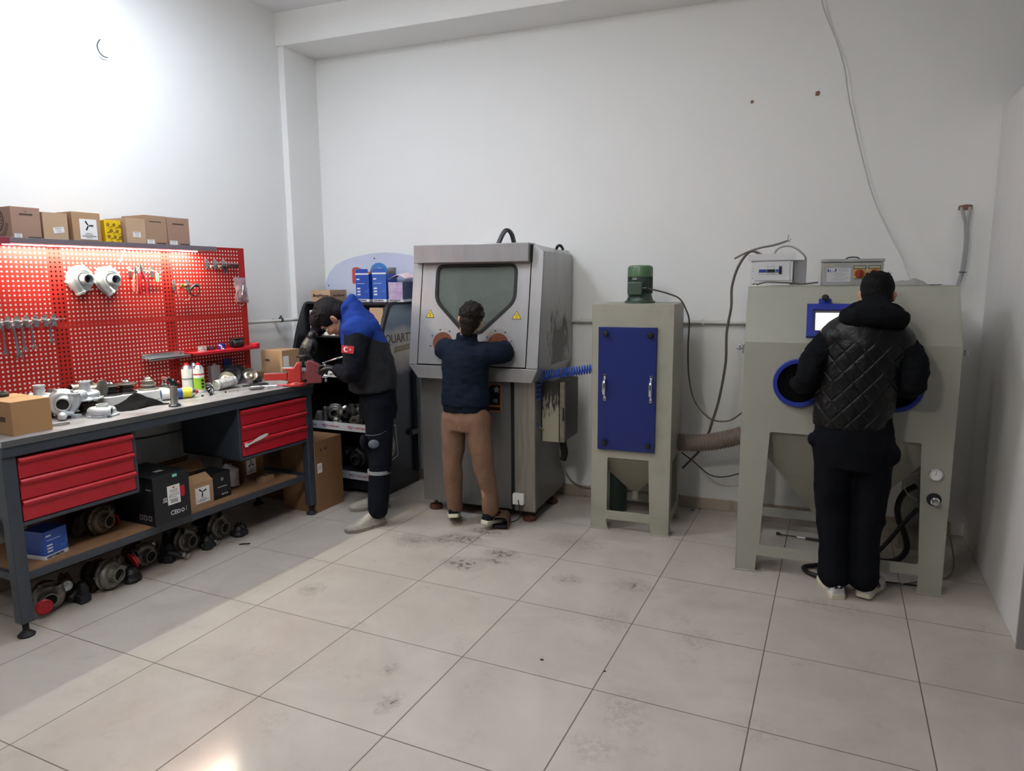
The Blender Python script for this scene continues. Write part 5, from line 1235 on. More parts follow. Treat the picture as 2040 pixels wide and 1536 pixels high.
# trays on the right half of the board
e = thing('tool_tray', 'silver magnetic tool tray fixed low on the pegboard, left of the red tray', 'tray', BM @ TR(1.10, PY, 1.192))
q = M(); q.box(0, -.070, 0, .302, -.002, .003); q.box(0, -.004, .0, .302, -.001, .026); q.box(0, -.073, -.012, .302, -.070, .004); q.build('tray', mat('polished_tray_steel', 'c7cacd', .22, .9), e, bevel=.001)
for x in (.014, .288): M().lathe([(.001, .003), (.008, .003), (.008, .009), (.004, .011), (.001, .011)], 12, (x, -.012, .012), '-Y').build('screw', m_chrome, e)
e = thing('tool_shelf', 'narrow red steel shelf on the lower right of the pegboard', 'shelf', BM @ TR(1.402, PY, 1.200))
q = M(); q.box(0, -.110, 0, .548, -.001, .003).box(0, -.112, -.014, .548, -.109, .004).box(0, -.004, 0, .548, -.001, .012); q.build('shelf_board', m_red, e, bevel=.001)
e = thing('screw_jar', 'clear plastic tub of screws on the red pegboard shelf', 'tub', BM @ TR(1.505, PY - .055, 1.2035))
M().loft([[(x * .030 + 0, y * .026, z) for x, y in circ(0, 0, 1, 20)] for z in (.0, .038)], caps=(True, False)).build('tub', mat('clear_tub', 'cfc9cc', .15, alpha=.35), e)
q = M(); random.seed(5)
for k in range(26):
    a = random.random() * 6.3; r = random.random() * .02; p = Vector((r * cos(a), r * sin(a), .005 + random.random() * .024)); d = Vector((random.random() - .5, random.random() - .5, random.random() - .5)).normalized() * .012
    q.tube([p - d, p + d * .7, p + d], [.0018, .0018, .004], 5)
o = q.build('screws', m_dirtalu, e); o['kind'] = 'stuff'
q = M(); random.seed(8)
for k in range(22):
    p = Vector(((random.random() - .5) * .05, (random.random() - .5) * .05, .004 + random.random() * .02)); d = Vector((random.random() - .5, random.random() - .5, random.random() - .3)).normalized() * .012
    q.tube([p - d, p + d * .7, p + d], [.0022, .0022, .005], 5)
o = solo(q, 'screws', m_blkpart, 'heap of dark screws beside the clear tub on the red shelf', 'screws', BM @ TR(1.575, PY - .05, 1.2035)); o['kind'] = 'stuff'
q = M(); q.lathe([(.002, 0), (.022, 0), (.026, .038), (.022, .038), (.019, .004), (.002, .004)], 18)
solo(q, 'blue_cup', mat('dark_blue_plastic', '2a2f8c', .4), 'small dark blue cup on the red pegboard shelf', 'cup', BM @ TR(1.668, PY - .05, 1.2035))
solo(M().tube(catmull([(-.02, 0, .034), (-.004, -.004, .022), (.002, 0, .004), (.02, .004, .004)]), .005, 8), 'white_nozzle', m_white, 'bent white nozzle lying before the dark blue cup', 'nozzle', BM @ TR(1.638, PY - .085, 1.2045))
e = thing('electric_actuator', 'black electric actuator motor at the right end of the red pegboard shelf', 'motor', BM @ TR(1.800, PY - .055, 1.2035))
q = M(); q.lathe([(.002, -.045), (.022, -.045), (.028, -.036), (.030, 0), (.026, .004), (.030, .010), (.030, .035), (.002, .04)], 20, (0, 0, .031), 'X'); q.build('motor_body', m_blkpart, e, bevel=.001)
M().box(-.04, -.02, .055, .05, .03, .066).build('mounting_plate', m_black, e, bevel=.002); M().box(-.062, -.014, .02, -.04, .014, .05).build('plug', m_black, e, bevel=.002)
q = M(); q.ring(.032, .022, 0, .022, 28); 
solo(q, 'tape_roll', m_red, 'red tape roll overhanging the right end of the red shelf', 'tape', BM @ TR(1.935, PY - .08, 1.2035), bevel=.002)
solo(M().tube(catmull([(-.03, 0, .004), (-.01, .012, .004), (.015, -.006, .005), (.03, .008, .004)]), .004, 6), 'red_rag_strip', m_red, 'short red strap lying between black motor and red tape roll', 'strap', BM @ TR(1.88, PY - .085, 1.2040))
# cable under the bench
solo(M().tube(catmull([(.74, .50, .90), (.80, .50, .80), (.90, .49, .735), (1.02, .46, .72), (1.25, .42, .725)]), .006, 8), 'power_cable', m_cablek, 'black cable sagging under the worktop between the drawer cabinets', 'cable', BM)

# ------------------------------------------------------------------ vice, with the part held in it
vc = thing('bench_vice', 'red bench vice on the far corner of the workbench, gripping a dark part', 'vice', VM @ TR(-.455, .20, .9558))
inv = TR(.455, -.20, -.9558); N_ = lambda: M(inv)
m_vred = mat('vice_red', 'a8302b', .38, var=.15, vs=10); m_vdark = mat('vice_dark_red', '6e3236', .42)
N_().lathe([(.004, .9565), (.066, .9565), (.066, .972), (.058, .978), (.050, .986), (.004, .986)], 28, (-.455, .20, 0)).build('swivel_base', m_vred, vc, bevel=.002)
for a in (.5, 2.6, 4.7): N_().lathe([(.001, .972), (.009, .972), (.009, .982), (.001, .983)], 6, (-.455 + .058 * cos(a), .20 + .058 * sin(a), 0)).build('clamp_bolt', m_zinc, vc)
q = N_(); q.prism([(-.512, .984), (-.418, .984), (-.418, 1.112), (-.445, 1.118), (-.468, 1.082), (-.535, 1.082), (-.500, 1.060)], -.046, .046, TR(0, .20, 0) @ FRONT)
q.build('fixed_jaw', m_vred, vc, bevel=.006, fix=True)
N_().box(-.540, .162, 1.081, -.470, .238, 1.086).build('anvil_face', m_zinc, vc, bevel=.002)
N_().box(-.662, .172, 1.000, -.512, .228, 1.048).build('slide', m_vred, vc, bevel=.004)
N_().box(-.658, .176, 1.0475, -.512, .224, 1.050).build('slide_highlight', m_zinc, vc)  # pale plate standing for the highlight along the slide's upper face
q = N_(); q.prism([(-.385, .972), (-.285, .972), (-.280, 1.075), (-.300, 1.098), (-.345, 1.128), (-.378, 1.128), (-.385, 1.09)], -.046, .046, TR(0, .20, 0) @ FRONT)
q.build('moving_jaw', m_vdark, vc, bevel=.006, fix=True)
N_().box(-.420, .165, 1.0, -.383, .235, 1.045).build('guide_bar', m_vdark, vc)
N_().box(-.419, .160, 1.092, -.412, .240, 1.122).build('jaw_plate', m_zinc, vc, bevel=.001); N_().box(-.391, .160, 1.092, -.384, .240, 1.122).build('jaw_plate', m_zinc, vc, bevel=.001)
N_().cyl((-.285, .20, 1.015), (-.250, .20, 1.015), .013, n=16).build('screw_head', m_zinc, vc)
q = N_(); q.tube([(-.262, .185, 1.09), (-.262, .205, .985)], .006, 10); q.ball((-.262, .205, .983), .0115); q.ball((-.262, .185, 1.092), .010); q.build('handle_bar', m_zinc, vc)
q = M(); q.lathe([(.002, -.025), (.012, -.025), (.012, .02), (.030, .024), (.034, .040), (.030, .048), (.014, .05), (.002, .05)], 20); q.box(-.045, -.015, .030, .04, .015, .042); q.tube([(.03, 0, .045), (.085, -.01, -.01)], .004, 6)
cl = solo(q, 'clamped_part', m_blkpart, 'dark turbo part clamped in the jaws of the red vice', 'turbo part', VM @ TR(-.4015, .20, 1.118), bevel=.001)

# ------------------------------------------------------------------ oil display stand in the corner
ds = thing('display_stand', 'black oil display stand with printed side panel and white shelf strips in the corner', 'display stand', TR(-.88, .78, 0))
inv = TR(.88, -.78, 0); N_ = lambda: M(inv)
side = round_poly([(1.085, 0), (1.085, 1.50), (.735, 1.50), (.63, 1.30), (.545, 1.02), (.475, .80), (.455, .0)], [.01, .03, .05, .15, .2, .12, .01], 4)
m_stand = mat('stand_black', '17191f', .42)
for x, nm in ((-1.295, 'side_panel'), (-.490, 'side_panel')):
    pnl = N_(); pnl.prism([(y, z) for y, z in side], x, x + .028, SD); pnl = pnl.build(nm, m_stand, ds, bevel=.003, fix=True)
def artwork():
    m = bpy.data.materials.new('printed_oil_advert'); m.use_nodes = True; nt = m.node_tree; N = nt.nodes; L = nt.links; b = N['Principled BSDF']
    tc = N.new('ShaderNodeTexCoord'); sp = N.new('ShaderNodeSeparateXYZ'); L.new(tc.outputs['Object'], sp.inputs[0])
    n = N.new('ShaderNodeTexNoise'); n.inputs['Scale'].default_value = 5; n.inputs['Detail'].default_value = 3; L.new(tc.outputs['Object'], n.inputs['Vector'])
    a = N.new('ShaderNodeMath'); a.operation = 'MULTIPLY_ADD'; L.new(n.outputs['Fac'], a.inputs[0]); a.inputs[1].default_value = .12; L.new(sp.outputs['Z'], a.inputs[2])
    mr = N.new('ShaderNodeMapRange'); L.new(a.outputs[0], mr.inputs['Value']); mr.inputs['From Min'].default_value = .06; mr.inputs['From Max'].default_value = 1.56
    r = N.new('ShaderNodeValToRGB'); L.new(mr.outputs['Result'], r.inputs['Fac'])
    el = r.color_ramp.elements; el[0].position = 0; el[0].color = (*lin('1a1c26'), 1); el[1].position = 1; el[1].color = (*lin('5f7488'), 1)
    for p, c in ((.58, '20212d'), (.615, '2c2838'), (.625, '594d63'), (.66, '8d8680'), (.74, 'b1aca2'), (.84, 'aaa8a6'), (.88, '6c7f95'), (.94, '8494a3')):
        e_ = el.new(p); e_.color = (*lin(c), 1)
    L.new(r.outputs['Color'], b.inputs['Base Color']); b.inputs['Roughness'].default_value = .3
    return m
art = N_(); art.prism(round_poly([(1.065, .05), (1.065, 1.475), (.765, 1.475), (.665, 1.30), (.580, 1.02), (.505, .80), (.487, .05)], [.01, .04, .05, .10, .10, .08, .01], 4), -.4622, -.4612, SD)
art = art.build('printed_panel', artwork(), ds, fix=True)
g = N_(); text_into(g, 'QUARTZ', .098, TR(-.4608, .862, 1.213) @ SIDE_R, bold=.0012)
g.build('brand_lettering', mat('bronze_print', '4c4236', .45), art)
g = N_(); g.prism([(.775, 1.105), (1.03, 1.120), (1.03, 1.165), (.795, 1.150)], 0, .0006, TR(-.4610, 0, 0) @ SIDE_R); g = g.build('gold_band', mat('gold_print', '8a7a55', .4), art)
h = N_(); lines_into(h, [(.815, .90, 1.128, .014), (.91, .95, 1.131, .014), (.96, 1.02, 1.134, .014)], .0005, TR(-.4603, 0, 0) @ SIDE_R); h.build('band_print', m_greyink, g)
sh_ = round_poly([(.60, .245), (.79, .285), (.765, .555), (.69, .50), (.61, .35)], [.01, .02, .03, .05, .03], 4)
q = N_(); q.prism(sh_, 0, .0006, TR(-.4610, 0, 0) @ SIDE_R, holes=[inset(sh_, .006)]); q = q.build('emblem_outline', m_label, art)
q2 = N_(); q2.prism(circ(.700, .375, .052, 24, .085), 0, .0006, TR(-.4606, 0, 0) @ SIDE_R); q2 = q2.build('emblem_oval', mat('silver_print2', '9a9894', .4), q)
g = N_()
g.prism(circ(.700, .375, .056, 24, .090, a0=2.4, a1=3.9) + circ(.700, .375, .036, 24, .066, a0=3.9, a1=2.4), 0, .0006, TR(-.4602, 0, 0) @ SIDE_R); g.prism([(.668, .315), (.735, .325), (.728, .350), (.665, .340)], 0, .0006, TR(-.4602, 0, 0) @ SIDE_R)
g.build('emblem_gold', mat('amber_print', 'a8812f', .4), q2)
N_().box(-1.27, 1.060, .02, -.485, 1.075, 1.50).build('back_panel', m_stand, ds)
for zs, yf, strip in ((.930, .612, True), (.520, .560, True), (.140, .552, True), (1.215, .705, False), (1.482, .735, False)):
    s_ = N_().box(-1.268, yf, zs, -.490, 1.06, zs + .014).build('shelf', m_stand, ds)
    if strip:
        t_ = N_().box(-1.267, yf - .004, zs - .016, -.491, yf, zs + .046).build('shelf_strip', mat('shelf_strip_white', 'c9ccd3', .35), s_)
        for cx in (-1.21, -.985, -.735, -.56):
            g = N_(); cx < -.6 and text_into(g, 'TotalEnergies', .021, TR(cx + .024, yf - .0045, zs + .014) @ FRONT, align='LEFT', bold=.0002); cx < -.6 and g.build('lettering', mat('strip_red_print', 'b2414a', .4), t_)
            g = N_(); g.m = 0; F = TR(0, yf - .0042, 0) @ FRONT
            g.prism([(cx - .030, zs + .024), (cx - .008, zs + .020), (cx + .004, zs + .010), (cx - .002, zs + .006), (cx - .014, zs + .014), (cx - .030, zs + .018)], 0, .0006, F); g.prism([(cx - .020, zs + .016), (cx - .014, zs + .016), (cx - .014, zs + .0), (cx - .018, zs + .0)], 0, .0006, F); g.m = 1
            g.prism(circ(cx + .006, zs + .016, .013, 14, .010, a0=-1.9, a1=2.5) + circ(cx + .006, zs + .016, .008, 14, .006, a0=2.5, a1=-1.9), 0, .0006, F); g.m = 2
            g.prism([(cx - .006, zs + .004), (cx + .016, zs + .006), (cx + .010, zs - .001), (cx - .004, zs - .002)], 0, .0006, F)
            g.build('strip_emblem', [m_red, mat('emblem_blue', '2b4fb0', .4), mat('emblem_ochre', 'a89a6a', .4)], t_)
for x in (-1.20, -.56): N_().cyl((x, .62, 0), (x, .62, .05), .03, n=14).cyl((x, .98, 0), (x, .98, .05), .03, n=14).build('foot', m_rubber, ds)
N_().box(-1.27, .57, .04, -.49, 1.05, .128).build('plinth', m_stand, ds)
hb = N_(); arch = [(-1.315, 1.46), (-.30, 1.46), (-.30, 1.80), (-.36, 1.835), (-.45, 1.858), (-.56, 1.878), (-.70, 1.888), (-.84, 1.882), (-.98, 1.862), (-1.10, 1.835), (-1.20, 1.795), (-1.27, 1.73), (-1.31, 1.65)]
hb.prism(arch, -1.047, -1.038, FRONT); hb = hb.build('header_board', mat('header_pale_blue', 'c3cbe0', .4), ds)
for (x, z) in ((-1.28, 1.625), (-.80, 1.842), (-.33, 1.60)): N_().cyl((x, 1.038, z), (x, 1.034, z), .006, n=10).build('board_screw', m_dsteel, hb)
g = N_(); g.prism(circ(-.760, 1.722, .092, 24, .085, a0=-.3, a1=pi + .3) + circ(-.760, 1.722, .052, 20, .046, a0=pi + .3, a1=-.3), -1.038, -1.0365, FRONT); g.build('blue_arc_emblem', mat('sign_blue', '3f80c4', .35), hb)
g = N_(); g.prism(round_poly([(-1.03, 1.64), (-.99, 1.64), (-.985, 1.70), (-.84, 1.70), (-.76, 1.69), (-.86, 1.735), (-.985, 1.778), (-1.03, 1.765)], [.005, .005, .01, .01, .005, .02, .02, .02], 3), -1.038, -1.0365, FRONT); g.build('red_swoosh_emblem', mat('sign_red', 'b9463f', .35), hb)
q = N_()
q.box(-.462, 1.03, .10, -.425, 1.06, 1.0).box(-.46, .95, .42, -.425, 1.03, .46)
q.build('rear_post', m_stand, ds)
# stock on the stand
carton('parts_box', 'long brown box with dark maker\'s name on the left top of the display stand', TR(-1.235, .755, 1.4965), .195, .21, .095, m_cardlt, seam=True)
bo = [o for o in bpy.data.objects if o.name.startswith('carton')][-1]
g = M(); text_into(g, 'BorgWarner', .030, TR(.105, -.0012, .050) @ FRONT, bold=.0008); text_into(g, 'BorgWarner', .028, TR(.1955, .11, .050) @ SIDE_R, bold=.0006); g.prism([(.022, .040), (.034, .040), (.036, .060), (.026, .062)], 0, .0006, TR(0, -.0006, 0) @ FRONT)
g.build('name_print', m_ink, bo)
blue_box('parts_box', 'open blue printed box on top of the display stand, left of its twin', TR(-.855, .85, 1.4965), .128, .15, .215, 'blue boxes on the stand', 1)
blue_box('parts_box', 'open blue printed box on top of the display stand, before the blue arc emblem', TR(-.694, .85, 1.4965), .130, .15, .218, 'blue boxes on the stand', 1, mat('blue_printed_card_b', '2a5bb4', .35))
e = blue_box('parts_box', 'box with mauve film covered front and navy side at the stand\'s right end', TR(-.530, .83, 1.4965) @ RT('Z', .16), .125, .19, .155, None, 0, mat('navy_printed_card', '2a3a63', .4))
M().box(.003, -.004, .018, .122, -.0015, .152).build('mauve_film', mat('mauve_film_print', 'a693b8', .25, var=.6, vs=22, col2='cfc3dc'), e)
m = crumple(14, 10, lambda u, v: ((u - .5) * .16, (v - .5) * .14, .03 * max(0, 1 - ((u - .5) / .5) ** 2) + .02 * v), .010, 16, 3)
o = solo(m, 'tissue_sheet', mat('pale_pink_film', 'e6c9cf', .35), 'crumpled pale pink film lying on the navy sided box', 'film', TR(-.46, .92, 1.672), ang=180); o.modifiers.new('s', 'SOLIDIFY').thickness = .002
ZS = 1.2295
for i, (x, w, h, mm, lab) in enumerate(((-1.24, .12, .20, m_label, 'white box under the long brown box on the left of the display stand'), (-1.10, .13, .17, m_label, 'white box second from the left below the stand\'s top shelf'), (-.95, .13, .19, m_card, 'brown box in the middle below the stand\'s top shelf'),
                                        (-.80, .14, .20, m_carddk, 'dark brown box left of the notched box below the stand\'s top shelf'), (-.645, .125, .225, m_cardlt, 'pale brown notched box below the stand\'s top shelf, beside the printed panel'))):
    carton('parts_box', lab, TR(x, .735, ZS), w, .2, h, mm, notch=(i == 4), seam=False, group='boxes below the stand\'s top shelf', paper=(.02, .03, .10, .09) if i in (0, 4) else None)
solo(M().prism(rrect(-.10, 0, .11, .11, .004), 0, .002, RT('X', .0) @ FRONT), 'price_card', m_label, 'white card standing before the notched brown box', 'card', TR(-.60, .728, ZS + .0) , bevel=.0005)
turbo('turbocharger with bright chrome nut at the left of the stand\'s middle shelf', TR(-1.02, .74, .5345) @ RZ(.5), m_dirtalu, m_blkpart, 1, None, 'turbochargers on the stand', scale=.95, a0=.5)
turbo('turbocharger with shiny ribbed ring in the centre of the stand\'s middle shelf', TR(-.84, .76, .5345) @ RZ(-.3), m_blkpart, m_rust, 3, None, 'turbochargers on the stand', scale=1.0, a0=1.4)
q = M(); q.prism(round_poly([(-.055, -.01), (0, -.034), (.055, 0), (.03, .04), (-.02, .036)], .015), 0, .012, TR(0, 0, .05) @ FRONT @ RT('X', .3), holes=[circ(0, 0, .019, 18)]); q.tube(catmull([(0, .01, .05), (0, .05, .06), (.03, .09, .07)]), .024, 10); q.box(-.03, .02, 0, .05, .10, .05)
solo(q, 'exhaust_flange', m_dirtalu, 'grey diamond shaped exhaust flange at the right of the stand\'s middle shelf', 'engine part', TR(-.725, .60, .5345) @ RZ(.1), bevel=.001)
for i, (x, y, z, sz, lab) in enumerate(((-1.13, .66, .5345, (.09, .09, .10), 'dark engine part half hidden by the bench leg on the middle shelf of the stand'), (-.93, .64, .5345, (.10, .06, .06), 'low dark casting before the chrome turbochargers on the stand\'s middle shelf'), (-.62, .72, .5345, (.12, .12, .16), 'tall dark casting at the right end of the stand\'s middle shelf'))):
    solo(lump(60 + i, sz), 'engine_part', m_dirtalu if i != 2 else m_blkpart, lab, 'engine part', TR(x, y, z), 'engine parts on the stand', bevel=.001)
turbo('sooty turbocharger on the lowest shelf of the display stand', TR(-.80, .76, .1545) @ RZ(.2), m_blkpart, m_blkpart, 1, None, 'turbochargers on the stand', scale=1.1, a0=2.0)
turbo('dusty dark turbocharger on the lowest shelf behind the big open carton', TR(-1.02, .80, .1545) @ RZ(-.2), m_blkpart, m_rust, 2, None, 'turbochargers on the stand', scale=1.05, a0=1.0)
solo(lump(70, (.14, .12, .2)), 'engine_part', m_blkpart, 'tall black casting on the lowest shelf of the stand beside the worker\'s knee', 'engine part', TR(-.64, .80, .1545), 'engine parts on the stand', bevel=.001)
q = M(); q.lathe([(.018, 0), (.024, 0), (.022, .06), (.018, .10), (.022, .104), (.022, .13), (.015, .13), (.014, .02)], 16)
solo(q, 'chrome_nozzle', m_zinc, 'upright silver nozzle among the turbochargers of the stand\'s middle shelf', 'turbo part', TR(-1.045, .635, .5345), bevel=.001)
solo(M().prism(rrect(-.12, -.06, .12, .06, .006), 0, .004), 'leaflet', m_label, 'white leaflet lying on the stand\'s upper shelf behind the vice', 'leaflet', TR(-.86, .68, .9445) @ RZ(.3))

# ------------------------------------------------------------------ pipes, cables, wall marks
m_pipe = mat('white_conduit', 'c9c8c4', .45)
e = thing('conduit_pipe', 'white conduit pipe along the left wall between pegboard and display stand', 'pipe', TR(-1.325, -.6, 1.362))
M(TR(1.325, .6, -1.362)).cyl((-1.325, -.55, 1.368), (-1.325, 1.075, 1.352), .013, n=14).build('pipe', m_pipe, e)
q = M(TR(1.325, .6, -1.362)); q.ring(.021, .013, -.008, .008, 18, (-1.325, .50, 1.364), 'Y'); q.box(-1.41, .493, 1.360, -1.335, .507, 1.368); q.box(-1.33, .494, 1.38, -1.32, .506, 1.398); q.build('pipe_clamp', m_dsteel, e)
e = thing('conduit_pipe', 'white conduit pipe along the back wall behind the machines', 'pipe', WM @ TR(-1.3, -.03, 1.348))
M(TR(1.3, .03, -1.348)).cyl((-1.30, -.022, 1.348), (2.20, -.022, 1.356), .014, n=14).build('pipe', m_pipe, e)
for x in (.92, 1.80, 2.16):
    q = M(TR(1.3, .03, -1.348)); q.ring(.020, .014, -.006, .006, 16, (x, -.022, 1.35), 'X'); q.cyl((x, -.022, 1.372), (x, 0, 1.372), .005, n=8); q.build('pipe_clip', m_pipe, e)
def cable(name, pts, r, mm, label, T=None, cat='cable', extra=None):
    q = M(); q.tube(catmull(pts, 8), r, 8)
    if extra: extra(q)
    return solo(q, name, mm, label, cat, T)
cable('hanging_cord', [(2.40, 1.20, 3.69), (2.453, 1.219, 3.336), (2.535, 1.224, 3.124), (2.598, 1.229, 2.943), (2.633, 1.231, 2.764), (2.687, 1.234, 2.553), (2.747, 1.238, 2.34), (2.81, 1.23, 2.141), (2.9, 1.20, 1.941), (2.985, 1.12, 1.76), (3.03, 1.02, 1.628)], .0045, m_cablew, 'thin white cord hanging from the ceiling to the top of the grey cabinet')
co = thing('cable_outlet', 'brown wall hole with two grey conduits dropping behind the grey cabinet', 'cable outlet', TR(3.318, 1.385, 2.075))
q = M(TR(-3.318, -1.385, -2.075)); q.prism([(3.280, 2.060), (3.352, 2.058), (3.355, 2.088), (3.325, 2.092), (3.283, 2.086)], -1.3995, -1.392, FRONT); q.build('broken_plaster', mat('broken_plaster', '8f6a58', .9, var=.6, vs=60, col2='5a4034'), co)
for x0, dx in ((3.298, .0), (3.340, .012)):
    q = M(TR(-3.318, -1.385, -2.075)); q.tube(catmull([(x0, 1.392, 2.072), (x0 + (.004 if dx == 0 else -.003), 1.360, 2.04), (3.318 + dx, 1.352, 1.97), (3.326 + dx, 1.350, 1.86), (3.320 + dx, 1.348, 1.70), (3.305 + dx * .3, 1.346, 1.60), (3.29, 1.345, 1.45)]), .0085, 10); q.build('conduit', mat('grey_conduit', '9a9b9c', .45), co)
M(TR(-3.318, -1.385, -2.075)).box(3.308, 1.334, 1.682, 3.346, 1.362, 1.687).build('tie', m_black, co)
for (x, z, s, lab) in ((2.065, 2.806, .010, 'small broken plug hole on the back wall, left of the larger hole'), (2.461, 2.820, .015, 'larger broken plug hole high on the back wall near the hanging cord')):
    q = M(); q.prism([(-s, -s * .8), (s * .4, -s), (s, .2 * s), (s * .5, s), (-s * .8, s * .8)], -.0002, .004, FRONT); q = solo(q, 'plug_hole', mat('broken_plaster', '8f6a58', .9), lab, 'wall hole', WM @ TR(x, 0, z))
cable('wall_ring', [(-1.398, -.772, 3.085), (-1.392, -.793, 3.06), (-1.390, -.800, 3.035), (-1.390, -.789, 3.007), (-1.392, -.765, 2.992), (-1.396, -.735, 2.992)], .003, m_dsteel, 'thin dark wire arc sticking out of the upper left wall', None, 'wire')
cable('power_cable', [(2.20, .96, 1.80), (2.127, .97, 1.825), (2.06, .98, 1.74), (2.022, .985, 1.607), (2.022, .985, 1.476), (2.0, .985, 1.309), (2.0, .985, 1.106), (1.967, .985, .865), (1.932, .985, .724), (1.90, 1.03, .62), (1.85, 1.07, .50), (1.72, 1.10, .34)], .0085, m_cableb, 'thick brown grey cable hanging between dust collector and grey cabinet')
cable('motor_cable', [(1.497, -.505, 1.598), (1.545, -.47, 1.585), (1.62, -.43, 1.562), (1.685, -.40, 1.530), (1.722, -.37, 1.465), (1.742, -.32, 1.378), (1.738, -.31, 1.21), (1.75, -.31, 1.006), (1.795, -.31, .837), (1.897, -.31, .729), (2.01, -.31, .72), (2.085, -.31, .770), (2.122, -.31, .815)], .0055, m_cableb, 'thin dark cable looping from the green motor to the grey cabinet', WM)
cable('thin_cable', [(1.70, -.20, .455), (1.789, -.20, .393), (1.894, -.20, .313), (1.994, -.20, .305), (2.120, -.20, .35)], .0045, m_cablek, 'thin black cable sagging below the ribbed hose', WM)
def frayed(q):
    for d in ((.008, 0, .035), (.022, 0, .010), (.016, 0, -.006)):
        q.tube([(2.322, -.60, 1.872), (2.322 + d[0] * .6, -.60, 1.872 + d[2] * .4), (2.322 + d[0], -.60, 1.872 + d[2])], .0022, 5)
cable('loose_cable', [(2.030, -.585, 1.776), (2.10, -.585, 1.812), (2.17, -.59, 1.836), (2.25, -.60, 1.850), (2.322, -.60, 1.872)], .006, m_cable, 'loose grey cable with frayed end above the distribution box', WM, 'cable', frayed)
cable('loose_cable', [(2.245, -.56, 1.77), (2.265, -.56, 1.822), (2.31, -.56, 1.845), (2.365, -.56, 1.835), (2.42, -.55, 1.79), (2.43, -.52, 1.765)], .006, m_cablew, 'pale cable arching over the distribution box into its right side', WM)
cable('loose_cable', [(2.165, -.665, 1.619), (2.22, -.665, 1.6345), (2.30, -.662, 1.632), (2.36, -.66, 1.629), (2.385, -.66, 1.626), (2.42, -.655, 1.623), (2.50, -.648, 1.632)], .0045, m_cableb, 'grey cable lying on the grey cabinet between the two electrical boxes', WM)
# flexible suction duct
q = M(); pts = catmull([(1.695, -.30, .548), (1.80, -.30, .553), (1.92, -.30, .572), (2.03, -.30, .603), (2.128, -.30, .640)], 26)
rr = [.056 + (.0045 if i % 4 < 2 else -.002) for i in range(len(pts))]
q.tube(pts, rr, 22, caps=(False, False))
solo(q, 'suction_hose', mat('brown_grey_ribbed_hose', '7a6c62', .5), 'ribbed brown grey suction hose between dust collector and grey cabinet', 'hose', WM, ang=60)
# rag on the grey cabinet
def ragf(u, v):
    x = (u - .5) * .26; y = (v - .5) * .12
    r = sqrt((x / .13) ** 2 + (y / .06) ** 2); return (x, y, .002 + .045 * max(0, 1 - r) * (1.25 - u) + .008 * max(0, 1 - r) * sin(60 * x))
m = crumple(30, 16, ragf, .0055, 34, 6)
for v in m.v: v.z = max(v.z, .0008)
o = solo(m, 'cloth_rag', mat('greyish_rag', '9b9a96', .9, var=.3, vs=14), 'crumpled grey rag lying on the right top of the grey cabinet', 'rag', WM @ TR(2.985, -.62, 1.613), ang=180); o.modifiers.new('s', 'SOLIDIFY').thickness = .002
# inside and below the grey cabinet
cable('air_hose', [(3.06, -.74, .505), (3.0, -.745, .455), (2.975, -.75, .38), (2.985, -.75, .30), (3.02, -.75, .22), (3.035, -.74, .12), (2.97, -.70, .03), (2.80, -.66, .02), (2.70, -.65, .02)], .0165, m_rubber, 'thick black hose curling down inside the grey cabinet\'s frame', WM, 'hose')
cable('air_hose', [(3.07, -.78, .385), (3.0, -.79, .29), (2.93, -.80, .18), (2.84, -.80, .06), (2.76, -.80, .022), (2.66, -.80, .022), (2.56, -.88, .02), (2.50, -.93, .02), (2.52, -1.0, .02), (2.58, -1.035, .02), (2.66, -1.03, .02)], .0125, m_rubber, 'black hose crossing to the floor and looping out beneath the front crossbar', WM, 'hose')
e = thing('blow_gun_lance', 'slim black lance lying on the floor under the grey cabinet', 'lance', WM @ TR(2.48, -.42, 0))
q = M(TR(-2.48, .42, 0)); q.tube([(2.345, -.405, .016), (2.36, -.405, .016), (2.375, -.408, .013)], [.010, .010, .006], 8); q.tube([(2.375, -.408, .013), (2.52, -.425, .013)], .004, 8); q.tube([(2.52, -.425, .013), (2.66, -.44, .014)], .009, 8); q.build('lance', m_black, e)
M(TR(-2.48, .42, 0)).tube([(2.47, -.419, .0135), (2.525, -.4255, .0135)], .0046, 8).build('metal_sleeve', m_zinc, e)
cable('thin_cable', [(3.05, -.82, .60), (3.0, -.80, .56), (2.995, -.79, .50), (3.02, -.79, .46), (3.06, -.80, .44)], .0035, m_cablew, 'thin white hose loop behind the grey cabinet\'s right leg', WM)
cable('thin_cable', [(2.80, -.99, .012), (2.86, -1.0, .010), (2.95, -.985, .008), (3.08, -.90, .008), (3.22, -.80, .008), (3.30, -.62, .02), (3.31, -.40, .15), (3.28, -.20, .45)], .004, m_cable, 'thin grey cable on the floor running round the grey cabinet\'s right leg', WM)
cable('thin_cable', [(2.74, -1.00, .008), (2.85, -.97, .007), (3.0, -.955, .007), (3.15, -.95, .007)], .005, m_cablek, 'thin black cable on the floor under the front crossbar of the grey cabinet', WM)
for (x, y, r, lab) in ((1.775, 1.225, .012, 'black crumb on the floor by the skirting right of the dust collector'), (1.82, 1.272, .010, 'black sliver beside the skirting near the dust collector'), (1.55, -1.08, .008, 'small black chip on the open floor tiles, left of the fainter chip'), (1.83, -1.055, .005, 'tiny dark chip on the open floor tiles nearest a grout line')):
    solo(M().prism([(-r, -r * .4), (r * .3, -r * .6), (r, .1 * r), (.2 * r, r * .6), (-r * .7, r * .4)], 0, .004), 'debris_chip', m_blkpart, lab, 'debris', TR(x, y, 0))
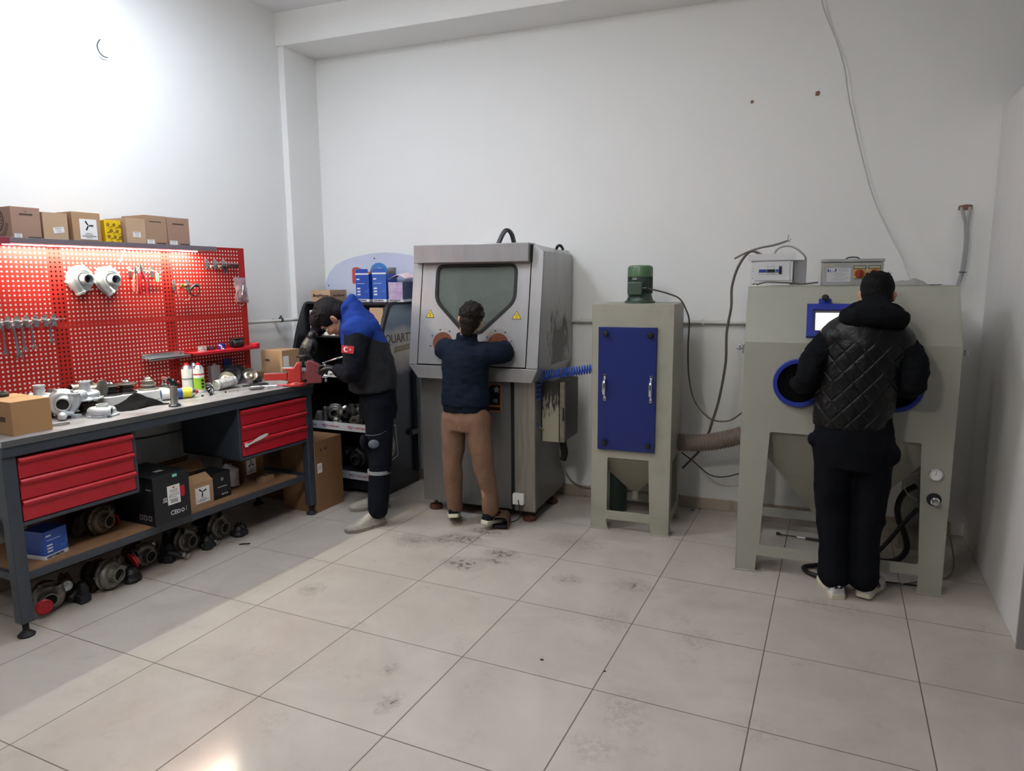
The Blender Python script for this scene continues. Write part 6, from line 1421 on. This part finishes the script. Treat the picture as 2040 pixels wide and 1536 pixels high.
solo(M().tube(catmull([(-.03, -.012, .004), (-.01, 0, .005), (.012, .004, .005), (.032, .014, .004)]), [.002] + [.005] * 17 + [.002], 6), 'dark_sliver', m_blkpart, 'dark curved sliver lying on the floor before the row of turbochargers', 'debris', TR(-.707, -.594, 0) @ RZ(.3))
# ------------------------------------------------------------------ people
m_skin = mat('skin', 'b98a70', .55, var=.15, vs=20, col2='a87560')
m_hairk = mat('black_hair', '0b0a0b', .7, spec=.15, bump=.7, bs=90, aniso=(1, 1, .5))
m_hairb = mat('dark_brown_hair', '17110e', .65, spec=.2, bump=.6, bs=80)
m_blackcloth = mat('black_cotton', '0c0e13', .9, bump=.12, bs=60)
m_sole = mat('cream_sole', 'cfc8b4', .6, var=.4, vs=22, col2='8d8472')

def axes(f, u):
    """rotation with local -Y = f (face) and local Z close to u"""
    f = Vector(f).normalized(); y = -f; u = Vector(u); z = (u - y * u.dot(y)).normalized(); x = y.cross(z)
    return Matrix((x, y, z)).transposed().to_4x4()
def head_into(m, c, R, s=1.0):
    T0 = m.T; H = Matrix.Translation(c) @ R @ Matrix.Scale(s, 4); m.T = T0 @ H
    m.ball((0, .012, .022), (.074, .094, .083), 22, 14)
    m.ball((0, -.030, -.040), (.060, .062, .078), 20, 12)
    m.ball((0, -.066, -.092), (.034, .030, .030)); m.ball((.035, -.02, -.075), (.028, .045, .035)); m.ball((-.035, -.02, -.075), (.028, .045, .035))
    m.ball((.036, -.062, -.030), (.026, .026, .024)); m.ball((-.036, -.062, -.030), (.026, .026, .024))
    m.ball((0, -.076, .026), (.052, .020, .014))
    m.tube([(0, -.088, .014), (0, -.100, -.010), (0, -.112, -.030), (0, -.100, -.040)], [.008, .009, .014, .010], 10)
    m.ball((.010, -.098, -.035), .009); m.ball((-.010, -.098, -.035), .009)
    m.ball((0, -.092, -.061), (.024, .010, .0065)); m.ball((0, -.090, -.073), (.022, .010, .0075))
    for s_ in (-1, 1):
        E = TR(s_ * .076, .016, -.018) @ RT('Z', s_ * -.45) @ RT('X', -.15)
        m.ball((E @ Vector((0, 0, 0)))[:], (.008, .022, .033), R=E.to_3x3().to_4x4()); m.ball((E @ Vector((s_ * .004, .010, .012)))[:], (.007, .012, .020), R=E.to_3x3().to_4x4())
    m.T = T0
def face_details(parent, c, R, s=1.0):
    """eyes, brows and lips as small parts of the head"""
    H = Matrix.Translation(c) @ R @ Matrix.Scale(s, 4)
    for s_ in (-1, 1):
        e = M(H); e.ball((s_ * .031, -.079, -.004), (.0135, .0115, .0085)); e = e.build('eye', mat('eye_white', 'd8d4cf', .3), parent)
        M(H).ball((s_ * .031, -.0885, -.004), (.005, .003, .005)).build('iris', mat('dark_iris', '2a1c14', .3), e)
        M(H).tube([(s_ * .014, -.096, .018), (s_ * .032, -.094, .024), (s_ * .050, -.080, .018)], [.003, .0045, .002], 8).build('eyebrow', m_hairk, parent)
    M(H).tube([(-.022, -.0965, -.067), (-.008, -.1015, -.066), (0, -.1020, -.068), (.008, -.1015, -.066), (.022, -.0965, -.067)], [.001, .004, .0045, .004, .001], 8).build('lips', mat('lip_skin', '9c5f55', .5), parent)
def hand_into(m, w, d, nrm, thumb, s=1.0, curl=.5, spread=.10, bend=None, rk=1.0):
    """w wrist, d pointing direction, nrm side the fingers curl to, thumb +1/-1 side"""
    d = Vector(d).normalized(); n = Vector(nrm); n = (n - d * n.dot(d)).normalized(); x = d.cross(n)
    P = lambda a, b, c: Vector(w) + (x * a + d * b + n * c) * s
    m.tube([P(0, -.03, 0), P(0, 0, 0), P(0, .03, 0), P(.0, .065, .0), P(0, .092, .003)], [(a_ * s * rk, b_ * s * rk) for a_, b_ in ((.017, .025), (.016, .026), (.015, .036), (.0145, .042), (.012, .040))], 14, up=n)
    for k, (a, l) in enumerate(((-.031, .064), (-.0105, .076), (.0105, .071), (.030, .055))):
        a *= -thumb
        c_ = (bend[k] if bend else curl); ang = c_ * .6; dirx = a * spread * 12 * .25
        p = P(a, .088, .002); pts = [p]; dd = .0
        for seg, q in ((.45, .8), (.30, 1.15), (.25, .9)):
            dd += c_ * q
            v = (d * cos(dd) + n * sin(dd) + x * dirx).normalized(); p = p + v * (l * seg * s); pts.append(p)
        m.tube(catmull(pts, 3), [.0095 * s * rk] * 3 + [.0088 * s * rk] * 3 + [.0082 * s * rk] * 3 + [.0068 * s * rk], 10)
        m.ball(pts[-1], .0068 * s * rk, 10, 6); m.ball(pts[1], .0096 * s * rk, 10, 6)
    t = thumb
    pts = [P(t * .022, .018, .004), P(t * .042, .040, .014), P(t * .046, .066, .028 + .012 * curl), P(t * .036, .088, .038 + .020 * curl)]
    m.tube(catmull(pts, 3), [.014 * s * rk] * 3 + [.0115 * s * rk] * 3 + [.0100 * s * rk] * 3 + [.0078 * s * rk], 10); m.ball(pts[-1], .0078 * s * rk, 10, 6)
def limb(m, pts, rad, k=5, n=16):
    P = catmull(pts, k); out = []
    for i in range(len(rad) - 1):
        for j in range(k):
            t = j / k; t = t * t * (3 - 2 * t); a, b = rad[i], rad[i + 1]; out.append(a * (1 - t) + b * t)
    out.append(rad[-1])
    m.tube(P, out, n); m.ball(P[0], rad[0], 14, 8); m.ball(P[-1], rad[-1], 14, 8)
def trunk(m, pts, rad, up, n=22, k=4):
    """rad: (half depth along up, half width)"""
    P = catmull(pts, k); out = []
    for i in range(len(rad) - 1):
        for j in range(k):
            t = j / k; out.append(tuple(rad[i][q] * (1 - t) + rad[i + 1][q] * t for q in (0, 1)))
    out.append(rad[-1]); m.tube(P, out, n, up=up)
def folds(amp, fx, fy, fz, seed=0, f2=2.3):
    def d(co, n):
        p = Vector((co.x * fx + seed, co.y * fy, co.z * fz))
        return amp * (noise.noise(p) + .5 * noise.noise(p * f2))
    return d
def shoe(parent, T, L=.29, W=.098, upper=None, sole=None, lift=0.0, laces=None, heel_tab=None, stripes=None, side=1, tongue=None):
    """heel at the origin, toe towards -y; T in the person's frame"""
    st = [(0.0, .60, .060), (.06, .78, .078), (.16, .80, .086), (.27, .78, .090), (.40, .80, .080), (.55, .92, .060), (.70, 1.0, .046), (.84, .92, .038), (.95, .66, .026), (1.0, .36, .016)]
    def out(k, z, x, top=False):
        t, wd, h = st[k]
        return wd * W / 2
    u = M(T); rings = []
    for t, wd, h in st:
        y = -t * L; hw = wd * W / 2; z0 = .022; r = []
        for j in range(14):
            a = 2 * pi * j / 14; cx = cos(a); sz = sin(a)
            zz = z0 + (h * .96) * max(0, sz) ** .8 if sz > 0 else z0
            xx = hw * (abs(cx) ** .7) * (1 if cx > 0 else -1) * (1 - .30 * max(0, sz) * (h / .09))
            r.append((xx + .006 * side * sin(pi * t), y, zz))
        rings.append(r)
    u.loft(rings); um = u.build('upper', upper, parent, ang=70)
    s = M(T); ol = []
    for t, wd, h in st: ol.append((wd * W / 2 * 1.06 + .006 * side * sin(pi * t), -t * L * 1.012 + .004))
    ol2 = [(-(wd * W / 2 * 1.06) + .006 * side * sin(pi * t), -t * L * 1.012 + .004) for t, wd, h in st]
    s.prism(ol + ol2[::-1], 0, .026); s.build('sole', sole, um, bevel=.004, fix=True)
    if tongue is not None:
        q = M(T); q.tube(catmull([(0, -.30 * L, .100), (0, -.42 * L, .086), (0, -.55 * L, .066)]), [(.006, .022)] * 13, 10, up=(0, -.3, 1)); q.build('tongue', tongue, um)
    if laces is not None:
        q = M(T)
        for k in range(5):
            t = .36 + .055 * k; z = .094 - .0075 * k
            q.tube([(-.022, -t * L, z - .010), (0, -(t + .02) * L, z + .002), (.022, -(t + .04) * L, z - .012)], .0028, 6); q.tube([(.022, -t * L, z - .010), (0, -(t + .02) * L, z + .003), (-.022, -(t + .04) * L, z - .012)], .0028, 6)
        q.build('laces', laces, um)
    if heel_tab is not None:
        q = M(T); q.loft([[(x * W * .46, (y_ + .004) if True else 0, z) for x, y_ in ((-.72, -.035), (-.60, -.012), (-.30, .0015), (0, .005), (.30, .0015), (.60, -.012), (.72, -.035))] + [(x * W * .40, y_ - .012, z) for x, y_ in ((.72, -.030), (.3, -.004), (-.3, -.004), (-.72, -.030))] for z in (.058, .092)])
        q.build('heel_tab', heel_tab, um)
    if stripes is not None:
        q = M(T)
        for k in range(3):
            t = .34 + .07 * k
            for s_ in (-1, 1): q.tube([(s_ * W * .38 + .005 * side, -t * L, .070 - k * .006), (s_ * W * .47 + .006 * side, -(t + .06) * L, .030)], [(.0015, .006)] * 2, 6, up=(s_, 0, .3))
        q.build('side_stripes', stripes, um)
    return um
def person(label, T, body, voxel=.009):
    o = organic('person', body, m_skin, None, voxel, 3)
    o.matrix_world = T
    return tag(o, label, 'person')

# ---- man at the grey cabinet (wall frame, y = -distance from the wall; he faces +y)
pm = M()
HC = (2.752, -1.135, 1.572); HR = axes((.12, .93, -.34), (.06, .34, .93))
head_into(pm, HC, HR, .97)
limb(pm, [(2.705, -1.215, 1.42), (2.725, -1.185, 1.49), (2.745, -1.155, 1.55)], [.058, .055, .058])
trunk(pm, [(2.680, -1.19, .86), (2.675, -1.19, 1.0), (2.69, -1.195, 1.2), (2.705, -1.205, 1.36), (2.71, -1.21, 1.44)], [(.10, .150), (.095, .140), (.105, .160), (.10, .165), (.06, .08)], (0, 1, 0))
for s_, sh, el, wr, hd in ((-1, (2.545, -1.20, 1.375), (2.455, -1.225, 1.145), (2.425, -1.02, 1.095), (2.43, -.90, 1.09)), (1, (2.875, -1.195, 1.360), (2.930, -1.215, 1.150), (2.878, -1.02, 1.095), (2.87, -.90, 1.09))):
    limb(pm, [sh, el, wr], [.050, .042, .030]); hand_into(pm, wr, Vector(hd) - Vector(wr), (0, 0, -1), -s_, 1.0, .5)
for s_, hip, kn, an in ((-1, (2.605, -1.19, .84), (2.605, -1.175, .48), (2.635, -1.20, .09)), (1, (2.755, -1.19, .84), (2.770, -1.165, .48), (2.770, -1.175, .09))):
    limb(pm, [hip, kn, an], [.085, .055, .038])
man = person('man in black quilted vest and black trousers, seen from behind, arms in the grey cabinet', WM, pm)
face_details(man, HC, HR, .97)
hr = M(); H = Matrix.Translation(HC) @ HR @ Matrix.Scale(.97, 4); hr.T = H
hr.ball((0, .020, .030), (.081, .100, .086), 22, 14); hr.ball((0, .050, -.012), (.074, .062, .068)); hr.ball((0, -.02, .075), (.066, .075, .038)); hr.ball((0, .062, -.055), (.055, .035, .03))
random.seed(12)
for k in range(46):
    a = random.random() * 2 * pi; b = random.random() * .9
    p = Vector((.070 * cos(a) * cos(b), .015 + .085 * sin(a) * cos(b), .030 + .082 * sin(b) + .004)); hr.tube([p * .97, p + Vector((.010 * cos(a), .010 * sin(a), .016))], [.008, .003], 5)
organic('hair', hr, m_hairk, man, .006, 2)
# trousers
tm = M()
trunk(tm, [(2.685, -1.19, .70), (2.684, -1.19, .80), (2.682, -1.19, .90), (2.680, -1.19, .98)], [(.120, .170), (.130, .188), (.125, .182), (.118, .172)], (0, 1, 0))
limb(tm, [(2.600, -1.19, .82), (2.600, -1.185, .64), (2.612, -1.18, .45), (2.628, -1.195, .25), (2.632, -1.205, .115)], [.108, .094, .082, .076, .082]); limb(tm, [(2.770, -1.19, .82), (2.782, -1.18, .64), (2.778, -1.17, .45), (2.772, -1.175, .25), (2.775, -1.185, .115)], [.110, .094, .082, .075, .080])
tm.ball((2.488, -1.20, .83), (.022, .045, .035)); tm.ball((2.872, -1.20, .775), (.030, .05, .05)); tm.ball((2.845, -1.19, .42), (.02, .03, .03))
organic('trousers', tm, mat('black_trousers', '0d0f15', .85, spec=.12, bump=.15, bs=30), man, .009, 4, folds(.008, 8, 8, 7, 3))
# hoodie sleeves
sl = M()
limb(sl, [(2.560, -1.205, 1.335), (2.490, -1.235, 1.27), (2.452, -1.24, 1.15), (2.432, -1.12, 1.105), (2.425, -1.0, 1.095)], [.078, .070, .064, .056, .050]); limb(sl, [(2.862, -1.20, 1.320), (2.915, -1.225, 1.26), (2.925, -1.23, 1.15), (2.893, -1.11, 1.105), (2.878, -1.0, 1.095)], [.078, .070, .064, .056, .050])
trunk(sl, [(2.685, -1.195, .94), (2.69, -1.195, 1.1)], [(.122, .170), (.120, .168)], (0, 1, 0))
organic('hoodie', sl, mat('black_hoodie', '0e1014', .9, spec=.12, bump=.15, bs=45), man, .009, 3, folds(.009, 14, 14, 22, 9))
# hood lying on the shoulders
hd = M()
ringp = [(2.735 + .118 * cos(a), -1.215 + .075 * sin(a) - .02, 1.478 + .020 * sin(a) - .018 * cos(2 * a)) for a in [2 * pi * i / 20 for i in range(20)]]
hd.tube(ringp, [.042 + .014 * max(0, -sin(2 * pi * i / 20)) for i in range(20)], 12, closed=True)
hd.ball((2.733, -1.285, 1.492), (.112, .052, .052)); hd.ball((2.738, -1.25, 1.535), (.070, .045, .045)); hd.ball((2.63, -1.25, 1.485), (.052, .045, .026)); hd.ball((2.835, -1.245, 1.468), (.048, .045, .028))
organic('hood', hd, mat('black_hoodie', '0e1014', .9, spec=.12), man, .008, 4, folds(.008, 16, 16, 16, 4))
# quilted vest
def quilt():
    m = bpy.data.materials.new('quilted_black_vest'); m.use_nodes = True; nt = m.node_tree; N = nt.nodes; L = nt.links; b = N['Principled BSDF']
    b.inputs['Base Color'].default_value = (*lin('0b0c0e'), 1); b.inputs['Roughness'].default_value = .42; b.inputs['Specular IOR Level'].default_value = .3
    tc = N.new('ShaderNodeTexCoord'); sp = N.new('ShaderNodeSeparateXYZ'); L.new(tc.outputs['Object'], sp.inputs[0])
    def mth(op, a, c=None):
        n = N.new('ShaderNodeMath'); n.operation = op
        for i, v in enumerate((a, c)):
            if v is None: continue
            if isinstance(v, (int, float)): n.inputs[i].default_value = v
            else: L.new(v, n.inputs[i])
        return n.outputs[0]
    def tri(v): return mth('ABSOLUTE', mth('SUBTRACT', mth('FRACT', v), .5))
    X = mth('MULTIPLY', sp.outputs['X'], 11.5); Z = mth('MULTIPLY', sp.outputs['Z'], 10.0)
    d = mth('MAXIMUM', tri(mth('ADD', X, Z)), tri(mth('SUBTRACT', X, Z)))
    h = mth('SUBTRACT', 1.0, mth('POWER', mth('MULTIPLY', d, 2.0), 6.0))
    ns = N.new('ShaderNodeTexNoise'); ns.inputs['Scale'].default_value = 38; ns.inputs['Detail'].default_value = 4; L.new(tc.outputs['Object'], ns.inputs['Vector'])
    bp = N.new('ShaderNodeBump'); bp.inputs['Strength'].default_value = 1.0; bp.inputs['Distance'].default_value = .010
    vm = N.new('ShaderNodeMapRange'); L.new(sp.outputs['Z'], vm.inputs['Value']); vm.inputs['From Min'].default_value = 1.36; vm.inputs['From Max'].default_value = 1.32
    L.new(mth('ADD', mth('MULTIPLY', h, mth('MULTIPLY', vm.outputs['Result'], .45)), mth('MULTIPLY', ns.outputs['Fac'], .45)), bp.inputs['Height']); L.new(bp.outputs['Normal'], b.inputs['Normal'])
    return m
vs_ = M()
trunk(vs_, [(2.670, -1.195, .905), (2.672, -1.195, .99), (2.682, -1.20, 1.12), (2.698, -1.205, 1.25), (2.708, -1.208, 1.35), (2.712, -1.21, 1.42), (2.718, -1.215, 1.47)], [(.128, .178), (.134, .185), (.134, .192), (.138, .202), (.136, .210), (.116, .185), (.078, .105)], (0, 1, 0), 28)
vs_.ball((2.580, -1.212, 1.362), (.088, .108, .084)); vs_.ball((2.842, -1.208, 1.352), (.088, .108, .084))
organic('quilted_vest', vs_, quilt(), man, .009, 9, folds(.006, 10, 10, 10, 6))
m_whiteshoe = mat('white_leather', 'c9cacd', .45, var=.15, vs=14, col2='9b9b9c')
m_navyshoe = mat('navy_heel_leather', '171b2a', .5)
for side, T in ((-1, TR(2.655, -1.265, 0) @ RT('Z', pi + .20)), (1, TR(2.775, -1.225, .012) @ RT('Z', pi - .38) @ RT('X', .05))):
    u_ = shoe(man, T, .285, .10, m_whiteshoe, m_sole, heel_tab=m_navyshoe, stripes=m_navyshoe, side=side)
    g = M(T)
    for a in (-.6, 0, .6): g.prism([(0, .066), (.007 * sin(a - .35), .066 + .013 * cos(a - .35)), (.014 * sin(a), .066 + .016 * cos(a)), (.007 * sin(a + .35), .066 + .013 * cos(a + .35))], -.0105, -.0095, RT('X', pi / 2))
    g.prism([(-.012, .060), (.012, .060), (.012, .063), (-.012, .063)], -.0105, -.0095, RT('X', pi / 2))
    g.build('heel_emblem', m_whiteshoe, u_)

# ---- boy at the steel cabinet (wall frame)
bm_ = M()
BC = (.445, -.965, 1.408); BR = axes((-.36, .92, -.12), (.22, .14, .95))
head_into(bm_, BC, BR, .90)
limb(bm_, [(.420, -.985, 1.22), (.425, -.985, 1.29), (.440, -.975, 1.36)], [.050, .046, .050])
trunk(bm_, [(.395, -.955, .80), (.395, -.955, .95), (.40, -.965, 1.1), (.41, -.975, 1.2), (.418, -.98, 1.25)], [(.085, .128), (.08, .115), (.085, .125), (.08, .13), (.045, .06)], (0, 1, 0))
for s_, sh, el, wr, hd in ((-1, (.285, -.965, 1.20), (.195, -.845, 1.215), (.158, -.66, 1.225), (.17, -.58, 1.22)), (1, (.540, -.96, 1.19), (.625, -.855, 1.205), (.558, -.66, 1.225), (.55, -.58, 1.22))):
    limb(bm_, [sh, el, wr], [.042, .036, .026]); hand_into(bm_, wr, Vector(hd) - Vector(wr), (0, 0, -1), -s_, .85, .4)
limb(bm_, [(.325, -.955, .78), (.30, -.955, .46), (.288, -.93, .11)], [.070, .048, .034]); limb(bm_, [(.47, -.955, .78), (.51, -.95, .46), (.538, -.91, .11)], [.070, .048, .032])
boy = person('boy in navy sweater and brown trousers on tiptoe, arms in the steel cabinet', WM, bm_, .008)
face_details(boy, BC, BR, .90)
hr = M(Matrix.Translation(BC) @ BR @ Matrix.Scale(.90, 4))
hr.ball((0, .020, .032), (.084, .104, .090), 22, 14); hr.ball((0, .052, -.012), (.076, .066, .072)); hr.ball((0, -.015, .085), (.074, .085, .042)); hr.ball((0, .066, -.062), (.056, .038, .044)); hr.ball((0, .060, -.095), (.046, .032, .034))
random.seed(4)
for k in range(90):
    a = random.random() * 2 * pi; b = -.25 + random.random() * 1.5
    p = Vector((.082 * cos(a) * cos(b), .018 + .102 * sin(a) * cos(b), .034 + .090 * sin(b)))
    if p.y < -.05 and p.z < .06: continue
    hr.ball(p[:], .010 + .009 * random.random(), 8, 6)
organic('hair', hr, m_hairb, boy, .0055, 2)
tm = M()
trunk(tm, [(.397, -.955, .68), (.397, -.955, .76), (.396, -.955, .84), (.395, -.955, .90)], [(.105, .150), (.112, .158), (.105, .150), (.10, .145)], (0, 1, 0))
limb(tm, [(.310, -.955, .76), (.300, -.96, .60), (.288, -.955, .42), (.285, -.935, .25), (.284, -.925, .128)], [.088, .080, .066, .058, .056]); limb(tm, [(.475, -.955, .76), (.492, -.96, .60), (.520, -.95, .42), (.540, -.915, .25), (.542, -.905, .125)], [.090, .082, .066, .058, .056])
organic('trousers', tm, mat('brown_sweatpants', '7d6150', .9, spec=.12, var=.45, vs=7, col2='5e4739', bump=.2, bs=90), boy, .008, 4, folds(.007, 9, 9, 8, 5))
sw = M()
trunk(sw, [(.393, -.955, .845), (.394, -.955, .92), (.396, -.96, 1.02), (.405, -.97, 1.12), (.412, -.975, 1.20), (.418, -.98, 1.26), (.424, -.982, 1.308)], [(.118, .165), (.122, .168), (.115, .160), (.112, .165), (.100, .158), (.066, .080), (.054, .058)], (0, 1, 0), 26)
limb(sw, [(.295, -.965, 1.20), (.235, -.91, 1.205), (.192, -.845, 1.205), (.166, -.72, 1.225)], [.078, .072, .062, .050]); limb(sw, [(.530, -.960, 1.19), (.595, -.92, 1.195), (.632, -.855, 1.19), (.580, -.72, 1.220)], [.082, .076, .064, .050])
ringp = [(.425 + .056 * cos(a), -.982 + .052 * sin(a), 1.308 + .004 * sin(a)) for a in [2 * pi * i / 18 for i in range(18)]]
sw.tube(ringp, .014, 10, closed=True)
organic('sweater', sw, mat('navy_sweater', '141c2b', .9, spec=.12, bump=.2, bs=120), boy, .008, 4, folds(.008, 10, 10, 16, 2))
q = M(); trunk(q, [(.394, -.955, .805), (.394, -.955, .87)], [(.112, .156), (.116, .160)], (0, 1, 0), 24)
organic('shirt_tail', q, mat('dark_navy_shirt', '101724', .9, spec=.12), boy, .008, 2, folds(.007, 14, 14, 8, 8))
m_blackshoe = mat('black_suede', '14161c', .85, spec=.12)
shoe(boy, TR(.300, -.985, .068) @ RT('Z', pi + .45) @ RT('X', .27), .245, .088, m_blackshoe, m_sole, side=-1)
shoe(boy, TR(.520, -.965, .044) @ RT('Z', pi - .30) @ RT('X', .16), .245, .090, m_blackshoe, m_sole, side=1)

# ---- worker at the vice (worker frame: x to the right of the picture, y away; he faces -x)
wm = M()
WC = (-.200, .10, 1.425); WR = axes((-.38, .26, -.88), (-.84, -.06, .42))
head_into(wm, WC, WR, 1.06)
limb(wm, [(-.055, .10, 1.44), (-.115, .10, 1.465), (-.170, .10, 1.455)], [.060, .056, .058])
trunk(wm, [(.085, .10, .88), (.060, .10, 1.02), (.025, .10, 1.18), (-.020, .10, 1.33), (-.060, .10, 1.43)], [(.105, .15), (.105, .15), (.11, .16), (.11, .17), (.06, .09)], (-1, 0, 0))
hands = (((-.040, -.085, 1.36), (-.075, -.165, 1.075), (-.185, -.035, 1.085), (-.255, .055, 1.100)), ((-.095, .285, 1.36), (-.215, .385, 1.40), (-.345, .295, 1.285), (-.398, .268, 1.185)))
limb(wm, hands[0][:3], [.050, .042, .029]); limb(wm, hands[1][:3], [.050, .042, .030])
limb(wm, [(.085, .03, .86), (.072, -.045, .50), (.050, -.05, .10)], [.088, .058, .040]); limb(wm, [(.095, .18, .86), (.070, .265, .50), (.075, .335, .10)], [.088, .058, .040])
hand_into(wm, hands[0][2], Vector(hands[0][3]) - Vector(hands[0][2]), (-.5, .1, -.8), 1, 1.08, .7, rk=.62)
hand_into(wm, hands[1][2], Vector(hands[1][3]) - Vector(hands[1][2]), (.42, .85, -.2), 1, 1.12, .55, bend=(.62, .50, .42, .38), rk=.62)
wk = person('man in blue and grey work vest bending over the vice, wearing black gloves', VM, wm)
face_details(wk, WC, WR, 1.06)
hr = M(Matrix.Translation(WC) @ WR @ Matrix.Scale(1.08, 4))
hr.ball((0, .020, .032), (.083, .101, .090), 22, 14); hr.ball((0, .056, -.012), (.077, .062, .072)); hr.ball((0, -.035, .078), (.070, .072, .046)); hr.ball((0, -.062, .070), (.060, .048, .036)); hr.ball((0, .066, -.058), (.056, .034, .034))
random.seed(21)
for k in range(60):
    a = random.random() * 2 * pi; b = random.random() * 1.2
    p = Vector((.080 * cos(a) * cos(b), .015 + .098 * sin(a) * cos(b), .034 + .090 * sin(b)))
    if p.y < -.06 and p.z < .05: continue
    hr.tube([p * .96, p + Vector((.004 * cos(a), -.012, .008))], [.010, .004], 6)
organic('hair', hr, mat('dark_hair', '131013', .65, spec=.2, bump=.6, bs=80), wk, .006, 2)
gl = M(); hand_into(gl, hands[0][2], Vector(hands[0][3]) - Vector(hands[0][2]), (-.5, .1, -.8), 1, 1.08, .7); limb(gl, [Vector(hands[0][2]) + Vector((.035, -.035, -.003)), hands[0][2]], [.034, .030])
m_glove = mat('black_nitrile_glove', '15171a', .38, bump=.15, bs=120)
organic('glove', gl, m_glove, wk, .0042, 2)
gl = M(); hand_into(gl, hands[1][2], Vector(hands[1][3]) - Vector(hands[1][2]), (.42, .85, -.2), 1, 1.12, .55, bend=(.62, .50, .42, .38)); limb(gl, [Vector(hands[1][2]) + Vector((.004, .002, .006)), hands[1][2]], [.033, .031])
organic('glove', gl, m_glove, wk, .0042, 2)
# dark shirt with sleeves
sl = M()
trunk(sl, [(.055, .10, 1.0), (.025, .10, 1.18), (-.020, .10, 1.33), (-.060, .10, 1.44)], [(.12, .16), (.125, .17), (.12, .175), (.06, .09)], (-1, 0, 0))
limb(sl, [(-.036, -.080, 1.285), (-.052, -.125, 1.225), (-.078, -.168, 1.085), (-.125, -.105, 1.072), (-.165, -.055, 1.080)], [.086, .078, .068, .056, .046]); limb(sl, [(-.085, .260, 1.36), (-.150, .340, 1.385), (-.215, .380, 1.395), (-.275, .345, 1.355), (-.308, .320, 1.325)], [.082, .074, .064, .052, .044])
organic('work_shirt', sl, mat('black_work_shirt', '10121a', .85, spec=.12, bump=.12, bs=60), wk, .008, 3, folds(.009, 14, 14, 16, 3))
m_vblue = mat('royal_blue_fleece', '1f3a86', .8, spec=.12, bump=.15, bs=60); m_vgrey = mat('charcoal_vest_cloth', '2a2c31', .75, spec=.12, bump=.15, bs=50)
vt = M()
trunk(vt, [(.058, .10, .925), (.050, .10, 1.02), (.026, .10, 1.16), (-.010, .10, 1.30), (-.045, .10, 1.39), (-.075, .10, 1.465), (-.105, .10, 1.50)], [(.165, .185), (.168, .188), (.160, .188), (.146, .190), (.128, .170), (.085, .105), (.066, .072)], (-1, 0, .25), 28)
vt.ball((-.036, -.080, 1.345), (.100, .080, .088)); vt.ball((-.060, .245, 1.395), (.080, .060, .058))
ringp = [(-.108 + .050 * cos(a), .10 + .078 * sin(a), 1.488 + .060 * cos(a)) for a in [2 * pi * i / 20 for i in range(20)]]
vt.tube(ringp, .026, 10, closed=True); vt.ball((-.055, .10, 1.475), (.075, .12, .062))
vf = lambda c, n: 0 if (c.z > 1.285 - .35 * max(0, c.x - .05) or (c.x < -.10 and c.z > 1.20)) else 1
organic('work_vest', vt, [m_vblue, m_vgrey], wk, .008, 4, folds(.010, 9, 9, 14, 7), vf)
# flag patch on the near sleeve
PT = TR(-.100, -.2065, 1.232) @ axes((-.30, -.95, .05), (.1, 0, 1)) @ FRONT
pq = M(); pq.prism(rrect(-.040, -.024, .040, .024, .004), 0, .003, PT); pq = pq.build('sleeve_patch', mat('patch_red', 'b3262f', .6), wk)
g = M(); g.prism(circ(-.010, 0, .0165, 18, a0=.7, a1=2 * pi - .7) + circ(-.006, 0, .0125, 18, a0=2 * pi - .75, a1=.75), .003, .0036, PT)
st5 = [(.016 + (.007 if i % 2 == 0 else .003) * cos(pi + i * pi / 5), (.007 if i % 2 == 0 else .003) * sin(pi + i * pi / 5)) for i in range(10)]
g.prism(st5, .003, .0036, PT); g.build('crescent_and_star', m_label, pq)
tm = M()
trunk(tm, [(.085, .10, .72), (.085, .10, .80), (.080, .10, .90), (.072, .10, .98)], [(.125, .160), (.132, .170), (.128, .166), (.12, .155)], (-1, 0, 0))
limb(tm, [(.085, .02, .82), (.082, -.02, .66), (.078, -.048, .48), (.064, -.052, .28), (.052, -.052, .115)], [.108, .095, .080, .072, .070]); limb(tm, [(.095, .19, .82), (.085, .235, .66), (.072, .27, .48), (.075, .31, .28), (.078, .335, .115)], [.106, .094, .080, .072, .070])
tm.ball((-.025, -.07, .60), (.025, .05, .05))
tr_ = organic('work_trousers', tm, mat('navy_black_trousers', '10131c', .85, spec=.12, bump=.15, bs=40), wk, .008, 4, folds(.008, 9, 9, 8, 11))
q = M(); q.ring(.0775, .070, -.012, .012, 28, (.070, -.0515, .385)); q.build('reflective_band', mat('grey_reflective_band', '8b8e92', .4), tr_)
q = M(); q.ball((.040, -.122, .590), (.036, .012, .030)); q.build('knee_patch', mat('blue_grey_patch', '5c6373', .6), tr_)
q = M(); q.tube([(-.010, -.105, .650), (.035, -.142, .652), (.085, -.145, .660), (.125, -.110, .672)], .0022, 6); q.build('pocket_zip', m_zinc, tr_)
m_grshoe = mat('worn_white_leather', 'a8a296', .55, var=.5, vs=22, col2='6f6a60'); m_grsole = mat('grimy_sole', '8f887b', .6, var=.5, vs=18, col2='4b463e')
shoe(wk, TR(.088, -.008, 0) @ RT('Z', atan2(-.138, -.247) + pi / 2), .290, .102, m_grshoe, m_grsole, laces=m_label, tongue=m_grshoe, side=1)
shoe(wk, TR(.145, .350, 0) @ RT('Z', atan2(-.040, -.31) + pi / 2), .290, .102, m_grshoe, m_grsole, laces=m_label, tongue=m_grshoe, side=-1)
# pliers in the near hand
e = thing('pliers', 'small chrome pliers held in the worker\'s near gloved hand', 'pliers', VM @ TR(-.225, .02, 1.135))
for s_ in (-1, 1): M().tube(catmull([(.09, -.02 + s_ * .010, .030), (.05, -.01 + s_ * .016, .020), (.0, 0, .004), (-.045, .01 - s_ * .003, -.012)]), [.004] * 18 + [.002], 8).build('jaw_half', m_chrome, e)
